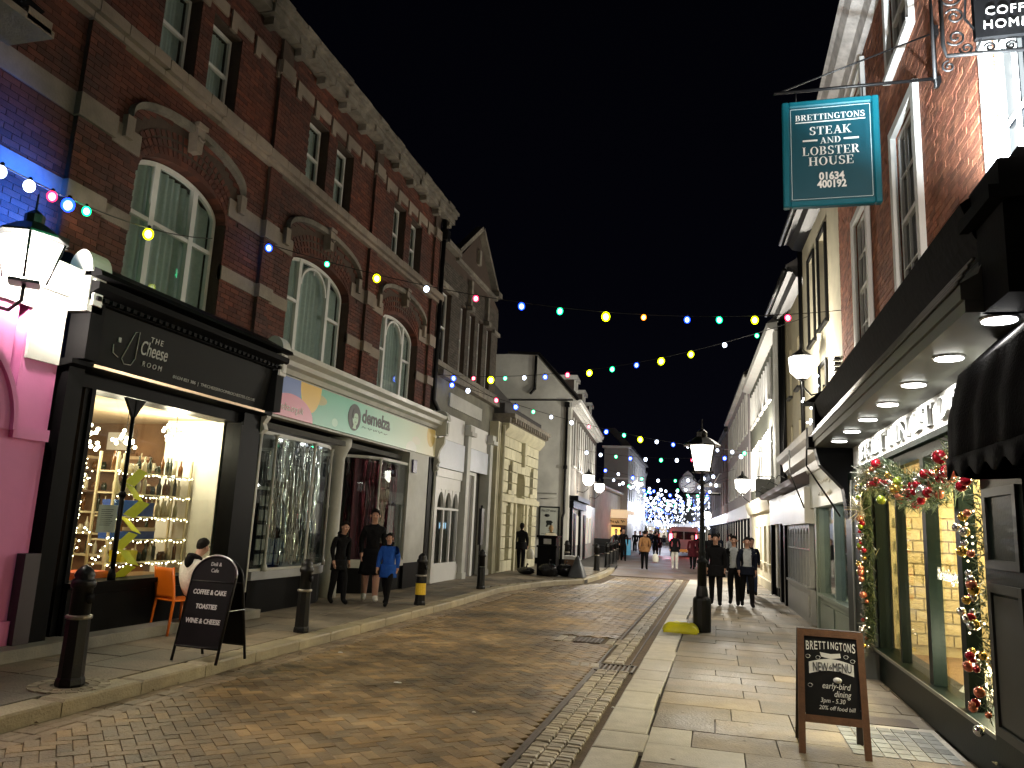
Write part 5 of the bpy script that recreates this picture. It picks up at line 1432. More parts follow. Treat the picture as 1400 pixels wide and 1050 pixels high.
# ================================================================ RIGHT: orange brick building over the steak house
FR = frame((2.3, 0), (0, 1), (-1, 0)); FQ = frame((2.0, 0), (0, 1), (-1, 0))
ob = thing('orange_brick_building', 'tall orange brick house with small-paned sashes in white frames above the steak house', 'building', (3.2, 9, 0))
wn_ = [(9.15, 10.25, 4.52, 6.95), (12.15, 13.3, 4.6, 6.95), (5.35, 6.75, 4.45, 7.3), (9.15, 10.25, 7.9, 9.2), (12.15, 13.3, 7.9, 9.2)]
m = MB(FR); holed_wall(m, 3.0, 15.1, 3.9, 9.7, wn_, -.35, 0); m.box(3, 15.1, -.6, -.4, 3.9, 9.7); m.build('wall', MORTAR_L, ob)
bricks(ob, FR, 3.6, 15.1, 4.0, 9.65, wn_, BRICK_OR, jit=.007)
for k, (a_, b_, z0, z1) in enumerate(wn_):
    m = MB(FR); w = .12
    m.box(a_ - w, a_ + .01, .022, .09, z0 - .02, z1 + .12); m.box(b_ - .01, b_ + w, .022, .09, z0 - .02, z1 + .12); m.box(a_ + .011, b_ - .011, .022, .088, z1, z1 + .12)
    m.box(a_ - w, b_ + w, .02, .12, z0 - .10, z0 - .021)
    m.build('window_surround', WHITE, ob)
for a_, b_, z0, z1 in wn_:
    sash(ob, FR, a_ + .01, b_ - .01, z0, z1, cols=3 if b_ - a_ < 1.3 else 4, rows=4 if z1 - z0 > 2 else 2, t=.0, bar=.06)
m = MB(FR)
m.prism([(0, 9.45), (.1, 9.5), (.14, 9.72), (.30, 9.80), (.36, 10.0), (.42, 10.06), (0, 10.1)], 3.0, 15.2, 'x')
m.build('eaves_cornice', pm('flaking_white_stone', (.45, .42, .40), .85, .35, 5, .5, 20, wear=.4), ob)
m = MB(FR); m.box(3.4, 4.9, .022, .05, 4.1, 9.6) ; m.build('pale_quoin_strip', WHITE, ob)
m = MB(FR); m.prism([(.38, 10.1), (-2, 12), (-6, 12), (-6, 9.7), (0, 9.7)], 3, 15.2, 'x'); m.build('roof', ROOFM, ob)
# sagging chain on the ledge
chn = thing('chain', 'pale looped chain hanging along the brick wall above the shop gutter', 'chain', (2.2, 8.5, 4.2))
m = MB(FR)
pts = [Vector((7.3 + 1.7*k/30, .10, 4.72 - .25*(k/30) - .10*math.sin(math.pi*k/30))) for k in range(31)]
for k in range(30):
    c = (pts[k] + pts[k+1])/2; d = (pts[k+1] - pts[k]); 
    ring = []
    for j in range(10):
        t = 2*math.pi*j/10; a2 = Vector((0, 0, 1)) if k % 2 else Vector((0, 1, 0))
        ring.append(c + d.normalized()*(.042*math.cos(t)) + a2*(.020*math.sin(t)))
    m.tube(ring, .007, 5, closed=True)
m.build('chain_link', STEEL, chn)
# ------------------------------------------------ steak house shopfront
st = thing('steak_house_front', 'dark green restaurant shopfront with lit white raised-letter fascia and downlit soffit', 'shopfront', (2.0, 9, 0))
m = MB(FQ)
m.prism([(-.31, 3.46), (.42, 3.46), (.50, 3.60), (.56, 3.80), (.52, 3.83), (-.31, 4.18)], 4.95, 12.35, 'x')
m.build('gutter_roof', LEAD, st)
m = MB(FQ)
m.prism([(-.2, 3.18), (.60, 3.18), (.60, 3.28), (.50, 3.34), (.46, 3.45), (-.2, 3.455)], 4.9, 12.4, 'x')
m.build('cornice', SAGE, st)
m = MB(FQ); m.prism([(-.2, 3.10), (.58, 3.10), (.58, 3.178), (-.2, 3.178)], 4.9, 12.4, 'x'); m.build('soffit', SAGE, st)
m = MB(FQ)
for k in range(4): m.tube([(4.9, .61 - .03*k, 3.28 + .05*k), (12.4, .61 - .03*k, 3.28 + .05*k)], .012, 6)
m.build('cornice_bead', SAGE, st)
m = MB(FQ); m.box(5.6, 12.3, -.1, .04, 2.78, 3.098); m.build('fascia', WHITE, st)
serif('BRETTINGTONS', .205, (1.955, 9.0, 2.84), (0, -1, 0), (0, 0, 1), pm('raised_white_letter', (.60, .62, .62), .4, .05, 5), st, width=5.3, depth=.035)
m = MB(FQ); m.box(5.6, 12.3, -.1, .065, 2.72, 2.778); m.build('fascia_rail', DGREEN, st)
for k in range(7):
    s = 5.04 + 1.055*k
    m = MB(FQ); m.lathe([(.10, 3.085), (.11, 3.098)], (s, .36), 14); dl = m.build('downlight', STEEL, st)
    m = MB(FQ); m.lathe([(.095, 3.078), (.095, 3.084)], (s, .36), 14); m.build('downlight_lens', em('downlight_glow', (1, .98, .92), 30, sample=False), dl)
    lamp(st, FQ @ Vector((s, .36, 3.06)), 120, (1, .96, .88), .03, spot=150, direction=(.75, 0, -1))
# piers
def pier(root, F, s0, s1, t0, t1, z0, z1, cap=True, mt=None, side=None):
    mt = mt or DGREEN
    m = MB(F); m.box(s0, s1, t0, t1, z0, z1)
    m.box(s0 - .03, s1 + .03, t0, t1 + .03, z0, z0 + .28)
    if cap: m.box(s0 - .05, s1 + .05, t0, t1 + .05, z1 + .001, z1 + .06); m.box(s0 - .03, s1 + .03, t0, t1 + .03, z1 - .06, z1)
    o = m.build('pier', mt, root)
    return o
pier(st, FQ, 5.5, 6.3, -.5, .15, .02, 2.30)
m = MB(FQ)
for za, zb in ((.5, 1.5), (1.6, 2.15)): 
    m.box(5.58, 5.64, .151, .17, za, zb); m.box(6.16, 6.22, .151, .17, za, zb); m.box(5.641, 6.159, .151, .17, za, za + .06); m.box(5.641, 6.159, .151, .17, zb - .06, zb)
m.box(5.66, 6.14, .151, .158, .58, 1.42)
m.build('pier_panel', pm('dark_sage_paint', (.045, .047, .043), .45, .1, 4, spec=.1), st)
pier(st, FQ, 11.3, 12.65, -.5, .12, .02, 2.72, cap=False)
m = MB(FQ)
m.box(11.16, 11.29, -.05, .16, .3, 2.7); m.box(11.14, 11.31, -.05, .18, 1.9, 1.96); m.box(11.14, 11.31, -.05, .19, .02, .34)
m.box(12.0, 12.06, .121, .14, .3, 2.6)
m.build('pier_trim', SAGE, st)
m = MB(FQ)
m.prism([(0, 2.0), (.12, 2.05), (.18, 2.5), (.50, 2.85), (.56, 3.09), (0, 3.09)], 12.34, 12.62, 'x')
m.box(12.30, 12.66, 0, .66, 3.10, 3.26); m.box(12.34, 12.62, 0, .56, 3.262, 3.78); m.prism([(0, 3.785), (.70, 3.785), (.30, 4.06), (0, 4.1)], 12.26, 12.7, 'x')
m.build('console', CHAR, st)
m = MB(FQ)
m.box(4.5, 4.95, -.2, .48, 3.1, 3.62); m.box(4.45, 5.0, -.2, .56, 3.622, 3.70); m.box(4.47, 4.98, -.2, .50, 3.702, 3.86); m.box(4.47, 4.98, .12, .40, 3.861, 3.92); m.box(4.951, 4.965, .1, .35, 3.2, 3.55)
m.build('corner_console', CHAR, st)
# window
m = MB(FQ)
m.box(6.3, 11.16, -.10, -.0, .02, .36); m.box(6.3, 11.16, -.3, .05, .36, .42); m.box(6.3, 11.16, -.1, 0, 2.60, 2.719)
for s in (7.47, 8.58): m.box(s - .07, s + .07, -.12, 0, .421, 2.6)
m.box(6.3, 6.4, -.12, 0, .421, 2.6); m.box(11.04, 11.158, -.12, 0, .421, 2.6); m.box(9.9, 9.98, -.12, -.02, .421, 2.6)
m.build('window_frame', DGREEN, st)
m = MB(FQ); m.box(6.3, 11.16, .051, .065, .385, .418); m.build('sill_nosing', SAGE, st)
m = MB(FQ); m.box(6.4, 11.04, -.075, -.069, .42, 2.6); m.build('pane', GLASS, st)
text('Brettingtons', .17, (2.05, 7.98, 1.42), (0, -1, 0), (0, 0, 1), LETTERW, st, width=.82, shear=.2) 
m = MB(FQ)
m.box(6.3, 11.2, -2.2, -2.1, 0, 2.8); m.box(6.2, 6.3, -2.1, -.2, 0, 2.8); m.box(11.2, 11.3, -2.1, -.2, 0, 2.8)
m.build('room_wall', pm('ochre_room_wall', (.62, .52, .28), .85, .2, 3, wear=.3), st)
m = MB(FQ); m.box(6.3, 11.2, -2.1, -.12, 2.62, 2.7); m.build('room_ceiling', ROOMW, st)
m = MB(FQ); m.box(6.3, 11.2, -2.1, -.12, .30, .36); m.build('window_bed', MATS['oak_board'], st)
# rough inner brick panel behind
items = []
for k in range(14):
    for j in range(8): items.append(((11.19, -.35 - .21*j - (.1 if k % 2 else 0), .55 + .145*k), (.06, .195, .125)))
pieces(st, 'inner_brick', items, pm('ochre_brick', (.56, .46, .25), .85, .2, 6, .5, piece=.10), FQ)
lamp(st, FQ @ Vector((7.0, -.5, 2.45)), 320, (1, .80, .45), .12); lamp(st, FQ @ Vector((9.9, -1.2, 2.4)), 420, (1, .74, .36), .12); lamp(st, FQ @ Vector((8.2, -1.5, 2.3)), 150, (1, .78, .4), .12); lamp(st, FQ @ Vector((7.6, -.45, .75)), 420, (1, .88, .6), .08)
# glowing snowy village in the window
vs = thing('lit_snow_scene', 'brightly glowing white snow scene with little houses on the restaurant window bed', 'decoration', FQ @ Vector((7.6, -.4, .36)))
m = MB(FQ); rq = random.Random(9)
def SN(u, v): return (7.0 + 1.55*u, -.15 - .5*v, .37 + .10*math.sin(u*9)*math.sin(v*5) + .12*v + .03*math.sin(u*31))
m.grid(SN, 24, 8); m.build('snow_blanket', pm('cotton_snow', (.85, .82, .74), .9, .1, 9), vs, recalc=False)
for k in range(5):
    s = 7.05 + .32*k; t = -.35 - .08*(k % 2)
    m = MB(FQ); m.box(s, s + .15, t - .1, t, .45, .60); m.prism([(t + .02, .60), (t - .05, .70), (t - .12, .60)], s - .01, s + .16, 'x'); o = m.build('toy_house', pm('toy_house_cream', (.7, .6, .4), .7, .1, 5), vs)
    m = MB(FQ); m.box(s + .03, s + .07, t + .001, t + .004, .50, .55); m.box(s + .09, s + .13, t + .001, t + .004, .50, .55); m.build('toy_window', em('warm_bulb', (1, .80, .50), 30, sample=False), o)
fairy(FQ, 6.5, 8.5, -.3, lambda u: .62 + .1*math.sin(u*9), 40, 'warm fairy lights heaped over the glowing snow scene', 'fairy lights in the steak house window', seed=31, sag=.12, r=.016)
fairy(FQ, 6.45, 7.4, -.25, lambda u: 1.0 + 1.3*u, 16, 'warm star lights rising in the nearest pane of the steak house window', 'fairy lights in the steak house window', seed=32, sag=.25, r=.02)
fairy(FQ, 7.6, 8.5, -.6, lambda u: .9 + .5*u, 9, 'faint star lights behind the lettered pane of the steak house', 'fairy lights in the steak house window', seed=33, sag=.15, r=.018)
# garland round the window
ga = thing('christmas_garland', 'bushy tinsel Christmas garland with red, gold and silver baubles framing the restaurant window', 'garland', FQ @ Vector((9.5, .15, 2.4)))
path = []
for k in range(40): path.append((10.98 - .02*math.sin(k), .10, .55 + 2.0*k/40))
for k in range(50): u = k/50; path.append((10.95 - 4.35*u, .11, 2.50 - (.0 if u < .35 else .27*math.sin((u - .35)/.65*math.pi)**.7)))
side = [(6.52 + .04*math.sin(k), .10, 2.45 - 1.95*k/34) for k in range(34)]
rq = random.Random(21)
GREENT = pm('fir_tinsel', (.035, .06, .025), .6, .4, 20); SILT = pm('silver_tinsel', (.55, .55, .48), .3, .3, 20, metal=.7)
def tuft(m, p, r, n, L_):
    for k in range(n):
        d = Vector((rq.uniform(-1, 1), rq.uniform(-.3, 1), rq.uniform(-1, 1))).normalized()*rq.uniform(.5, 1)*L_
        q = Vector(p) + Vector((rq.uniform(-r, r), rq.uniform(-r*.5, r*.7), rq.uniform(-r, r)))
        e = d.cross(Vector((rq.random(), rq.random(), rq.random()))).normalized()*.006
        m.quad(q - e, q + e, q + d + e*.3, q + d - e*.3)
m = MB(FQ)
for i, p in enumerate(path): tuft(m, p, .08 if i < 40 else .15, 60 if i < 40 else 80, .13)
for i, p in enumerate(side): tuft(m, p, .05, 14, .09)
o = m.build('foliage', GREENT, ga, recalc=False); o['kind'] = 'stuff'
m = MB(FQ)
for i, p in enumerate(path):
    if 38 < i < 62 or i % 5 == 0: tuft(m, p, .12, 14, .13)
for c_ in ((10.2, .22, 2.55), (10.75, .22, 2.15)): tuft(m, c_, .03, 90, .24)
o = m.build('silver_tinsel', SILT, ga, recalc=False); o['kind'] = 'stuff'
BC = {'red_bauble': pm('red_bauble_glass', (.32, .008, .02), .15, .1, 3, metal=.5, coat=.3), 'silver_bauble': pm('silver_bauble_glass', (.75, .75, .72), .12, .1, 3, metal=.9), 'gold_bauble': pm('gold_bauble_glass', (.75, .50, .12), .15, .1, 3, metal=.9), 'green_bauble': pm('green_bauble_glass', (.35, .45, .05), .15, .1, 3, metal=.6), 'copper_bauble': pm('copper_bauble_glass', (.6, .2, .12), .18, .1, 3, metal=.7)}
for i in range(180):
    p = rq.choice(path if i % 4 else side); r_ = rq.uniform(.020, .045)
    nm = rq.choices(list(BC), (4, 5, 2, 1, 3))[0]
    if i >= 90 and p[2] > 2.2 and p[0] < 9: nm = 'red_bauble' if i % 3 else 'copper_bauble'; r_ *= 1.3
    q = (p[0] + rq.uniform(-.13, .13), p[1] + rq.uniform(.05, .13), p[2] + rq.uniform(-.13, .10))
    m = MB(FQ); m.sphere(q, r_, 10); m.build(nm, BC[nm], ga)
for q, r_, nm in (((9.55, .24, 2.62), .06, 'red_bauble'), ((6.95, .24, 2.45), .06, 'red_bauble'), ((6.85, .22, 2.33), .05, 'red_bauble'), ((8.6, .22, 2.36), .05, 'green_bauble'), ((8.6, .24, 2.28), .06, 'gold_bauble'), ((7.5, .25, 2.2), .06, 'silver_bauble'), ((9.3, .25, 2.2), .05, 'green_bauble')):
    m = MB(FQ); m.sphere(q, r_, 14); m.build(nm, BC[nm], ga)
m = MB(FQ)
for p in path + side:
    for k in range(2):
        if rq.random() < .34: m.sphere((p[0] + rq.uniform(-.1, .1), p[1] + rq.uniform(.04, .14), p[2] + rq.uniform(-.1, .1)), .009, 5)
o = m.build('garland_bulb', em('garland_bulb_light', (1, .84, .6), 5, sample=False), ga); o['kind'] = 'stuff'
m = MB(FQ); m.prism([(.06, 2.3), (.3, 2.3), (.3, 2.6), (.06, 2.7)], 8.45, 8.75, 'x'); 
# closed awning
aw = thing('awning', 'folded black fabric awning with a scalloped edge in front of the steak house', 'awning', (1.75, 4.9, 2.2))
def AW(u, v):
    # v: round the profile ; u along y
    prof = [(1.99, 3.08), (1.80, 3.10), (1.55, 2.86), (1.47, 2.55), (1.46, 2.30)]
    k = min(3, int(v*4)); f = v*4 - k
    a_, b_ = prof[k], prof[k+1]
    x = a_[0] + (b_[0] - a_[0])*f; z = a_[1] + (b_[1] - a_[1])*f
    return (x + .012*math.sin(u*40)*v, 2.9 + 2.7*u, z)
m = MB(); m.grid(AW, 36, 8); o = m.build('canopy_cloth', pm('black_canvas', (.003, .003, .004), .95, .3, 8, .3, 60, spec=.08), aw, recalc=False); o.modifiers.new('t', 'SOLIDIFY').thickness = .012
m = MB(); m.grid(lambda u, v: (1.455, 2.9 + 2.7*u, 2.30 - v*(.11 + .03*math.cos(u*2*math.pi*9))), 108, 1); o = m.build('valance', MATS['black_canvas'], aw, recalc=False); o.modifiers.new('t', 'SOLIDIFY').thickness = .008
m = MB(); m.prism([(1.99, 3.07), (1.80, 3.08), (1.56, 2.85), (1.49, 2.55), (1.48, 2.30), (1.50, 2.19), (1.62, 2.17), (1.80, 2.18), (1.99, 2.2)], 5.56, 5.585); m.build('side_flap', MATS['black_canvas'], aw)
m = MB(); m.tube([(1.49, 2.85, 2.31), (1.49, 5.62, 2.31)], .018, 6); m.build('front_bar', STEEL, aw)
# floodlight on the ledge lighting the window, and small flood by the gutter
fl = thing('floodlight', 'small square white floodlight standing on the shop gutter', 'floodlight', (1.62, 7.85, 3.8))
m = MB(); m.box(1.60, 1.68, 7.78, 7.98, 3.84, 4.0); m.box(1.64, 1.70, 7.86, 7.90, 3.74, 3.84); m.build('housing', BLACKM, fl)
m = MB(); m.box(1.61, 1.67, 7.765, 7.779, 3.85, 3.99); m.build('lens', em('flood_lens', (1, .97, .92), 6, sample=False), fl)
f2 = thing('floodlight', 'flat uplighter lying on the near corner console under the white-lit sash', 'floodlight', (1.9, 5.2, 4.0))
m = MB(); m.box(1.78, 1.96, 5.55, 5.75, 3.96, 4.05); m.build('housing', BLACKM, f2)
m = MB(); m.box(1.80, 1.94, 5.57, 5.73, 4.052, 4.056); m.build('lens', em('flood_lens', (1, .97, .92), 6, sample=False), f2)
lamp(f2, (1.87, 5.65, 4.12), 6000, (.86, .96, 1.0), .05, spot=110, direction=(.35, .22, 1))

f3 = thing('floodlight', 'black bracket floodlight high on the wall above the viewpoint, aimed along the brick front', 'floodlight', (2.0, .9, 4.0))
m = MB(); m.box(1.80, 2.0, .85, 1.05, 3.95, 4.12); m.box(2.0, 2.29, .92, .98, 4.0, 4.05); m.build('housing', BLACKM, f3)
m = MB(); m.box(1.82, 1.98, 1.051, 1.056, 3.97, 4.10); m.build('lens', em('flood_lens', (1, .97, .92), 6, sample=False), f3)
lamp(f3, (1.90, 1.12, 4.03), 2300, (1, .90, .78), .06, spot=50, direction=(-.02, 7.4, 2.75))
# ------------------------------------------------ hanging sign
TEAL = pm('teal_sign_paint', (.003, .095, .13), .35, .06, 3, .04)
TEALD = pm('teal_sign_field', (.002, .052, .075), .4, .06, 3)
hs_ = thing('hanging_sign', 'teal hanging pub sign lettered for a steak and lobster house on an iron rod', 'sign', (1.2, 8.2, 5.15))
sx0, sx1, sz0, sz1, sy = .70, 1.67, 5.20, 6.42, 8.2
m = MB(); m.box(sx0 + .05, sx1 - .05, sy - .02, sy + .02, sz0 + .05, sz1 - .05); m.build('panel', TEALD, hs_)
m = MB()
for (x0, x1, z0, z1) in ((sx0, sx0 + .07, sz0, sz1), (sx1 - .07, sx1, sz0, sz1), (sx0 + .07, sx1 - .07, sz0, sz0 + .07), (sx0 + .07, sx1 - .07, sz1 - .07, sz1)):
    m.box(x0, x1, sy - .045, sy + .045, z0, z1)
m.build('frame', TEAL, hs_, bevel=.012)
m = MB()
for (x0, x1, z0, z1) in ((sx0 + .085, sx0 + .09, sz0 + .09, sz1 - .09), (sx1 - .09, sx1 - .085, sz0 + .09, sz1 - .09), (sx0 + .09, sx1 - .09, sz0 + .085, sz0 + .09), (sx0 + .09, sx1 - .09, sz1 - .09, sz1 - .085)):
    m.box(x0, x1, sy - .024, sy - .0205, z0, z1)
m.build('fine_line', pm('silver_line', (.5, .6, .62), .4, .05, 5), hs_)
sc_x = .5*(sx0 + sx1); fy = sy - .0205
def SG(t_, z, h, w): serif(t_, h, (sc_x, fy - .0, z), (1, 0, 0), (0, 0, 1), LETTERW, hs_, width=w, depth=-.006)
SG('BRETTINGTONS', 6.195, .068, .70)
SG('STEAK', 6.02, .095, .42); SG('AND', 5.915, .072, .21); SG('LOBSTER', 5.785, .098, .57); SG('HOUSE', 5.665, .098, .45)
m = MB(); m.box(sc_x - .35, sc_x + .35, fy - .005, fy, 6.165, 6.175); m.box(sc_x - .28, sc_x - .13, fy - .005, fy, 5.945, 5.963); m.box(sc_x + .13, sc_x + .28, fy - .005, fy, 5.945, 5.963); m.build('rule', LETTERW, hs_)
text('01634', .115, (sc_x, fy - .003, 5.50), (1, 0, 0), (0, 0, 1), LETTERW, hs_, bold=.004, depth=.002, width=.25)
text('400192', .115, (sc_x, fy - .003, 5.41), (1, 0, 0), (0, 0, 1), LETTERW, hs_, bold=.004, depth=.002, width=.29)
m = MB(); m.tube([(.62, sy, 6.56), (2.24, sy, 6.56)], .018, 8); m.tube([(.68, sy, 6.57), (2.2, sy, 7.08)], .009, 6); m.tube([(2.235, sy, 6.45), (2.235, sy, 7.2)], .022, 6)
for x in (.85, 1.52): m.tube([(x, sy, 6.56), (x, sy, 6.42)], .008, 6)
m.box(2.236, 2.275, sy - .05, sy + .05, 6.48, 6.56); m.box(2.236, 2.275, sy - .05, sy + .05, 7.05, 7.15)
m.build('bracket', BLACKM, hs_)
# scrolled bracket sign (nearest)
sg = thing('scroll_bracket_sign', 'black sign in a scrolled wrought-iron bracket, cut off by the top right corner', 'sign', (1.95, 6, 5.4))
m = MB(); m.box(1.92, 2.6, 5.97, 6.03, 5.56, 6.2); m.build('panel', BLACKP, sg)
text('COFFEE', .10, (1.99, 5.966, 5.74), (1, 0, 0), (0, 0, 1), LETTERG, sg, align='LEFT', space=1.15)
text('HOME MADE', .10, (1.97, 5.966, 5.625), (1, 0, 0), (0, 0, 1), LETTERG, sg, align='LEFT', space=1.15)
m = MB()
m.tube([(1.70, 6, 6.25), (1.70, 6, 5.55), (1.72, 6, 5.45), (2.5, 6, 5.44)], .016, 6); m.tube([(1.63, 6, 6.2), (1.63, 6, 5.27)], .012, 6)
def spiral(cx_, cz_, r0, turns, a0, sgn=1):
    return [(cx_ + r0*(1 - .8*k/26)*math.cos(a0 + sgn*turns*2*math.pi*k/26), 6, cz_ + r0*(1 - .8*k/26)*math.sin(a0 + sgn*turns*2*math.pi*k/26)) for k in range(27)]
for cx_, cz_, r0, a0, sg_ in ((1.79, 5.60, .07, 3.6, 1), (1.79, 5.78, .07, 2.6, -1), (1.86, 5.50, .05, 3.1, 1), (2.02, 5.49, .04, 3.0, -1), (1.73, 5.36, .05, 1.5, 1), (1.78, 5.95, .08, 3.1, 1), (2.16, 5.49, .04, .0, 1)): m.tube(spiral(cx_, cz_, r0, 1.4, a0, sg_), .009, 5)
m.tube([(1.72, 6, 6.1), (1.88, 6, 5.98), (1.86, 6, 5.75), (1.97, 6, 5.58), (1.92, 6, 5.46)], .010, 5)
m.build('scroll_bracket', BLACKM, sg)

# ================================================================ cream building and onwards
F6 = frame((2.3, 15.1), (-.045, 1), (-1, -.045))
cr = thing('cream_building', 'tall cream rendered house with black window surrounds and dark gutters beside the orange brick', 'building', (3.5, 19, 0))
wz = [(1.3, 2.1, 6.25, 8.2), (2.75, 3.45, 6.2, 8.15), (5.6, 6.1, 5.6, 7.0), (7.2, 7.6, 5.6, 7.0), (1.55, 2.3, 4.35, 5.35), (5.7, 6.1, 3.5, 4.8), (7.2, 7.6, 3.5, 4.8)]
m = MB(F6); holed_wall(m, 0, 4.4, 2.5, 8.9, [w for w in wz if w[0] < 4.4], -.3, .02); m.box(0, 4.4, -.4, -.31, 2.5, 8.9); m.build('wall', CREAM, cr)
m = MB(F6); holed_wall(m, 4.41, 8.6, 2.5, 8.2, [w for w in wz if w[0] > 4.4], -.3, -.06); m.box(4.41, 8.6, -.4, -.31, 2.5, 8.2); m.build('rear_wall', pm('yellow_cream_render', (.55, .49, .33), .8, .08, 1.5, .25, 60, wear=.15), cr)
for k, w in enumerate(wz):
    sash(cr, F6, w[0] + .02, w[1] - .02, w[2] + .02, w[3] - .02, cols=2, rows=4 if w[0] < 4 and w[3] > 6 else 2, t=-.12, bar=.05, fm=WHITE)
    if w[0] < 4.4:
        m = MB(F6); 
        for a_, b_ in ((w[0] - .10, w[0]), (w[1], w[1] + .10)): m.box(a_, b_, .021, .07, w[2] - .05, w[3] + .08)
        m.box(w[0], w[1], .021, .068, w[3], w[3] + .08); m.box(w[0] - .12, w[1] + .12, .021, .1, w[2] - .12, w[2] - .051)
        m.build('window_surround', BLACKM, cr)
    else:
        m = MB(F6); m.box(w[0] - .1, w[1] + .1, -.06, .05, w[2] - .06, w[2]); m.build('sill', BLACKM, cr)
m = MB(F6)
for a_, b_, zz, tt in ((0, 4.5, 8.9, .02), (4.5, 8.7, 8.2, -.06)):
    m.prism([(tt, zz - .08), (tt + .22, zz - .02), (tt + .30, zz + .1), (tt + .42, zz + .12), (tt + .42, zz + .24), (tt, zz + .3)], a_, b_, 'x')
    m.tube([(a_, tt + .50, zz + .15), (b_, tt + .50, zz + .15)], .06, 8)
m.tube([(4.45, .08, 8.8), (4.45, .08, 2.5)], .05, 8); m.tube([(8.65, .05, 8.1), (8.65, .05, .3)], .08, 8); m.tube([(8.4, .0, 8.1), (8.4, .0, 2.8)], .05, 8)
m.build('gutter', BLACKM, cr)
m = MB(F6); m.prism([(.5, 9.2), (-2, 11), (-5, 11), (-5, 8.9), (0, 8.9)], 0, 4.4, 'x'); m.prism([(.4, 8.5), (-2, 10), (-5, 10), (-5, 8.2), (0, 8.2)], 4.5, 8.6, 'x'); m.build('roof', ROOFM, cr)
m = MB(F6)
for k in range(6): m.box(.15, .32, .03, .14, 4.6 + .1*k, 4.65 + .1*k)
m.build('vent_louvre', BLACKM, cr)
wlc = wall_lantern(F6, 2.0, .45, 5.05, 1.2, 650, 'glaring white lantern high on the cream wall beside the orange brick building')
# --- second shop (grey-green) y 13-17
F7 = frame((2.02, 12.7), (-.022, 1), (-1, -.022))
s2 = thing('green_shopfront', 'grey-green shopfront with a steep moulded cornice and faint lettered fascia beyond the steak house', 'shopfront', (2.0, 15, 0))
m = MB(F7)
m.prism([(-.1, 3.05), (.10, 3.05), (.16, 3.2), (.30, 3.28), (.34, 3.45), (.46, 3.5), (.48, 3.62), (-.1, 3.75)], .1, 6.9, 'x')
m.build('cornice', pm('greyed_white_paint', (.46, .45, .45), .5, .12, 4), s2)
m = MB(F7); m.box(.1, 6.8, -.1, .06, 2.35, 3.049); m.build('fascia', pm('sage_white', (.50, .52, .49), .5, .06, 3), s2)
squiggle(F7, 1.6, 3.2, .066, 2.80, .06, 26, .014, LETTERW, s2, 6, 'faint_lettering'); squiggle(F7, 1.7, 3.1, .066, 2.58, .06, 22, .014, LETTERW, s2, 7, 'faint_lettering')
m = MB(F7)
m.box(0, .25, -.2, .04, .02, 2.349); m.box(3.75, 3.95, -.2, .04, .02, 2.349); m.box(1.9, 2.0, -.15, .0, .7, 2.349); m.box(.25, 3.75, -.15, .0, .02, .66); m.box(.25, 3.75, -.15, .05, .661, .72); m.box(.25, .33, -.15, 0, .721, 2.349); m.box(3.66, 3.75, -.15, 0, .721, 2.349)
m.box(.4, 1.8, .001, .02, .15, .55); m.box(2.1, 3.6, .001, .02, .15, .55)
m.build('window_frame', pm('grey_green_paint', (.15, .19, .17), .4, .1, 4), s2)
m = MB(F7); m.box(.3, 3.7, -.09, -.085, .72, 2.35); m.build('pane', GLASS, s2)
m = MB(F7); m.box(.2, 3.8, -1.3, -1.2, .02, 2.4); m.box(.2, .25, -1.2, -.2, .02, 2.4); m.box(.2, 3.8, -1.2, -.16, 2.3, 2.34); m.box(.2, 3.8, -1.2, -.16, .6, .66); m.build('room', pm('pale_room_wall', (.42, .44, .40), .8, .15, 3), s2)
lamp(s2, F7 @ Vector((1.2, -.5, 2.2)), 18, (1, .97, .9), .1); lamp(s2, F7 @ Vector((3.0, -.5, 2.2)), 9, (1, .97, .9), .1)
fairy(F7, .5, .56, -.2, lambda u: .8 + 1.4*u, 46, 'dense vertical strand of cool white lights in the green shop window', None, em('cool_fairy', (.85, .92, 1), 16, sample=False), r=.016, sag=.03, seed=51)
fairy(F7, 1.2, 1.24, -.3, lambda u: .8 + 1.0*u, 14, 'sparse vertical strand of cool white lights deeper in the green shop window', None, MATS['cool_fairy'], r=.014, sag=.03, seed=52)
m = MB(F7); m.tube([(3.9, .5, 3.5), (3.4, .55, 3.0), (2.6, .4, 2.3)], .015, 6); m.tube([(1.2, .5, 3.6), (.6, .6, 2.9), (.05, .2, 2.1)], .015, 6); m.build('awning_arm', BLACKM, s2)
# planter lights above
pl = thing('rooftop_lights', 'cluster of small white bulbs and a yellow tub on the ledge above the green shop', 'string lights', F7 @ Vector((.6, .1, 3.8)))
m = MB(F7); rq = random.Random(66)
for k in range(34): m.sphere((.2 + rq.uniform(0, 2.6), .1 + rq.uniform(0, .3), 3.80 + rq.uniform(0, .18) + (.5*rq.random() if k < 14 else 0)), .022, 6)
o = m.build('bulb', MATS['cool_fairy'], pl); o['kind'] = 'stuff'
m = MB(F7); m.box(.5, .7, .1, .3, 3.85, 4.2); m.build('yellow_tub', pm('yellow_plastic', (.6, .42, .02), .5, .1, 4), pl)
m = MB(F7)
m.box(.0, .9, -.2, .3, 2.9, 3.9); m.build('dark_ledge_box', CHAR, s2)
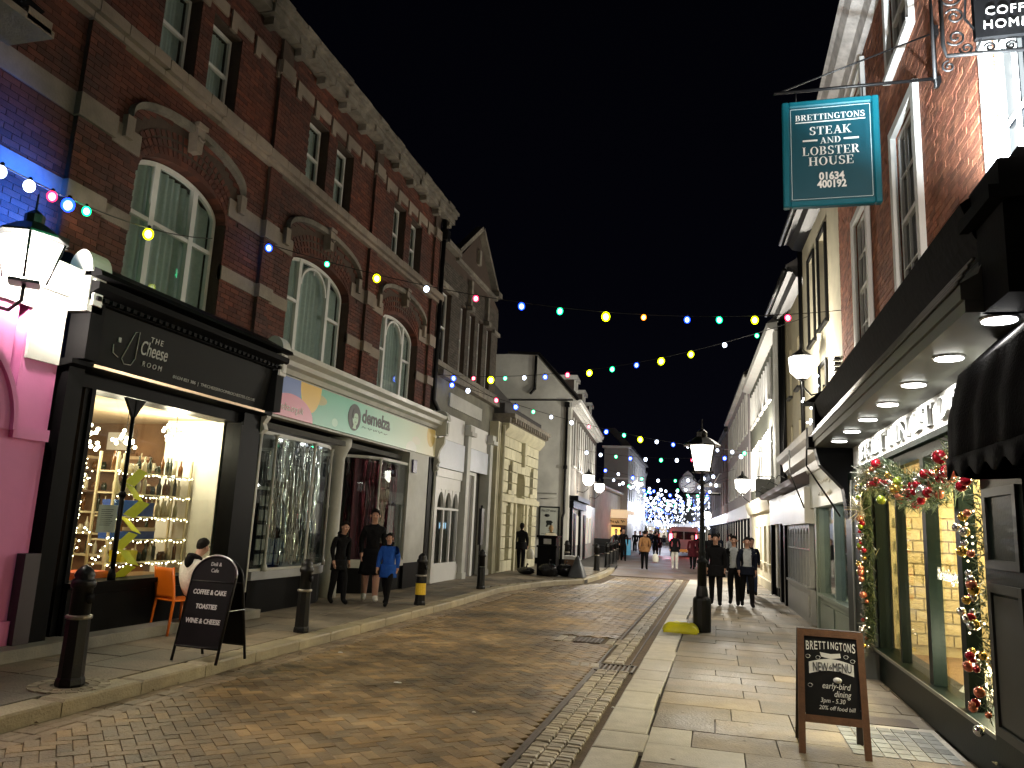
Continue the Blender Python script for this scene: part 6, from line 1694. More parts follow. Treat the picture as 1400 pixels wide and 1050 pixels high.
# --- white fascia arcade shop
F8 = frame((1.85, 17.1), (-.022, 1), (-1, -.022))
s3 = thing('arched_window_shop', 'shop with a blank brightly lit white fascia and a row of small arched window heads', 'shopfront', (1.9, 20, 0))
m = MB(F8); m.box(0, 4.4, -.1, .10, 2.05, 2.80); m.box(4.5, 8.3, -.1, .08, 2.1, 2.85); m.build('fascia', pm('bright_white_fascia', (.8, .8, .78), .4, .04, 3), s3)
m = MB(F8); m.prism([(-.1, 2.86), (.34, 2.86), (.40, 2.95), (-.1, 3.2)], 0, 8.4, 'x'); m.build('canopy', pm('plum_grey_lead', (.12, .10, .11), .6, .2, 4), s3)
m = MB(F8)
for k in range(9): m.box(.15 + .5*k, .20 + .5*k, -.1, .0, .75, 2.05)
for k in range(8):
    c = .425 + .5*k; hw = .22
    for i in range(8):
        t0, t1 = math.pi*i/8, math.pi*(i+1)/8
        p0 = (c + hw*math.cos(t0), 1.75 + hw*math.sin(t0)); p1 = (c + hw*math.cos(t1), 1.75 + hw*math.sin(t1))
        m.prism([p0, (p0[0], 2.049), (p1[0], 2.049), p1], -.08, -.005)
m.box(.2, 4.15, -.1, .05, .70, .75); m.box(.1, 4.3, -.1, .0, .02, .70); m.box(.3, 4.1, .001, .02, .15, .6); m.box(.2, 4.15, -.08, -.004, 1.5, 1.53)
m.build('window_frame', pm('light_grey_paint', (.28, .30, .33), .4, .1, 4), s3)
m = MB(F8); m.box(.15, 4.2, -.09, -.085, .75, 2.04); m.build('pane', GLASS, s3)
m = MB(F8); m.box(0, 8.4, -1.4, -1.3, 0, 2.8); m.box(0, 8.4, -1.3, -.15, 2.1, 2.2); m.build('room', MATS['pale_room_wall'], s3)
m = MB(F8); m.box(4.7, 5.5, -.2, -.1, .05, 2.05); m.build('red_door', pm('crimson_door', (.25, .01, .02), .35, .1, 4), s3)
m = MB(F8); m.box(4.4, 4.7, -.2, .05, .02, 2.1); m.box(5.5, 5.8, -.2, .05, .02, 2.1); m.box(6.2, 8.2, -.2, -.1, .02, 2.1); m.box(8.1, 8.4, -.2, .06, .02, 2.1); m.build('door_pier', BLACKP, s3)
lamp(s3, F8 @ Vector((2, -.5, 1.95)), 8, (1, .98, .95), .1)
m = MB(F8)
for s in (1.0, 3.2, 5.5, 7.5): m.tube([(s, .1, 2.9), (s, .5, 3.1), (s, .55, 3.02)], .012, 5)
m.build('lamp_arm', BLACKM, s3)
for s in (1.0, 3.2, 5.5, 7.5): lamp(s3, F8 @ Vector((s, .45, 2.72)), 5, (1, .98, .95), .04)
# --- cream ground-floor shop + green lit building
F9 = frame((1.76, 25.6), (-.035, 1), (-1, -.035))
cg = thing('dark_green_building', 'dark-rendered building with a white-sashed row of windows over a cream ground floor', 'building', (3, 30, 0))
wg2 = [(.5 + 1.45*k, 1.25 + 1.45*k, 6.3, 7.5) for k in range(6)] + [(.5 + 1.45*k, 1.25 + 1.45*k, 3.7, 5.2) for k in range(6)]
m = MB(F9); holed_wall(m, -1.6, 9.4, 3.1, 8.0, wg2, -.3, 0); m.box(-1.6, 9.4, -.4, -.31, 3, 8); m.build('wall', DKGREEN_R, cg)
for w in wg2:
    sash(cg, F9, w[0] + .02, w[1] - .02, w[2] + .02, w[3] - .02, t=.0, bar=.08)
    m = MB(F9); m.box(w[0] - .07, w[0] + .03, .001, .06, w[2] - .1, w[3] + .06); m.box(w[1] - .03, w[1] + .07, .001, .06, w[2] - .1, w[3] + .06); m.box(w[0] - .1, w[1] + .1, .0015, .09, w[2] - .16, w[2] - .101); m.build('window_surround', WHITE, cg)
m = MB(F9); m.box(-1.62, -1.2, 0.001, .12, .3, 8.0); m.build('edge_pilaster', OFFWHITE, cg)
m = MB(F9); m.prism([(0, 7.9), (.3, 8.0), (.34, 8.14), (0, 8.2)], -1.7, 9.5, 'x'); m.build('eaves', pm('pale_gutter', (.35, .35, .33), .6, .1, 4), cg)
m = MB(F9); m.prism([(.3, 8.21), (-2, 10), (-4, 10), (-4, 8.0), (0, 8.0)], -1.6, 9.4, 'x'); m.build('roof', ROOFM, cg)
m = MB(F9); holed_wall(m, .2, 9.2, .02, 2.7, [(1.2, 2.1, .85, 2.1), (2.9, 3.8, .85, 2.1), (4.6, 5.5, .85, 2.1), (6.3, 7.2, .85, 2.1)], -.3, 0.0); m.box(.15, 9.25, .0, .08, .02, .3); m.prism([(0, 2.55), (.12, 2.6), (.22, 2.85), (.26, 3.05), (0, 3.09)], .15, 9.3, 'x'); m.build('cream_ground_floor', CREAM, cg)
for a_ in (1.2, 2.9, 4.6, 6.3):
    m = MB(F9); m.box(a_, a_ + .9, -.16, -.12, .85, 2.1); m.build('blind', CURTAIN, cg)
    m = MB(F9); m.box(a_ - .08, a_ + .98, .001, .10, .76, .85); m.build('sill', CREAM, cg)
m = MB(F9); m.box(-1.1, 0.15, -.3, .04, .02, 3.09); m.build('dark_pier', BLACKP, cg)
gs = thing('hanging_sign', 'plain dark square sign board hanging over the cream ground floor', 'sign', (1.3, 25, 2.9))
m = MB(); m.box(1.15, 1.72, 24.9, 24.96, 2.9, 3.48); m.build('panel', pm('grey_signboard', (.10, .10, .09), .6, .1, 4), gs)
m = MB(); m.tube([(1.1, 24.93, 3.55), (1.85, 24.93, 3.55)], .015, 6); m.tube([(1.25, 24.93, 3.55), (1.25, 24.93, 3.48)], .01, 5); m.tube([(1.6, 24.93, 3.55), (1.6, 24.93, 3.48)], .01, 5); m.build('bracket', BLACKM, gs)
wall_lantern(F9, 5.2, .62, 3.30, 1.3, 2200, 'bright square wall lantern over the cream ground floor on the right')
# far right pale building, then dark one
simple_house('far_pale_building', 'tall pale building with a heavy white cornice farther along the right side', frame((1.4, 35.6), (-.04, 1), (-1, -.04)), 17, 8.8, pm('lilac_grey_render', (.36, .33, .34), .85, .1, 2, .2), (3.8, 6.4), 1.0, 2.3, 1.8, trim=OFFWHITE, shop=pm('white_fascia_r', (.7, .7, .68), .5, .05, 3))
simple_house('far_brown_building', 'tall brown brick hall carrying the clock bracket on the right side', frame((.7, 53), (-.05, 1), (-1, -.05)), 24, 8.5, pm('brown_brick_far', (.10, .065, .05), .9, .3, 6, .5, 14), (3.8, 6.2), .9, 3.0, 1.6, shop=LITF)
simple_house('far_end_building', 'distant building with lit shop windows where the street bends left', frame((-.6, 77.5), (-.085, 1), (-1, -.085)), 50, 7.5, pm('grey_far_render', (.2, .2, .2), .9, .2, 2, .2), (3.8, 5.8), 1.0, 3.2, 1.4, shop=LITF)
# clock on its bracket
ck = thing('bracket_clock', 'large round pale street clock on a long bracket over the road', 'clock', (-2.1, 60, 5.4))
T_c = Matrix.Translation((-2.1, 59.8, 5.35)) @ Matrix.Rotation(R(90), 4, 'X')
m = MB(); m.lathe([(.001, -.5), (.6, -.5), (.68, -.42), (.68, .0), (.6, .06), (.55, .06)], (0, 0), 28, T=T_c); m.prism([(-2.5, 5.95), (-1.7, 5.95), (-1.85, 6.15), (-2.1, 6.35), (-2.35, 6.15)], 59.8, 60.2); m.build('clock_case', pm('pale_gilt', (.42, .42, .50), .5, .2, 5), ck)
m = MB(); m.lathe([(.001, .061), (.54, .062), (.54, .07), (.001, .075)], (0, 0), 28, T=T_c); m.build('dial', pm('clock_dial', (.7, .7, .75), .5, .05, 3, emit=((.8, .85, 1), .35)), ck)
m = MB()
for k in range(12):
    a0 = k*math.pi/6; m.box(-.02, .02, .40, .50, .076, .085, T=T_c @ Matrix.Rotation(a0, 4, 'Z'))
m.box(-.02, .02, 0, .40, .086, .095, T=T_c @ Matrix.Rotation(2.2, 4, 'Z')); m.box(-.025, .025, 0, .28, .096, .105, T=T_c @ Matrix.Rotation(-1, 4, 'Z'))
m.build('numeral', BLACKM, ck)
m = MB(); m.box(-1.45, .3, 59.95, 60.1, 5.2, 5.45); m.tube([(-1.3, 60, 5.2), (-.6, 60, 4.8), (.3, 60, 4.75)], .05, 6); m.tube([(-.2, 60, 5.45), (.2, 60, 6.2), (.35, 60, 6.2)], .04, 6); m.build('bracket', OFFWHITE, ck)
# ================================================================ street furniture
def bollard(x, y, h, label, z0=PZ, lean=0.0, band=True, group=None, slim=1.0):
    r = thing('bollard', label, 'bollard', (x, y, z0), 0, group)
    r.rotation_euler = (0, lean, 0)
    k = slim; F = Matrix.Translation((x, y, z0))
    m = MB(F)
    prof = [(.115, 0), (.12, .02), (.115, .06), (.105, .08), (.095, h*.55)]
    m.lathe([(a*k, b) for a, b in prof], (0, 0), 8, smooth=False)
    m.lathe([(.085*k, h*.57), (.082*k, h*.80), (.098*k, h*.81), (.105*k, h*.84), (.098*k, h*.87), (.075*k, h*.885), (.085*k, h*.91), (.07*k, h*.95), (.035*k, h*.985), (.001, h)], (0, 0), 16)
    m.build('post', BLACKM, r)
    if band:
        m = MB(F); m.lathe([(.098*k, h*.545), (.108*k, h*.55), (.108*k, h*.575), (.095*k, h*.58)], (0, 0), 16); m.build('band', STEEL if band == 2 else pm('scuffed_band', (.30, .28, .24), .4, .3, 20, metal=.6), r)
        m = MB(F); m.lathe([(.001, 0), (.05, .004), (.05, .012), (.001, .014)], (0, 0), 14, T=Matrix.Translation((.086*k, 0, h*.72)) @ Matrix.Rotation(R(90), 4, 'Y')); m.build('badge', CHAR, r)
    return r
bollard(-5.72, 6.15, 1.08, 'black iron bollard with a pale worn band, ringed by small cobbles at the kerb', slim=1.05)
bollard(-5.68, 10.2, 1.02, 'black iron bollard behind the arched menu board, in front of the curved charity shop glass', slim=.95)
b3 = bollard(-5.62, 14.6, 1.0, 'black iron bollard with a yellow sticker beside the white charity shop pier')
m = MB(Matrix.Translation((-5.62, 14.6, PZ))); m.lathe([(.104, .20), (.102, .42)], (0, 0), 8, smooth=False, a0=-2.6, a1=.4)
o = m.build('yellow_sticker', pm('yellow_sticker', (.75, .5, .03), .5, .15, 30), b3)
bollard(-5.75, 19.1, .98, 'black iron bollard at the foot of the tall thin sign pole by the white shopfront', band=False)
sp_ = thing('sign_pole', 'tall thin black pole with a flat dark side-on plate rising from a bollard', 'pole', (-5.86, 19.2, PZ))
m = MB(); m.tube([(-5.86, 19.22, PZ), (-5.86, 19.22, 2.2)], .03, 8); m.box(-5.90, -5.82, 19.12, 19.34, 1.2, 2.12); m.build('pole', BLACKM, sp_)
for k, (x, y, lb) in enumerate(((-4.58, 30.9, 'iron bollard by the kerb, first of the row past the white gable'), (-4.62, 34.2, 'iron bollard by the kerb, second of the row past the white gable'), (-4.85, 37.2, 'iron bollard by the kerb, third of the row past the white gable'), (-5.05, 40.2, 'iron bollard by the kerb, fourth of the row past the white gable'), (-5.3, 43.2, 'iron bollard by the kerb, last of the row past the white gable'))):
    bollard(x, y, 1.05, lb, group='bollards past the white gable', slim=1.1)
bollard(-5.95, 31.8, 1.1, 'black bollard in the shadow by the pub door at the white gable corner', slim=1.2)
# street lamp
sl = thing('street_lamp', 'black cast-iron street lamp with a glaring Victorian lantern on the pavement edge', 'street lamp', (-.26, 14.7, RZ))
F = Matrix.Translation((-.26, 14.7, RZ))
m = MB(F)
m.lathe([(.16, 0), (.16, .55), (.15, .58), (.11, .62), (.10, .72), (.085, .80)], (0, 0), 12, smooth=False)
m.lathe([(.085, .80), (.078, 1.18), (.10, 1.20), (.10, 1.24), (.06, 1.28), (.055, 1.36), (.07, 1.38), (.05, 1.42), (.04, 2.3), (.055, 2.33), (.038, 2.37), (.032, 2.62), (.06, 2.66), (.03, 2.70), (.028, 2.80)], (0, 0), 14)
m.build('post', BLACKM, sl)
m = MB(F)
m.tube([(-.30, 0, 2.44), (.30, 0, 2.44)], .016, 6); m.lathe([(.001, 2.42), (.03, 2.44), (.001, 2.47)], (.31, 0), 8); m.lathe([(.001, 2.42), (.03, 2.44), (.001, 2.47)], (-.31, 0), 8)
for a0 in range(4):
    t = a0*math.pi/2; m.tube([(.03*math.cos(t), .03*math.sin(t), 2.62), (.16*math.cos(t), .16*math.sin(t), 2.70), (.13*math.cos(t), .13*math.sin(t), 2.86)], .012, 6)
m.build('ladder_bar', BLACKM, sl)
lantern(sl, -.26, 14.7, 2.88, 1.1, 480, (1, .84, .58))
lamp(sl, (-.26, 14.7, 3.02), 2500, (1, .77, .42), .1, spot=164, direction=(0, 0, -1))
# yellow sack
ys = thing('yellow_sack', 'yellow plastic grit sack lying against the foot of the street lamp', 'sack', (-.62, 14.35, RZ))
def SK(u, v):
    a0, b0 = u*2 - 1, v*2 - 1
    h = .13*(max(0, 1 - abs(a0)**3.2)*max(0, 1 - abs(b0)**3))**.5
    return (-.62 + .30*a0 + .02*math.sin(v*11), 14.4 + .19*b0 + .02*math.sin(u*9), RZ + .03 + h*(1.1 + .10*math.sin(u*13 + v*5)*math.cos(v*9)))
m = MB(); m.grid(SK, 26, 16); m.box(-.91, -.33, 14.23, 14.57, RZ, RZ + .05)
m.build('sack', pm('yellow_plastic_sack', (.72, .66, .02), .4, .12, 9, .4, 20), ys, recalc=False)
squiggle(ID, -.78, -.50, 14.3, RZ + .135, .02, 14, .006, INK, ys, 3, 'print')

# A-boards -------------------------------------------------------------
def rotz(x, y, z, a): return Matrix.Translation((x, y, z)) @ Matrix.Rotation(a, 4, 'Z')
ab = thing('menu_board', 'black arched A-board lettered for coffee and cake, toasties, wine and cheese', 'A-board', (-5.47, 7.83, PZ), R(-3))
W = wm(ab); hw = .29; H = 1.12; tl_ = R(12)
def leaf(sgn):
    return W @ Matrix.Translation((0, sgn*.27, 0)) @ Matrix.Rotation(-sgn*-tl_ if False else sgn*tl_, 4, 'X')
for sgn, nm in ((-1, 'front_panel'), (1, 'rear_panel')):
    Lf = W @ Matrix.Translation((0, sgn*.25, 0)) @ Matrix.Rotation(sgn*tl_, 4, 'X')
    m = MB(Lf); n = 18
    out = [(-hw, .0), (-hw, .92)] + [(-hw*math.cos(math.pi*i/n), .92 + .22*math.sin(math.pi*i/n)) for i in range(1, n)] + [(hw, .92), (hw, .0)]
    pts = [(x, 0, z) for x, z in out]; m.tube(pts, .016, 6)
    m.tube([(-hw, 0, .16), (hw, 0, .16)], .014, 6); m.tube([(-hw, 0, .86), (hw, 0, .86)], .014, 6)
    fo = m.build('frame', BLACKM if sgn < 0 else BLACKM, ab)
    m = MB(Lf); poly = [(-hw, .16), (hw, .16), (hw, .92)] + [(hw*math.cos(math.pi*i/n), .92 + .21*math.sin(math.pi*i/n)) for i in range(1, n)] + [(-hw, .92)]
    m.prism(poly, -.008, .008); m.build(nm, pm('blackboard', (.007, .007, .008), .6, .15, 8, spec=.2), ab)
    if sgn < 0:
        m = MB(Lf); m.tube([(hw*1.03*math.cos(math.pi*i/n), -.004, .92 + .235*math.sin(math.pi*i/n)) for i in range(n + 1)], .010, 6); m.build('arch_tube', STEEL, ab)
        rot = Lf.to_3x3()
        def TX(s_, size, z, w, bold=.002): 
            text(s_, size, Lf @ Vector((0, -.0125, z)), rot @ Vector((1, 0, 0)), rot @ Vector((0, 0, 1)), pm('vinyl_white', (.85, .85, .83), .5, .03, 5, emit=None), ab, width=w, bold=bold, depth=.002)
        TX('COFFEE & CAKE', .072, .72, .44); TX('TOASTIES', .072, .565, .28); TX('WINE & CHEESE', .072, .41, .46)
        TX('Deli &', .06, 1.035, .14, 0); TX('Cafe', .06, .965, .10, 0)
m = MB(W); m.tube([(-hw - .01, -.14, .55), (-hw - .01, .14, .55)], .006, 5); m.tube([(hw + .01, -.14, .55), (hw + .01, .14, .55)], .006, 5); m.build('stay', STEEL, ab)
WOODF = pm('oiled_board_wood', (.13, .062, .032), .5, .25, 14, .2, 60)
rb = thing('menu_board', 'wooden-framed chalkboard A-board lettered Brettingtons new menu, early bird dining', 'A-board', (.93, 7.34, RZ), R(-2))
W2 = wm(rb)
for sgn in (-1, 1):
    Lf = W2 @ Matrix.Translation((0, sgn*.22 + (.06 if sgn > 0 else 0), 0)) @ Matrix.Rotation(sgn*R(12), 4, 'X')
    m = MB(Lf)
    def leg(x0, x1, m_): m_.prism([(x0, 0), (x0 + .05 if x0 < 0 else x0 + .05, 0), (x1 + .05, .98), (x1, .98)], -.015, .015)
    m.prism([(-.275, 0), (-.222, 0), (-.207, .98), (-.26, .98)], -.015, .015); m.prism([(.275, 0), (.222, 0), (.207, .98), (.26, .98)], -.015, .015)
    m.box(-.212, .212, -.014, .014, .925, .98); m.box(-.217, .217, -.014, .014, .24, .30)
    m.build('wood_frame', WOODF if sgn < 0 else pm('dark_board_wood', (.03, .02, .015), .6, .2, 10), rb)
    m = MB(Lf); m.box(-.212, .212, -.005, .005, .30, .925); m.build('chalkboard', MATS['blackboard'], rb)
    if sgn < 0:
        rot = Lf.to_3x3(); X_, Z_ = rot @ Vector((1, 0, 0)), rot @ Vector((0, 0, 1))
        CH = pm('chalk', (.78, .78, .76), .8, .08, 20)
        def P_(x, z, t=-.007): return Lf @ Vector((x, t, z))
        # arched title letters
        wd = 'BRETTINGTONS'; n = len(wd)
        for i, c in enumerate(wd):
            u = (i - (n-1)/2)/((n-1)/2); x = u*.182; z = .868 - .010*abs(u)
            hgt = .070 + .022*abs(u)
            text(c, hgt*1.15, P_(x, z - hgt*.5), X_, Z_, CH, rb, depth=.001, width=.026 if c != 'I' else .008, bold=.001)
        m = MB(Lf)
        m.prism([(-.075, .765), (.0, .750), (.08, .765), (.075, .80), (.0, .79), (-.085, .80)], -.0072, -.0052)
        rib = [(-.175 + .35*k/16, .67 + .035*math.sin(math.pi*k/16)) for k in range(17)]
        for k in range(16): m.prism([(rib[k][0], rib[k][1] - .048 ), (rib[k+1][0], rib[k+1][1] - .048), (rib[k+1][0], rib[k+1][1] + .045), (rib[k][0], rib[k][1] + .045)], -.0072, -.0052)
        m.lathe([(.001, 0), (.035, .001), (.035, .002)], (0, 0), 14, T=Matrix.Translation((.045, -.0055, .585)) @ Matrix.Rotation(R(90), 4, 'X'), sq=.65)
        for cx_, cz_ in ((-.18, .76), (.17, .745), (-.10, .755), (-.17, .53), (.12, .775)):
            m.tube([(cx_ + .022*math.cos(t*.9)*(1 - t*.04), -.006, cz_ + .015*math.sin(t*.9)) for t in range(9)], .0016, 4)
        m.build('chalk_ribbon', CH, rb)
        text('NEW', .105, P_(-.085, .645, -.0085), X_, Z_, INK, rb, depth=.001, width=.12); text('6', .05, P_(-.005, .668, -.0085), X_, Z_, INK, rb, depth=.001); text('MENU', .105, P_(.085, .65, -.0085), X_, Z_, INK, rb, depth=.001, width=.145)
        text('early-bird', .07, P_(.03, .515), X_, Z_, CH, rb, depth=.001, shear=.25, width=.22); text('dining', .07, P_(.075, .455), X_, Z_, CH, rb, depth=.001, shear=.25, width=.13)
        text('3pm 4 3:00', .045, P_(-.0, .405), X_, Z_, CH, rb, depth=.001, shear=.2, width=.19) if False else text("3pm - 5.30", .05, P_(.0, .405), X_, Z_, CH, rb, depth=.001, shear=.2, width=.19)
        text('20% off food bill', .045, P_(.03, .35), X_, Z_, CH, rb, depth=.001, shear=.2, width=.28)
m = MB(W2); m.tube([(-.22, -.15, .35), (-.22, .2, .35)], .004, 5); m.tube([(.22, -.15, .35), (.22, .2, .35)], .004, 5); m.build('stay', STEEL, rb)
# orange chair
oc = thing('orange_chair', 'bright orange moulded café chair with pale wooden legs facing the cheese shop menu board', 'chair', (-7.02, 9.25, PZ + 0.0), R(163))
W3 = wm(oc); ORG = pm('orange_plastic', (.80, .17, .01), .35, .05, 4); 
def seatg(u, v): return W3 @ Vector((-.21 + .42*u, -.20 + .42*v, .45 - .02*math.sin(math.pi*u)*math.sin(math.pi*v) + .0))
def backg(u, v): return W3 @ Vector((-.20 + .40*u, .215 + .06*v - .03*math.sin(math.pi*u), .46 + .40*v))
for nm, G_ in (('seat', seatg), ('backrest', backg)):
    m = MB(); m.grid(G_, 12, 8); o = m.build(nm, ORG, oc, recalc=False); o.modifiers.new('t', 'SOLIDIFY').thickness = .022
for x in (-1, 1):
    m = MB(W3); m.tube([(x*.20, -.20, 0), (x*.18, -.18, .44)], [.016, .02], 8); m.build('leg', ORG, oc)
    m = MB(W3); m.tube([(x*.20, .26, 0), (x*.19, .215, .45), (x*.195, .28, .87)], [.016, .02, .016], 8); m.build('leg', ORG if False else ORG, oc)
# ledge of the shop: pale chest / table beside the seated person
# litter bin group at the gable
bn = thing('litter_bin', 'square black litter bin with a pale notice among bags at the kerb bend', 'bin', (-4.95 - .55, 26.0, PZ))
m = MB(Matrix.Translation((-5.5, 26.0, PZ))); m.box(-.32, .32, -.28, .28, 0, .92); m.box(-.35, .35, -.31, .31, .921, .99); m.box(-.30, .30, -.26, .26, .991, 1.25); m.box(-.36, .36, -.32, .32, 1.251, 1.32); m.build('body', BLACKP, bn)
m = MB(Matrix.Translation((-5.5, 26.0, PZ))); m.box(-.12, .14, -.268, -.262, 1.04, 1.21); m.build('notice', pm('grey_notice', (.45, .45, .42), .5, .2, 20), bn)
def bag(x, y, z, r, sq, label, mt, seed, name='bin_bag', grp=None):
    q = random.Random(seed); t = thing(name, label, 'bag', (x, y, z), 0, grp)
    m = MB()
    def G_(u, v):
        a0 = u*2*math.pi; ph = v*math.pi
        rr_ = r*(1 + .16*math.sin(a0*3 + seed)*math.sin(ph*2.3) + .08*math.sin(a0*7 + ph*5 + seed))
        return (x + rr_*math.sin(ph)*math.cos(a0), y + rr_*.8*math.sin(ph)*math.sin(a0), z + max(0, sq*r*(1 + math.cos(ph)*(-1))) )
    m.grid(G_, 24, 14); m.build('bag_body', mt, t, recalc=True); 
    m = MB(); m.tube([(x, y, z + 2*sq*r - .02), (x + .02, y, z + 2*sq*r + .05), (x + .05, y - .02, z + 2*sq*r + .10)], [.03, .015, .035], 8); m.build('knot', mt, t)
    return t
BB = pm('black_bin_liner', (.012, .012, .013), .22, .3, 6, 1.0, 14)
bag(-5.35, 25.45, PZ, .30, .75, 'shiny black rubbish bag slumped in front of the litter bin', BB, 1)
bag(-6.2, 25.8, PZ, .28, .45, 'low flat black rubbish bag on the pavement beside the litter bin', BB, 2)
bag(-4.9, 26.0, PZ, .34, .6, 'black rubbish bag between the bin and the crouched figure', BB, 3)
bx = thing('cardboard_box', 'open brown box with white paper on top next to the litter bin', 'box', (-4.85, 26.7, PZ))
m = MB(); m.box(-5.05, -4.65, 26.6, 26.95, PZ, .66); m.build('carton', BROWNC, bx); m = MB(); m.box(-5.08, -4.62, 26.57, 26.98, .662, .78); m.build('paper_stack', WHITE, bx)
bh = thing('dark_heap', 'dark grey tarpaulin heap at the kerb by the gable corner', 'tarpaulin', (-4.55, 25.9, PZ))
def HG(u, v): return (-4.75 + .55*u, 25.6 + .6*v, PZ + .02 + .62*max(0, math.sin(math.pi*u)*math.sin(math.pi*v))**.7*(1 + .12*math.sin(u*9 + v*7)))
m = MB(); m.grid(HG, 18, 14); m.build('tarpaulin', pm('grey_tarpaulin', (.06, .065, .075), .5, .3, 6, .6, 12), bh, recalc=False)
# blue pavement sign, parked tables
bs = thing('pavement_sign', 'small bright blue A-board standing before the café', 'A-board', (-5.75, 52.5, PZ))
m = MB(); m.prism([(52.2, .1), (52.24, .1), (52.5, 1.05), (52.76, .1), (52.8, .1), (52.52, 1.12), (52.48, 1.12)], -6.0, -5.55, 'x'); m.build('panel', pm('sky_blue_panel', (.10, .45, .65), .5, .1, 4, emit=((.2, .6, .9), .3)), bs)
for k, (x, y) in enumerate(((-7.0, 47.5), (-6.3, 50))):
    t = thing('cafe_table', ['dark round café table by the grey block house', 'dark round café table nearer the café kerb'][k], 'table', (x, y, 0), 0, 'café tables past the bollards')
    m = MB(); m.lathe([(.4, .73), (.4, .76)], (x, y), 16); m.build('tabletop', BLACKM, t); m = MB(); m.lathe([(.25, 0), (.04, .04), (.03, .73)], (x, y), 10); m.build('leg', BLACKM, t)
mb = thing('screen_board', 'black fabric windbreak standing behind the café tables', 'screen', (-7.0, 48.5, 0))
m = MB(); m.box(-7.6, -6.4, 48.5, 48.54, .25, 1.15); m.build('cloth', BLACKM, mb)
m = MB(); m.box(-7.65, -7.6, 48.48, 48.56, 0, 1.2); m.box(-6.4, -6.35, 48.48, 48.56, 0, 1.2); m.build('post', BLACKM, mb)

# ================================================================ cars
def car(name, label, x, y, rz, paint, lights):
    t = thing(name, label, 'car', (x, y, 0), rz); Wc = wm(t)
    m = MB(Wc)
    prof = [(-2.05, .35), (-2.1, .75), (-1.95, .95), (-1.55, 1.02), (-1.2, 1.42), (.3, 1.48), (1.0, 1.0), (1.95, .85), (2.1, .55), (2.05, .3)]
    xs = [(-.82, 0), (-.78, .0), (.78, 0), (.82, 0)]
    def ring(xx, k): return [(xx*(1 if z < 1.0 else (.86)), -y_, z) for y_, z in prof]
    n = len(prof)
    vs = ring(-.82, 0) + ring(.82, 0)
    fs = [(i, (i+1) % n, n + (i+1) % n, n + i) for i in range(n)] + [tuple(range(n))[::-1], tuple(range(n, 2*n))]
    m.raw(vs, fs); o = m.build('body', paint, t, bevel=.04)
    m = MB(Wc); m.box(-.66, .66, 1.28, 1.62, 1.06, 1.36); m.build('rear_window', DGLASS, t)
    for sx in (-.84, .84):
        for sy_ in (-1.3, 1.35):
            m = MB(Wc); m.lathe([(.31, -.1), (.33, -.05), (.33, .05), (.31, .1)], (0, 0), 18, T=Matrix.Translation((sx*.92, sy_, .33)) @ Matrix.Rotation(R(90), 4, 'Y')); wv = m.build('wheel', pm('tyre_rubber', (.02, .02, .02), .8, .2, 8), t)
            m = MB(Wc); m.lathe([(.19, -.11), (.19, .11)], (0, 0), 14, T=Matrix.Translation((sx*.92, sy_, .33)) @ Matrix.Rotation(R(90), 4, 'Y')); m.build('rim', STEEL, wv)
    for sx in (-.66, .66):
        m = MB(Wc); m.box(sx - .13, sx + .13, 2.0, 2.12, .72, .90); m.build('tail_light', em('tail_light_glow', (1, .03, .05), 26, sample=False) if lights else pm('tail_glass', (.3, .01, .01), .3), t)
    m = MB(Wc); m.box(-.26, .26, 2.1, 2.13, .48, .60); m.build('number_plate', pm('plate_yellow', (.7, .55, .1), .5), t)
    return t
def van(x, y):
    t = thing('van', 'white van with glaring red tail lights high on its back, stopped among the crowd', 'van', (x, y, 0)); Wc = wm(t)
    m = MB(Wc)
    prof = [(-1.0, .35), (-1.0, 1.9), (-.9, 2.15), (.9, 2.15), (1.0, 1.9), (1.0, .35)]
    m.prism(prof, 0, 3.4); m.prism([(3.4, .35), (3.4, 2.05), (3.7, 2.0), (4.4, 1.2), (5.1, 1.05), (5.2, .4)], -.97, .97, 'x')
    m.build('body', pm('white_van_paint', (.10, .10, .11), .35, .05, 3), t)
    m = MB(Wc); m.box(-.85, -.05, -.03, -.001, 1.25, 1.8); m.box(.05, .85, -.03, -.001, 1.25, 1.8); m.build('rear_window', DGLASS, t)
    for sx in (-1, 1):
        m = MB(Wc); m.box(sx*.93 - .10, sx*.93 + .10, -.07, -.002, 1.12, 1.62); m.build('tail_light', em('tail_light_glow', (1, .05, .08), 40, sample=False), t)
        for sy_ in (.8, 4.2):
            m = MB(Wc); m.lathe([(.31, -.1), (.34, -.05), (.34, .05), (.31, .1)], (0, 0), 18, T=Matrix.Translation((sx*.9, sy_, .34)) @ Matrix.Rotation(R(90), 4, 'Y')); wv = m.build('wheel', pm('tyre_rubber', (.02, .02, .02), .8, .2, 8), t)
            m = MB(Wc); m.lathe([(.19, -.11), (.19, .11)], (0, 0), 14, T=Matrix.Translation((sx*.9, sy_, .34)) @ Matrix.Rotation(R(90), 4, 'Y')); m.build('rim', STEEL, wv)
    m = MB(Wc); m.box(-.3, .3, -.2, -.001, .35, .55); m.build('number_plate', pm('plate_yellow', (.7, .55, .1), .5), t)
    for sx in (-1, 1): lamp(t, (x + sx*.93, y - .35, 1.4), 90, (1, .02, .05), .15)
    return t
van(-2.3, 58)
car('parked_car', 'pale hatchback parked far down the street among the crowd', -3.6, 86, R(180), pm('white_car_paint', (.6, .6, .62), .3, .05, 3), False)

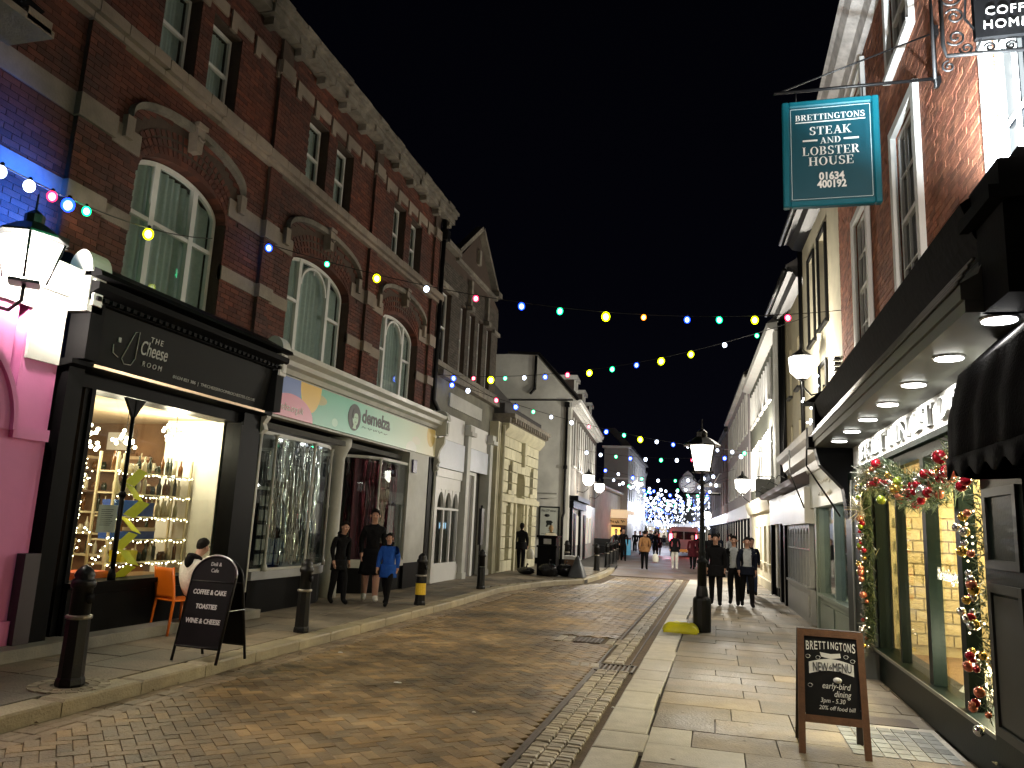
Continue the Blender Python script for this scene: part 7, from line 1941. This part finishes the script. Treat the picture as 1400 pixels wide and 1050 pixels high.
# ================================================================ people
SKIN = pm('skin', (.42, .23, .16), .55, .08, 12)
HAIRD = pm('dark_hair', (.008, .006, .005), .75, .3, 60, .8, 90, spec=.12)
HAIRF = pm('fair_hair', (.30, .20, .09), .6, .3, 60, .5, 120)
def cloth(n, c): return pm(n, c, .9, .25, 9, 1.0, 11, spec=.15)
CL = {'black': cloth('black_cloth', (.0045, .0045, .0055)), 'navy': cloth('navy_cloth', (.006, .008, .016)), 'blue': cloth('royal_blue_cloth', (.015, .07, .34)), 'white': cloth('white_cloth', (.66, .64, .58)), 'grey': cloth('grey_cloth', (.16, .17, .18)), 'lgrey': cloth('light_grey_cloth', (.34, .36, .38)), 'brown': cloth('tan_cloth', (.24, .12, .05)), 'red': cloth('red_lit_cloth', (.05, .006, .01)), 'jean': cloth('denim', (.03, .045, .09)), 'cream': cloth('cream_puffer', (.62, .56, .42))}  # the red cloth carries the tail lights' glow in its colour
def person(label, loc, rz, H=1.72, top='black', legs='black', shoes='black', hair=HAIRD, stride=.10, arm=.10, bend=0.0, sit=False, coat=None, shirt=None, long_hair=False, hood=None, hands=True, lean=0.0, fat=1.0, group=None, near=True, bare_legs=False, chin=0.0):
    """standing / walking / sitting figure; local +y is forward, z up, built at scale H/1.72"""
    k = H/1.72
    t = thing('person', label, 'person', loc, rz, group); Wp = wm(t)
    V = []; E = []; Rd = []; part = []
    def v(p, r, par=None, lab=None):
        V.append(Vector(p)*k); Rd.append(r*k*(fat if lab in ('top',) else 1)); 
        if par is not None: E.append((par, len(V) - 1)); part.append((par, len(V) - 1, lab))
        return len(V) - 1
    pz = .50 if sit else .93
    pel = v((0, 0, pz), .135, None)
    w1 = v((0, .01 + bend*.2, pz + .16), .12, pel, 'top')
    ch = v((0, .02 + bend*.6, pz + .36), .135, w1, 'top')
    nk0 = v((0, .02 + bend, pz + .53), .075, ch, 'top')
    nk = v((0, .03 + bend*1.1, pz + .58), .052, nk0, 'skin')
    hd0 = v((0, .045 + bend*1.2 + chin*.3, pz + .66), .083, nk, 'skin')
    hd = v((0, .04 + bend*1.25 + chin, pz + .735), .092, hd0, 'skin')
    hd2 = v((0, .03 + bend*1.25 + chin, pz + .785), .062, hd, 'skin')
    if near:
        v((0, .135 + bend*1.25 + chin, pz + .685), .012, hd0, 'skin')      # nose/chin ridge
    ends = []
    for sx in (-1, 1):
        sh = v((sx*.175, .01 + bend*.85, pz + .475), .068, ch, 'top')
        sw = arm*sx
        if sit:
            el = v((sx*.23, .10 + bend, pz + .22), .052, sh, 'top'); wr = v((sx*.12, .30 + bend, pz + .20), .036, el, 'top')
            hn = v((sx*.09, .36 + bend, pz + .21), .034, wr, 'skin')
            kn = v((sx*.10, .42, pz - .02), .075, pel, 'legs'); an = v((sx*.11, .40, .08), .045, kn, 'legs'); ft = v((sx*.12, .54, .035), .035, an, 'shoe')
        else:
            el = v((sx*.222, -.02 + sw*.6 + bend*.5, pz + .22), .056, sh, 'top'); wr = v((sx*.222, .05 + sw*1.4 + bend*.3, pz - .01), .034, el, 'top')
            hn = v((sx*.218, .07 + sw*1.6 + bend*.3, pz - .09), .032, wr, 'skin')
            hp = v((sx*.09, 0, pz - .08), .105, pel, 'legs')
            kn = v((sx*.10, .03 - stride*sx*.9, .50), .080, hp, 'legs'); an = v((sx*.10, -.02 - stride*sx*1.9, .09 + (.03 if sx*stride > 0 else 0)), .056, kn, 'legs' if not bare_legs else 'skin')
            ft = v((sx*.115, .12 - stride*sx*1.9, .035), .046, an, 'shoe')
        ends.append(hn)
    roots = [pel]
    if near and hands:
        for sx, hn in zip((-1, 1), ends):
            b = V[hn]/k; d = Vector((0, .25, -1)).normalized() if not sit else Vector((-sx*.3, 1, .1)).normalized()
            side_ = Vector((0, 1, 0)) if not sit else Vector((0, 0, 1))
            for f in range(4):
                o_ = b + side_*(.026 - .017*f); L_ = (.075, .085, .08, .062)[f]
                r0 = v(o_ - d*.01, .010); roots.append(r0); r1 = v(o_ + d*L_*.6, .0095, r0, 'skin'); v(o_ + d*L_ + Vector((-sx*.02, 0, 0)), .008, r1, 'skin')
            o_ = b + side_*.03; r0 = v(o_ - d*.03, .011); roots.append(r0); r1 = v(o_ + side_*.02 + d*.02, .010, r0, 'skin'); v(o_ + side_*.025 + d*.05, .009, r1, 'skin')
    me = bpy.data.meshes.new('body'); me.from_pydata([p[:] for p in V], E, [])
    ob_ = bpy.data.objects.new('body', me); COL.objects.link(ob_)
    md = ob_.modifiers.new('skin', 'SKIN'); md.use_smooth_shade = True; md.branch_smoothing = .4
    sk = me.skin_vertices[0].data
    for i, r_ in enumerate(Rd): sk[i].radius = (r_, r_*(.72 if i in (0, 1, 2, 3) else 1.0)); sk[i].use_root = i in roots
    sd = ob_.modifiers.new('sub', 'SUBSURF'); sd.levels = 2 if near else 1; sd.render_levels = sd.levels
    dg = bpy.context.evaluated_depsgraph_get(); m2 = bpy.data.meshes.new_from_object(ob_.evaluated_get(dg))
    ob_.modifiers.clear(); ob_.data = m2; bpy.data.meshes.remove(me)
    mats = {'top': CL[top], 'legs': CL[legs], 'skin': SKIN, 'shoe': CL[shoes]}
    keys = list(mats); m2.materials.clear()
    for q in keys: m2.materials.append(mats[q])
    if shirt: m2.materials.append(CL[shirt])
    for p in m2.polygons:
        c = p.center; best = 1e9; lab = 'top'
        for a_, b_, l_ in part:
            A, B = V[a_], V[b_]; ab_ = B - A; u = max(0, min(1, (c - A).dot(ab_)/max(1e-9, ab_.length_squared)))
            d = (A + ab_*u - c).length - .35*(Rd[a_]*(1-u) + Rd[b_]*u)
            if d < best: best = d; lab = l_
        if lab == 'legs' and c.z > (pz + .02)*k: lab = 'top'
        mi = keys.index(lab)
        if shirt and lab == 'top' and c.y > .05*k and abs(c.x) < .10*k and c.z > pz*k: mi = 4
        p.material_index = mi; p.use_smooth = True
    ob_.parent = t
    # hair
    hc = V[hd]
    m = MB(Wp)
    rr_ = .098*k
    def HG_(u, v_):
        a0 = u*2*math.pi; ph = v_*math.pi*((.52 - .19*math.sin(a0)) if not long_hair else (.66 - .30*math.sin(a0)))
        back = max(0, -math.sin(a0))
        r2 = rr_*(1 + .04*math.sin(a0*9 + v_*7)); 
        return (hc.x + r2*.92*math.sin(ph)*math.cos(a0), hc.y + r2*1.02*math.sin(ph)*math.sin(a0) - .008*k, hc.z + .004*k + r2*1.12*math.cos(ph) - (.10*k*max(0, v_ - .6)*2.5*back if long_hair else 0))
    m.grid(HG_, 20, 9); ho = m.build('hair', hair, t, recalc=False)
    if near:
        for sx in (-1, 1):
            m = MB(Wp); m.sphere((hc.x + sx*.088*k, hc.y, hc.z - .03*k), .019*k, 8, 1.5); m.build('ear', SKIN, t)
            m = MB(Wp); m.sphere((hc.x + sx*.032*k, hc.y + .084*k, hc.z - .018*k), .011*k, 8); m.build('eye', INK, t)
        m = MB(Wp); m.box(hc.x - .025*k, hc.x + .025*k, hc.y + .08*k, hc.y + .086*k, hc.z - .078*k, hc.z - .070*k); m.build('mouth', pm('lips', (.22, .07, .06), .5), t)
    if coat:   # open skirt of a long coat, or a jacket hem
        z0, z1, r0, r1 = coat
        m = MB(Wp)
        m.grid(lambda u, v_: ((r0 + (r1 - r0)*v_)*k*math.cos(u*2*math.pi)*(1 + .05*math.sin(u*25)), (r0 + (r1 - r0)*v_)*.78*k*math.sin(u*2*math.pi)*(1 + .05*math.sin(u*25)) - .01, (z1 + (z0 - z1)*v_)*k), 28, 6)
        o = m.build('coat_hem', CL[top], t, recalc=False); o.modifiers.new('t', 'SOLIDIFY').thickness = .012
    if hood:
        m = MB(Wp); m.tube([(V[nk0].x + .095*k*math.cos(a0), V[nk0].y + .075*k*math.sin(a0) - .01*k, V[nk0].z + (.035 - .03*math.sin(a0))*k) for a0 in [2*math.pi*i/14 for i in range(14)]], [.030*k*(1 - .35*math.sin(2*math.pi*i/14)) for i in range(14)], 8, closed=True); m.sphere((V[nk0].x, V[nk0].y - .10*k, V[nk0].z - .02*k), .075*k, 10, 1.3); m.build('hood', CL[hood], t)
    return t
def carrier(x, y, z, label, mt, h=.38, w=.28):
    t = thing('carrier_bag', label, 'bag', (x, y, z))
    m = MB(); m.lathe([(w*.42, z), (w*.5, z + .05), (w*.52, z + h*.6), (w*.36, z + h*.9), (w*.1, z + h)], (x, y), 12, sq=.5); m.build('bag_body', mt, t)
    m = MB(); m.tube([(x - .05, y, z + h - .03), (x, y, z + h + .12), (x + .05, y, z + h - .03)], .008, 5); m.build('handle', mt, t); return t
# the group by the charity shop
person('boy in a black hooded top, head bowed, before the curved charity shop window', (-7.0 + .05, 13.7, PZ), R(-120), 1.50, 'black', 'black', stride=.06, arm=.03, chin=.03, bend=.04, hood='black', coat=(.72, .95, .17, .19))
person('tall man in long black coat, bare calves and white shoes by the charity shop', (-6.68, 14.55, PZ), R(-150), 1.76, 'black', 'black', 'white', stride=.05, arm=.04, coat=(.52, 1.0, .17, .24), bare_legs=True, fat=1.15)
person('small boy in a bright blue puffer jacket next to the tall man', (-6.12, 14.1, PZ), R(-175), 1.32, 'blue', 'black', stride=.16, arm=.08, hood='black', coat=(.68, 1.0, .19, .20), fat=1.35)
# person on the orange chair
person('person in a silver-white puffer jacket sitting sideways on the orange chair', (-7.02, 9.27, PZ - .02), R(-17), 1.62, 'white', 'black', 'white', sit=True, bend=.16, fat=1.25, hood='black', chin=.05)
# right pavement trio
person('man in a closed black jacket, nearest the street lamp of the three men', (-.03, 20.3, RZ), R(178), 1.68, 'black', 'black', stride=.06, arm=.05, coat=(.70, 1.0, .20, .23), fat=1.35, hood='black')
person('man in a dark open jacket over a grey shirt, middle of the three men', (.42, 20.7, RZ), R(175), 1.66, 'black', 'black', stride=.09, arm=.05, shirt='lgrey', fat=1.1)
person('man in a dark waistcoat over a pale grey shirt, nearest the cream wall', (.72, 20.4, RZ), R(186), 1.64, 'navy', 'black', stride=.10, arm=.04, shirt='lgrey', fat=1.15, coat=(.80, 1.02, .19, .20))
person('person in a dark top half hidden behind the three men', (1.0, 24.5, RZ), R(180), 1.62, 'navy', 'jean', stride=.07, arm=.04, near=False)
# woman walking away with carrier bag
person('woman in black seen from behind, walking past the cream stone building', (-6.95, 28.0, PZ), R(5), 1.66, 'black', 'black', stride=.10, arm=.06, long_hair=True, coat=(.78, 1.05, .19, .23), fat=1.25)
carrier(-6.60, 28.0, PZ + .42, 'white carrier bag hanging from the hand of the woman in black', pm('white_polythene', (.7, .68, .6), .4, .1, 8))
person('person in a cream puffer jacket standing behind the litter bin under the poster', (-6.1, 29.2, PZ), R(20), 1.62, 'cream', 'grey', stride=.05, arm=.05, hair=HAIRF, long_hair=True, fat=1.35, coat=(.80, 1.05, .20, .22))
person('man in a tan brown jacket walking away down the middle of the road', (-3.2, 36.4, 0), R(4), 1.70, 'brown', 'black', stride=.12, arm=.08, fat=1.3, coat=(.80, 1.05, .2, .22), near=False)
person('person in a dark padded gilet and pale sleeves by the far bollards', (-5.65, 45.5, 0), R(180), 1.72, 'grey', 'lgrey', stride=.05, arm=.05, near=False, shirt='black')
carrier(-2.72, 36.6, .35, 'white carrier bag beside the man in the tan jacket', MATS['white_polythene'])
person('person in a dark coat and white trousers standing in the road ahead of the crowd', (-1.95, 38.5, 0), R(180), 1.72, 'black', 'white', 'white', stride=.07, arm=.04, near=False, coat=(.82, 1.05, .19, .22))
for k, (x, y, tp) in enumerate(((-1.15, 39.5, 'red'), (-.75, 40.3, 'red'), (-.35, 39.0, 'black'), (-.95, 42, 'black'))):
    person(['person in a dark red coat lit by the tail lights, nearest the road centre', 'person in a dark red coat just behind the first red coat', 'dark-coated person at the lamp side of the red-lit group', 'dark-coated person at the rear of the red-lit group'][k], (x, y, 0), R(170 + 10*k), 1.64 + .03*k, tp, 'black', stride=.1, arm=.06, near=False, coat=(.62, 1.05, .19, .24), group='walkers lit red by the car')
# far crowd: a few kinds, copied
protos = []
specs = [('black', 'black', 'black', None), ('navy', 'jean', 'black', None), ('grey', 'black', 'white', None), ('navy', 'black', 'black', (.62, 1.05, .19, .24)), ('black', 'grey', 'white', (.55, 1.05, .19, .25)), ('black', 'black', 'black', None)]
rq = random.Random(15)
spots = []
for k in range(32):
    y = rq.uniform(44, 96); cxr = -3.2 - (y - 44)*.055; spots.append((cxr + rq.uniform(-2.6, 2.4), y))
spots += [(.65, 38), (.1, 43)]
for k, (x, y) in enumerate(spots):
    if abs(x + 2.2) < 1.5 and 42 < y < 65: x -= 3.0
    lab = 'distant walker in dark winter clothes among the crowd under the lights'
    if k < len(specs):
        a_, b_, c_, d_ = specs[k]
        lab = 'distant walker in ' + ['a black jacket and black trousers', 'a navy top and jeans', 'a grey top, black trousers and white shoes', 'a long navy coat', 'a long black coat and grey trousers', 'plain black clothes and black shoes'][k] + ' in the crowd'
        p = person(lab, (x, y, 0), R(rq.uniform(0, 360)), 1.7, a_, b_, c_, stride=.1, arm=.07, near=False, coat=d_, group='crowd down the street'); protos.append(p)
    else:
        p = copy_tree(protos[k % len(protos)]); p.location = (x, y, 0); p.rotation_euler = (0, 0, R(rq.choice([0, 180]) + rq.uniform(-25, 25))); s_ = rq.uniform(.92, 1.06); p.scale = (s_, s_, s_)

# ================================================================ light strings over the street
BULBS = {'blue': ((.55, .75, 1.0), (.01, .06, 1.0)), 'green': ((.7, 1.0, .8), (.0, .75, .25)), 'yellow': ((1, 1, .55), (.75, .85, .0)), 'red': ((1, .7, .75), (.9, .02, .08)), 'orange': ((1, .75, .5), (1, .22, .0)), 'white': ((1, 1, 1), (.7, .8, 1))}
BM_ = {}
for nme, (c0, c1) in BULBS.items():
    m = MB(); m.sphere((0, 0, -.058), .050, 12, 1.15); m.m = 1; m.lathe([(.016, -.02), (.018, .02), (.004, .03)], (0, 0), 8); m.m = 0
    o = m.build('bulb', [em('bulb_' + nme, c0, 9, rim=tuple(c*1.0 for c in c1), sample=False), BLACKM]); BM_[nme] = o.data; bpy.data.objects.remove(o)
GLOW = {'blue': (.03, .12, 1), 'green': (.05, 1, .4), 'yellow': (.9, 1, .1), 'red': (1, .05, .1), 'orange': (1, .35, .05), 'white': (1, 1, 1)}
def string(label, A, B, sag, us, cols, big=1.0, lit=(), group='festoon strings across the street'):
    A, B = Vector(A), Vector(B); L_ = (B - A)
    def P(u): return A + L_*u + Vector((0, 0, -4*sag*u*(1 - u)))
    t = thing('festoon_string', label, 'festoon lights', A, 0, group)
    m = MB(); m.tube([P(i/48) for i in range(49)], .007, 5, smooth=False); m.build('cable', BLACKM, t)
    for k, u in enumerate(us):
        c = cols[k % len(cols)]
        o = bpy.data.objects.new('bulb', BM_[c]); COL.objects.link(o); o.parent = t; p = P(u); o.location = p - A; s_ = big*(1.45 if c == 'yellow' else 1.15 if c == 'blue' else 1.0)*random.uniform(.85, 1.12); o.scale = (s_, s_, s_); o.rotation_euler = (random.uniform(-.2, .2), random.uniform(-.2, .2), 0)
        if k in dict(lit): lamp(t, p + Vector((0, 0, -.13)), dict(lit)[k], GLOW[c], .05)
    return t
string('nearest festoon string, from the pink shop lantern to the first arched window', (-5.41, 4.0, 4.35), (-7.45, 9.58, 5.84), .18, [.099, .17, .234, .285, .344, .606], ['white', 'white', 'red', 'blue', 'green', 'yellow'], lit=[(4, 20), (1, 6)])
blf = thing('floodlight', 'small blue floodlight on the pink shop cornice washing the brick wall blue', 'floodlight', (-6.85, 6.35, 4.45))
m = MB(); m.box(-6.95, -6.80, 6.27, 6.43, 4.46, 4.58); m.box(-6.95, -6.90, 6.33, 6.37, 4.42, 4.459); m.build('housing', BLACKM, blf)
lamp(blf, (-6.9, 6.3, 4.68), 700, (.01, .13, 1), .05, spot=110, direction=(-1, -.15, .35))
string('festoon string from between the first two arched windows across to the cream house', (-7.45, 10.69, 6.24), (2.2, 14.56, 5.86), .56, [.02, .114, .195, .278, .359, .435, .501, .578, .645, .72, .776, .841, .9], ['blue', 'green', 'yellow', 'white', 'red', 'blue', 'green', 'yellow', 'orange', 'blue', 'green', 'yellow', 'red'], lit=[(0, 2.5), (1, 1.5), (2, .8), (3, 2.5)])
string('festoon string rising from the end of the brick terrace to the cream house gutter', (-7.4, 19.56, 5.72), (2.2, 18.59, 6.91), .52, [.046, .11, .161, .205, .26, .319, .383, .445, .506, .57, .635, .709, .79, .868], ['blue', 'red', 'yellow', 'green', 'white', 'blue', 'red', 'yellow', 'green', 'blue', 'yellow', 'yellow', 'white', 'green'], lit=[(0, 3), (2, 1.5), (3, 1.5)], big=1.15)
string('festoon string slanting away from the white shopfront to the dark green building', (-7.4, 20.17, 5.68), (1.8, 28.44, 4.65), .42, [.015, .056, .129, .181, .231, .281, .338, .389, .443, .496, .547, .601, .654, .704, .807, .86, .906, .964], ['blue', 'white', 'red', 'blue', 'green', 'white', 'white', 'red', 'blue', 'green', 'yellow', 'white', 'blue', 'white', 'white', 'white', 'green', 'white'], lit=[(1, 2), (7, 4), (16, 6)], big=1.15)
string('festoon string beyond the white gable wall with widely spaced mixed bulbs', (-6.9, 36, 5.5), (1.3, 35.5, 5.3), .35, [.03 + .94*k/11 for k in range(12)], ['blue', 'white', 'white', 'green', 'blue', 'white', 'green', 'white', 'red', 'white', 'blue', 'white'], big=1.5)
rq = random.Random(5)
for k in range(13):
    y = 42 + k*4.2; xl = -7.0 - max(0, y - 70)*.08; xr = 1.0 - (y - 40)*.035
    n = 11
    string(['first', 'second', 'third', 'fourth', 'fifth', 'sixth', 'seventh', 'eighth', 'ninth', 'tenth', 'eleventh', 'twelfth', 'thirteenth'][k] + ' of the mostly white festoon strings beyond the white gabled house, counted from the camera', (xl, y, 5.3 - .02*k + rq.uniform(-.3, .3)), (xr, y + rq.uniform(-1.5, 1.5), 5.0 + rq.uniform(-.3, .3)), .75, [.03 + .94*(j + rq.uniform(-.2, .2))/(n - 1) for j in range(n) if 0 < j < n - 1], [rq.choice(['white', 'white', 'white', 'blue', 'green']) for _ in range(n)], big=1.6 + .05*k, group='far festoon strings')
CW = em('icicle_bulb', (.80, .86, 1), 10, sample=False)
CB = em('icicle_bulb_blue', (.15, .25, 1), 8, sample=False)
for k, (y, x0, x1, z0, z1, n) in enumerate(((74, -7.6, -3.2, 2.5, 4.6, 90), (80, -8.2, -2.2, 2.6, 5.4, 90), (87, -8.8, -3.4, 2.2, 5.4, 90), (94, -9.5, -2.0, 2.2, 6.2, 90), (62, -1.9, -.5, 2.2, 4.2, 40), (101, -10, -4, 2.0, 5.6, 90))):
    t = thing('light_curtain', ['dense curtain of white lights hung across the street beyond the café', 'second dense curtain of white lights farther down the street', 'third dense curtain of white lights farther down the street', 'fourth curtain of white lights, wide, near the bend', 'small curtain of cool lights under the bracket clock', 'farthest curtain of white lights at the street bend'][k], 'string lights', (x0, y, z1))
    m = MB(); 
    for j in range(9): 
        xx = x0 + (x1 - x0)*j/8; m.tube([(xx, y, z1), (xx + .05, y, z0)], .01, 4, smooth=False)
    m.tube([(x0, y, z1), (x1, y, z1)], .012, 4); m.build('cable', BLACKM, t)
    m = MB()
    for j in range(n):
        u = rq.random(); zz = z1 - (z1 - z0)*rq.random()**1.2 - .4*math.sin(u*math.pi); r_ = rq.uniform(.04, .085)
        m.m = 1 if rq.random() < .3 else 0
        m.lathe([(.2*r_, zz + 1.6*r_), (r_, zz), (.3*r_, zz - .9*r_)], (x0 + (x1 - x0)*u, y + rq.uniform(-1, 1)), 5)
    o = m.build('bulb', [CW, CB], t); o['kind'] = 'stuff'
    lamp(t, ((x0 + x1)/2, y - 1, (z0 + z1)/2), 700 if n > 50 else 90, (.78, .82, 1), 1.0)
# small distant lanterns
for x, y, z, lb, p in ((-.7, 59, 3.1, 'glowing wall lantern low on the tall brown hall', 160), (-5.6, 78, 2.6, 'distant glowing street lantern over the heads of the crowd', 120), (-7.15, 76, 6.2, 'lit bulkhead lamp high on the café corner building', 60), (1.45, 27.2, 4.85, 'small white bulkhead lamp on the dark green building', 1100)):
    t = thing('lantern', lb, 'lantern', (x, y, z)); s_ = .32 if z < 4 else .22
    if y < 30: s_ = .10
    m = MB(); m.lathe([(.3*s_, z - s_), (.9*s_, z - .6*s_), (s_, z), (.7*s_, z + .6*s_), (.2*s_, z + .9*s_)], (x, y), 12); m.build('lantern_glass', em('lantern_glow', (1, .94, .82), 16, sample=False), t)
    m = MB(); m.lathe([(.8*s_, z + .62*s_), (.3*s_, z + 1.1*s_), (.05*s_, z + 1.4*s_)], (x, y), 10); m.build('lantern_cap', BLACKM, t)
    lamp(t, (x, y - .6, z), p, (1, .93, .82), .2)
# a street lamp of the same kind stands behind the camera and lights the near pavement
s9 = thing('street_lamp', 'matching street lamp on the near pavement behind the viewpoint', 'street lamp', (-.3, -4.5, RZ))
m = MB(Matrix.Translation((-.3, -4.5, RZ))); m.lathe([(.16, 0), (.15, .6), (.08, .8), (.05, 1.3), (.03, 3.9)], (0, 0), 12); m.build('post', BLACKM, s9)
lantern(s9, -.3, -4.5, 3.9, 1.15, 120, (1, .82, .58))
lamp(s9, (-.3, -4.5, 4.05), 1600, (1, .76, .46), .1, spot=152, direction=(0, .12, -1))
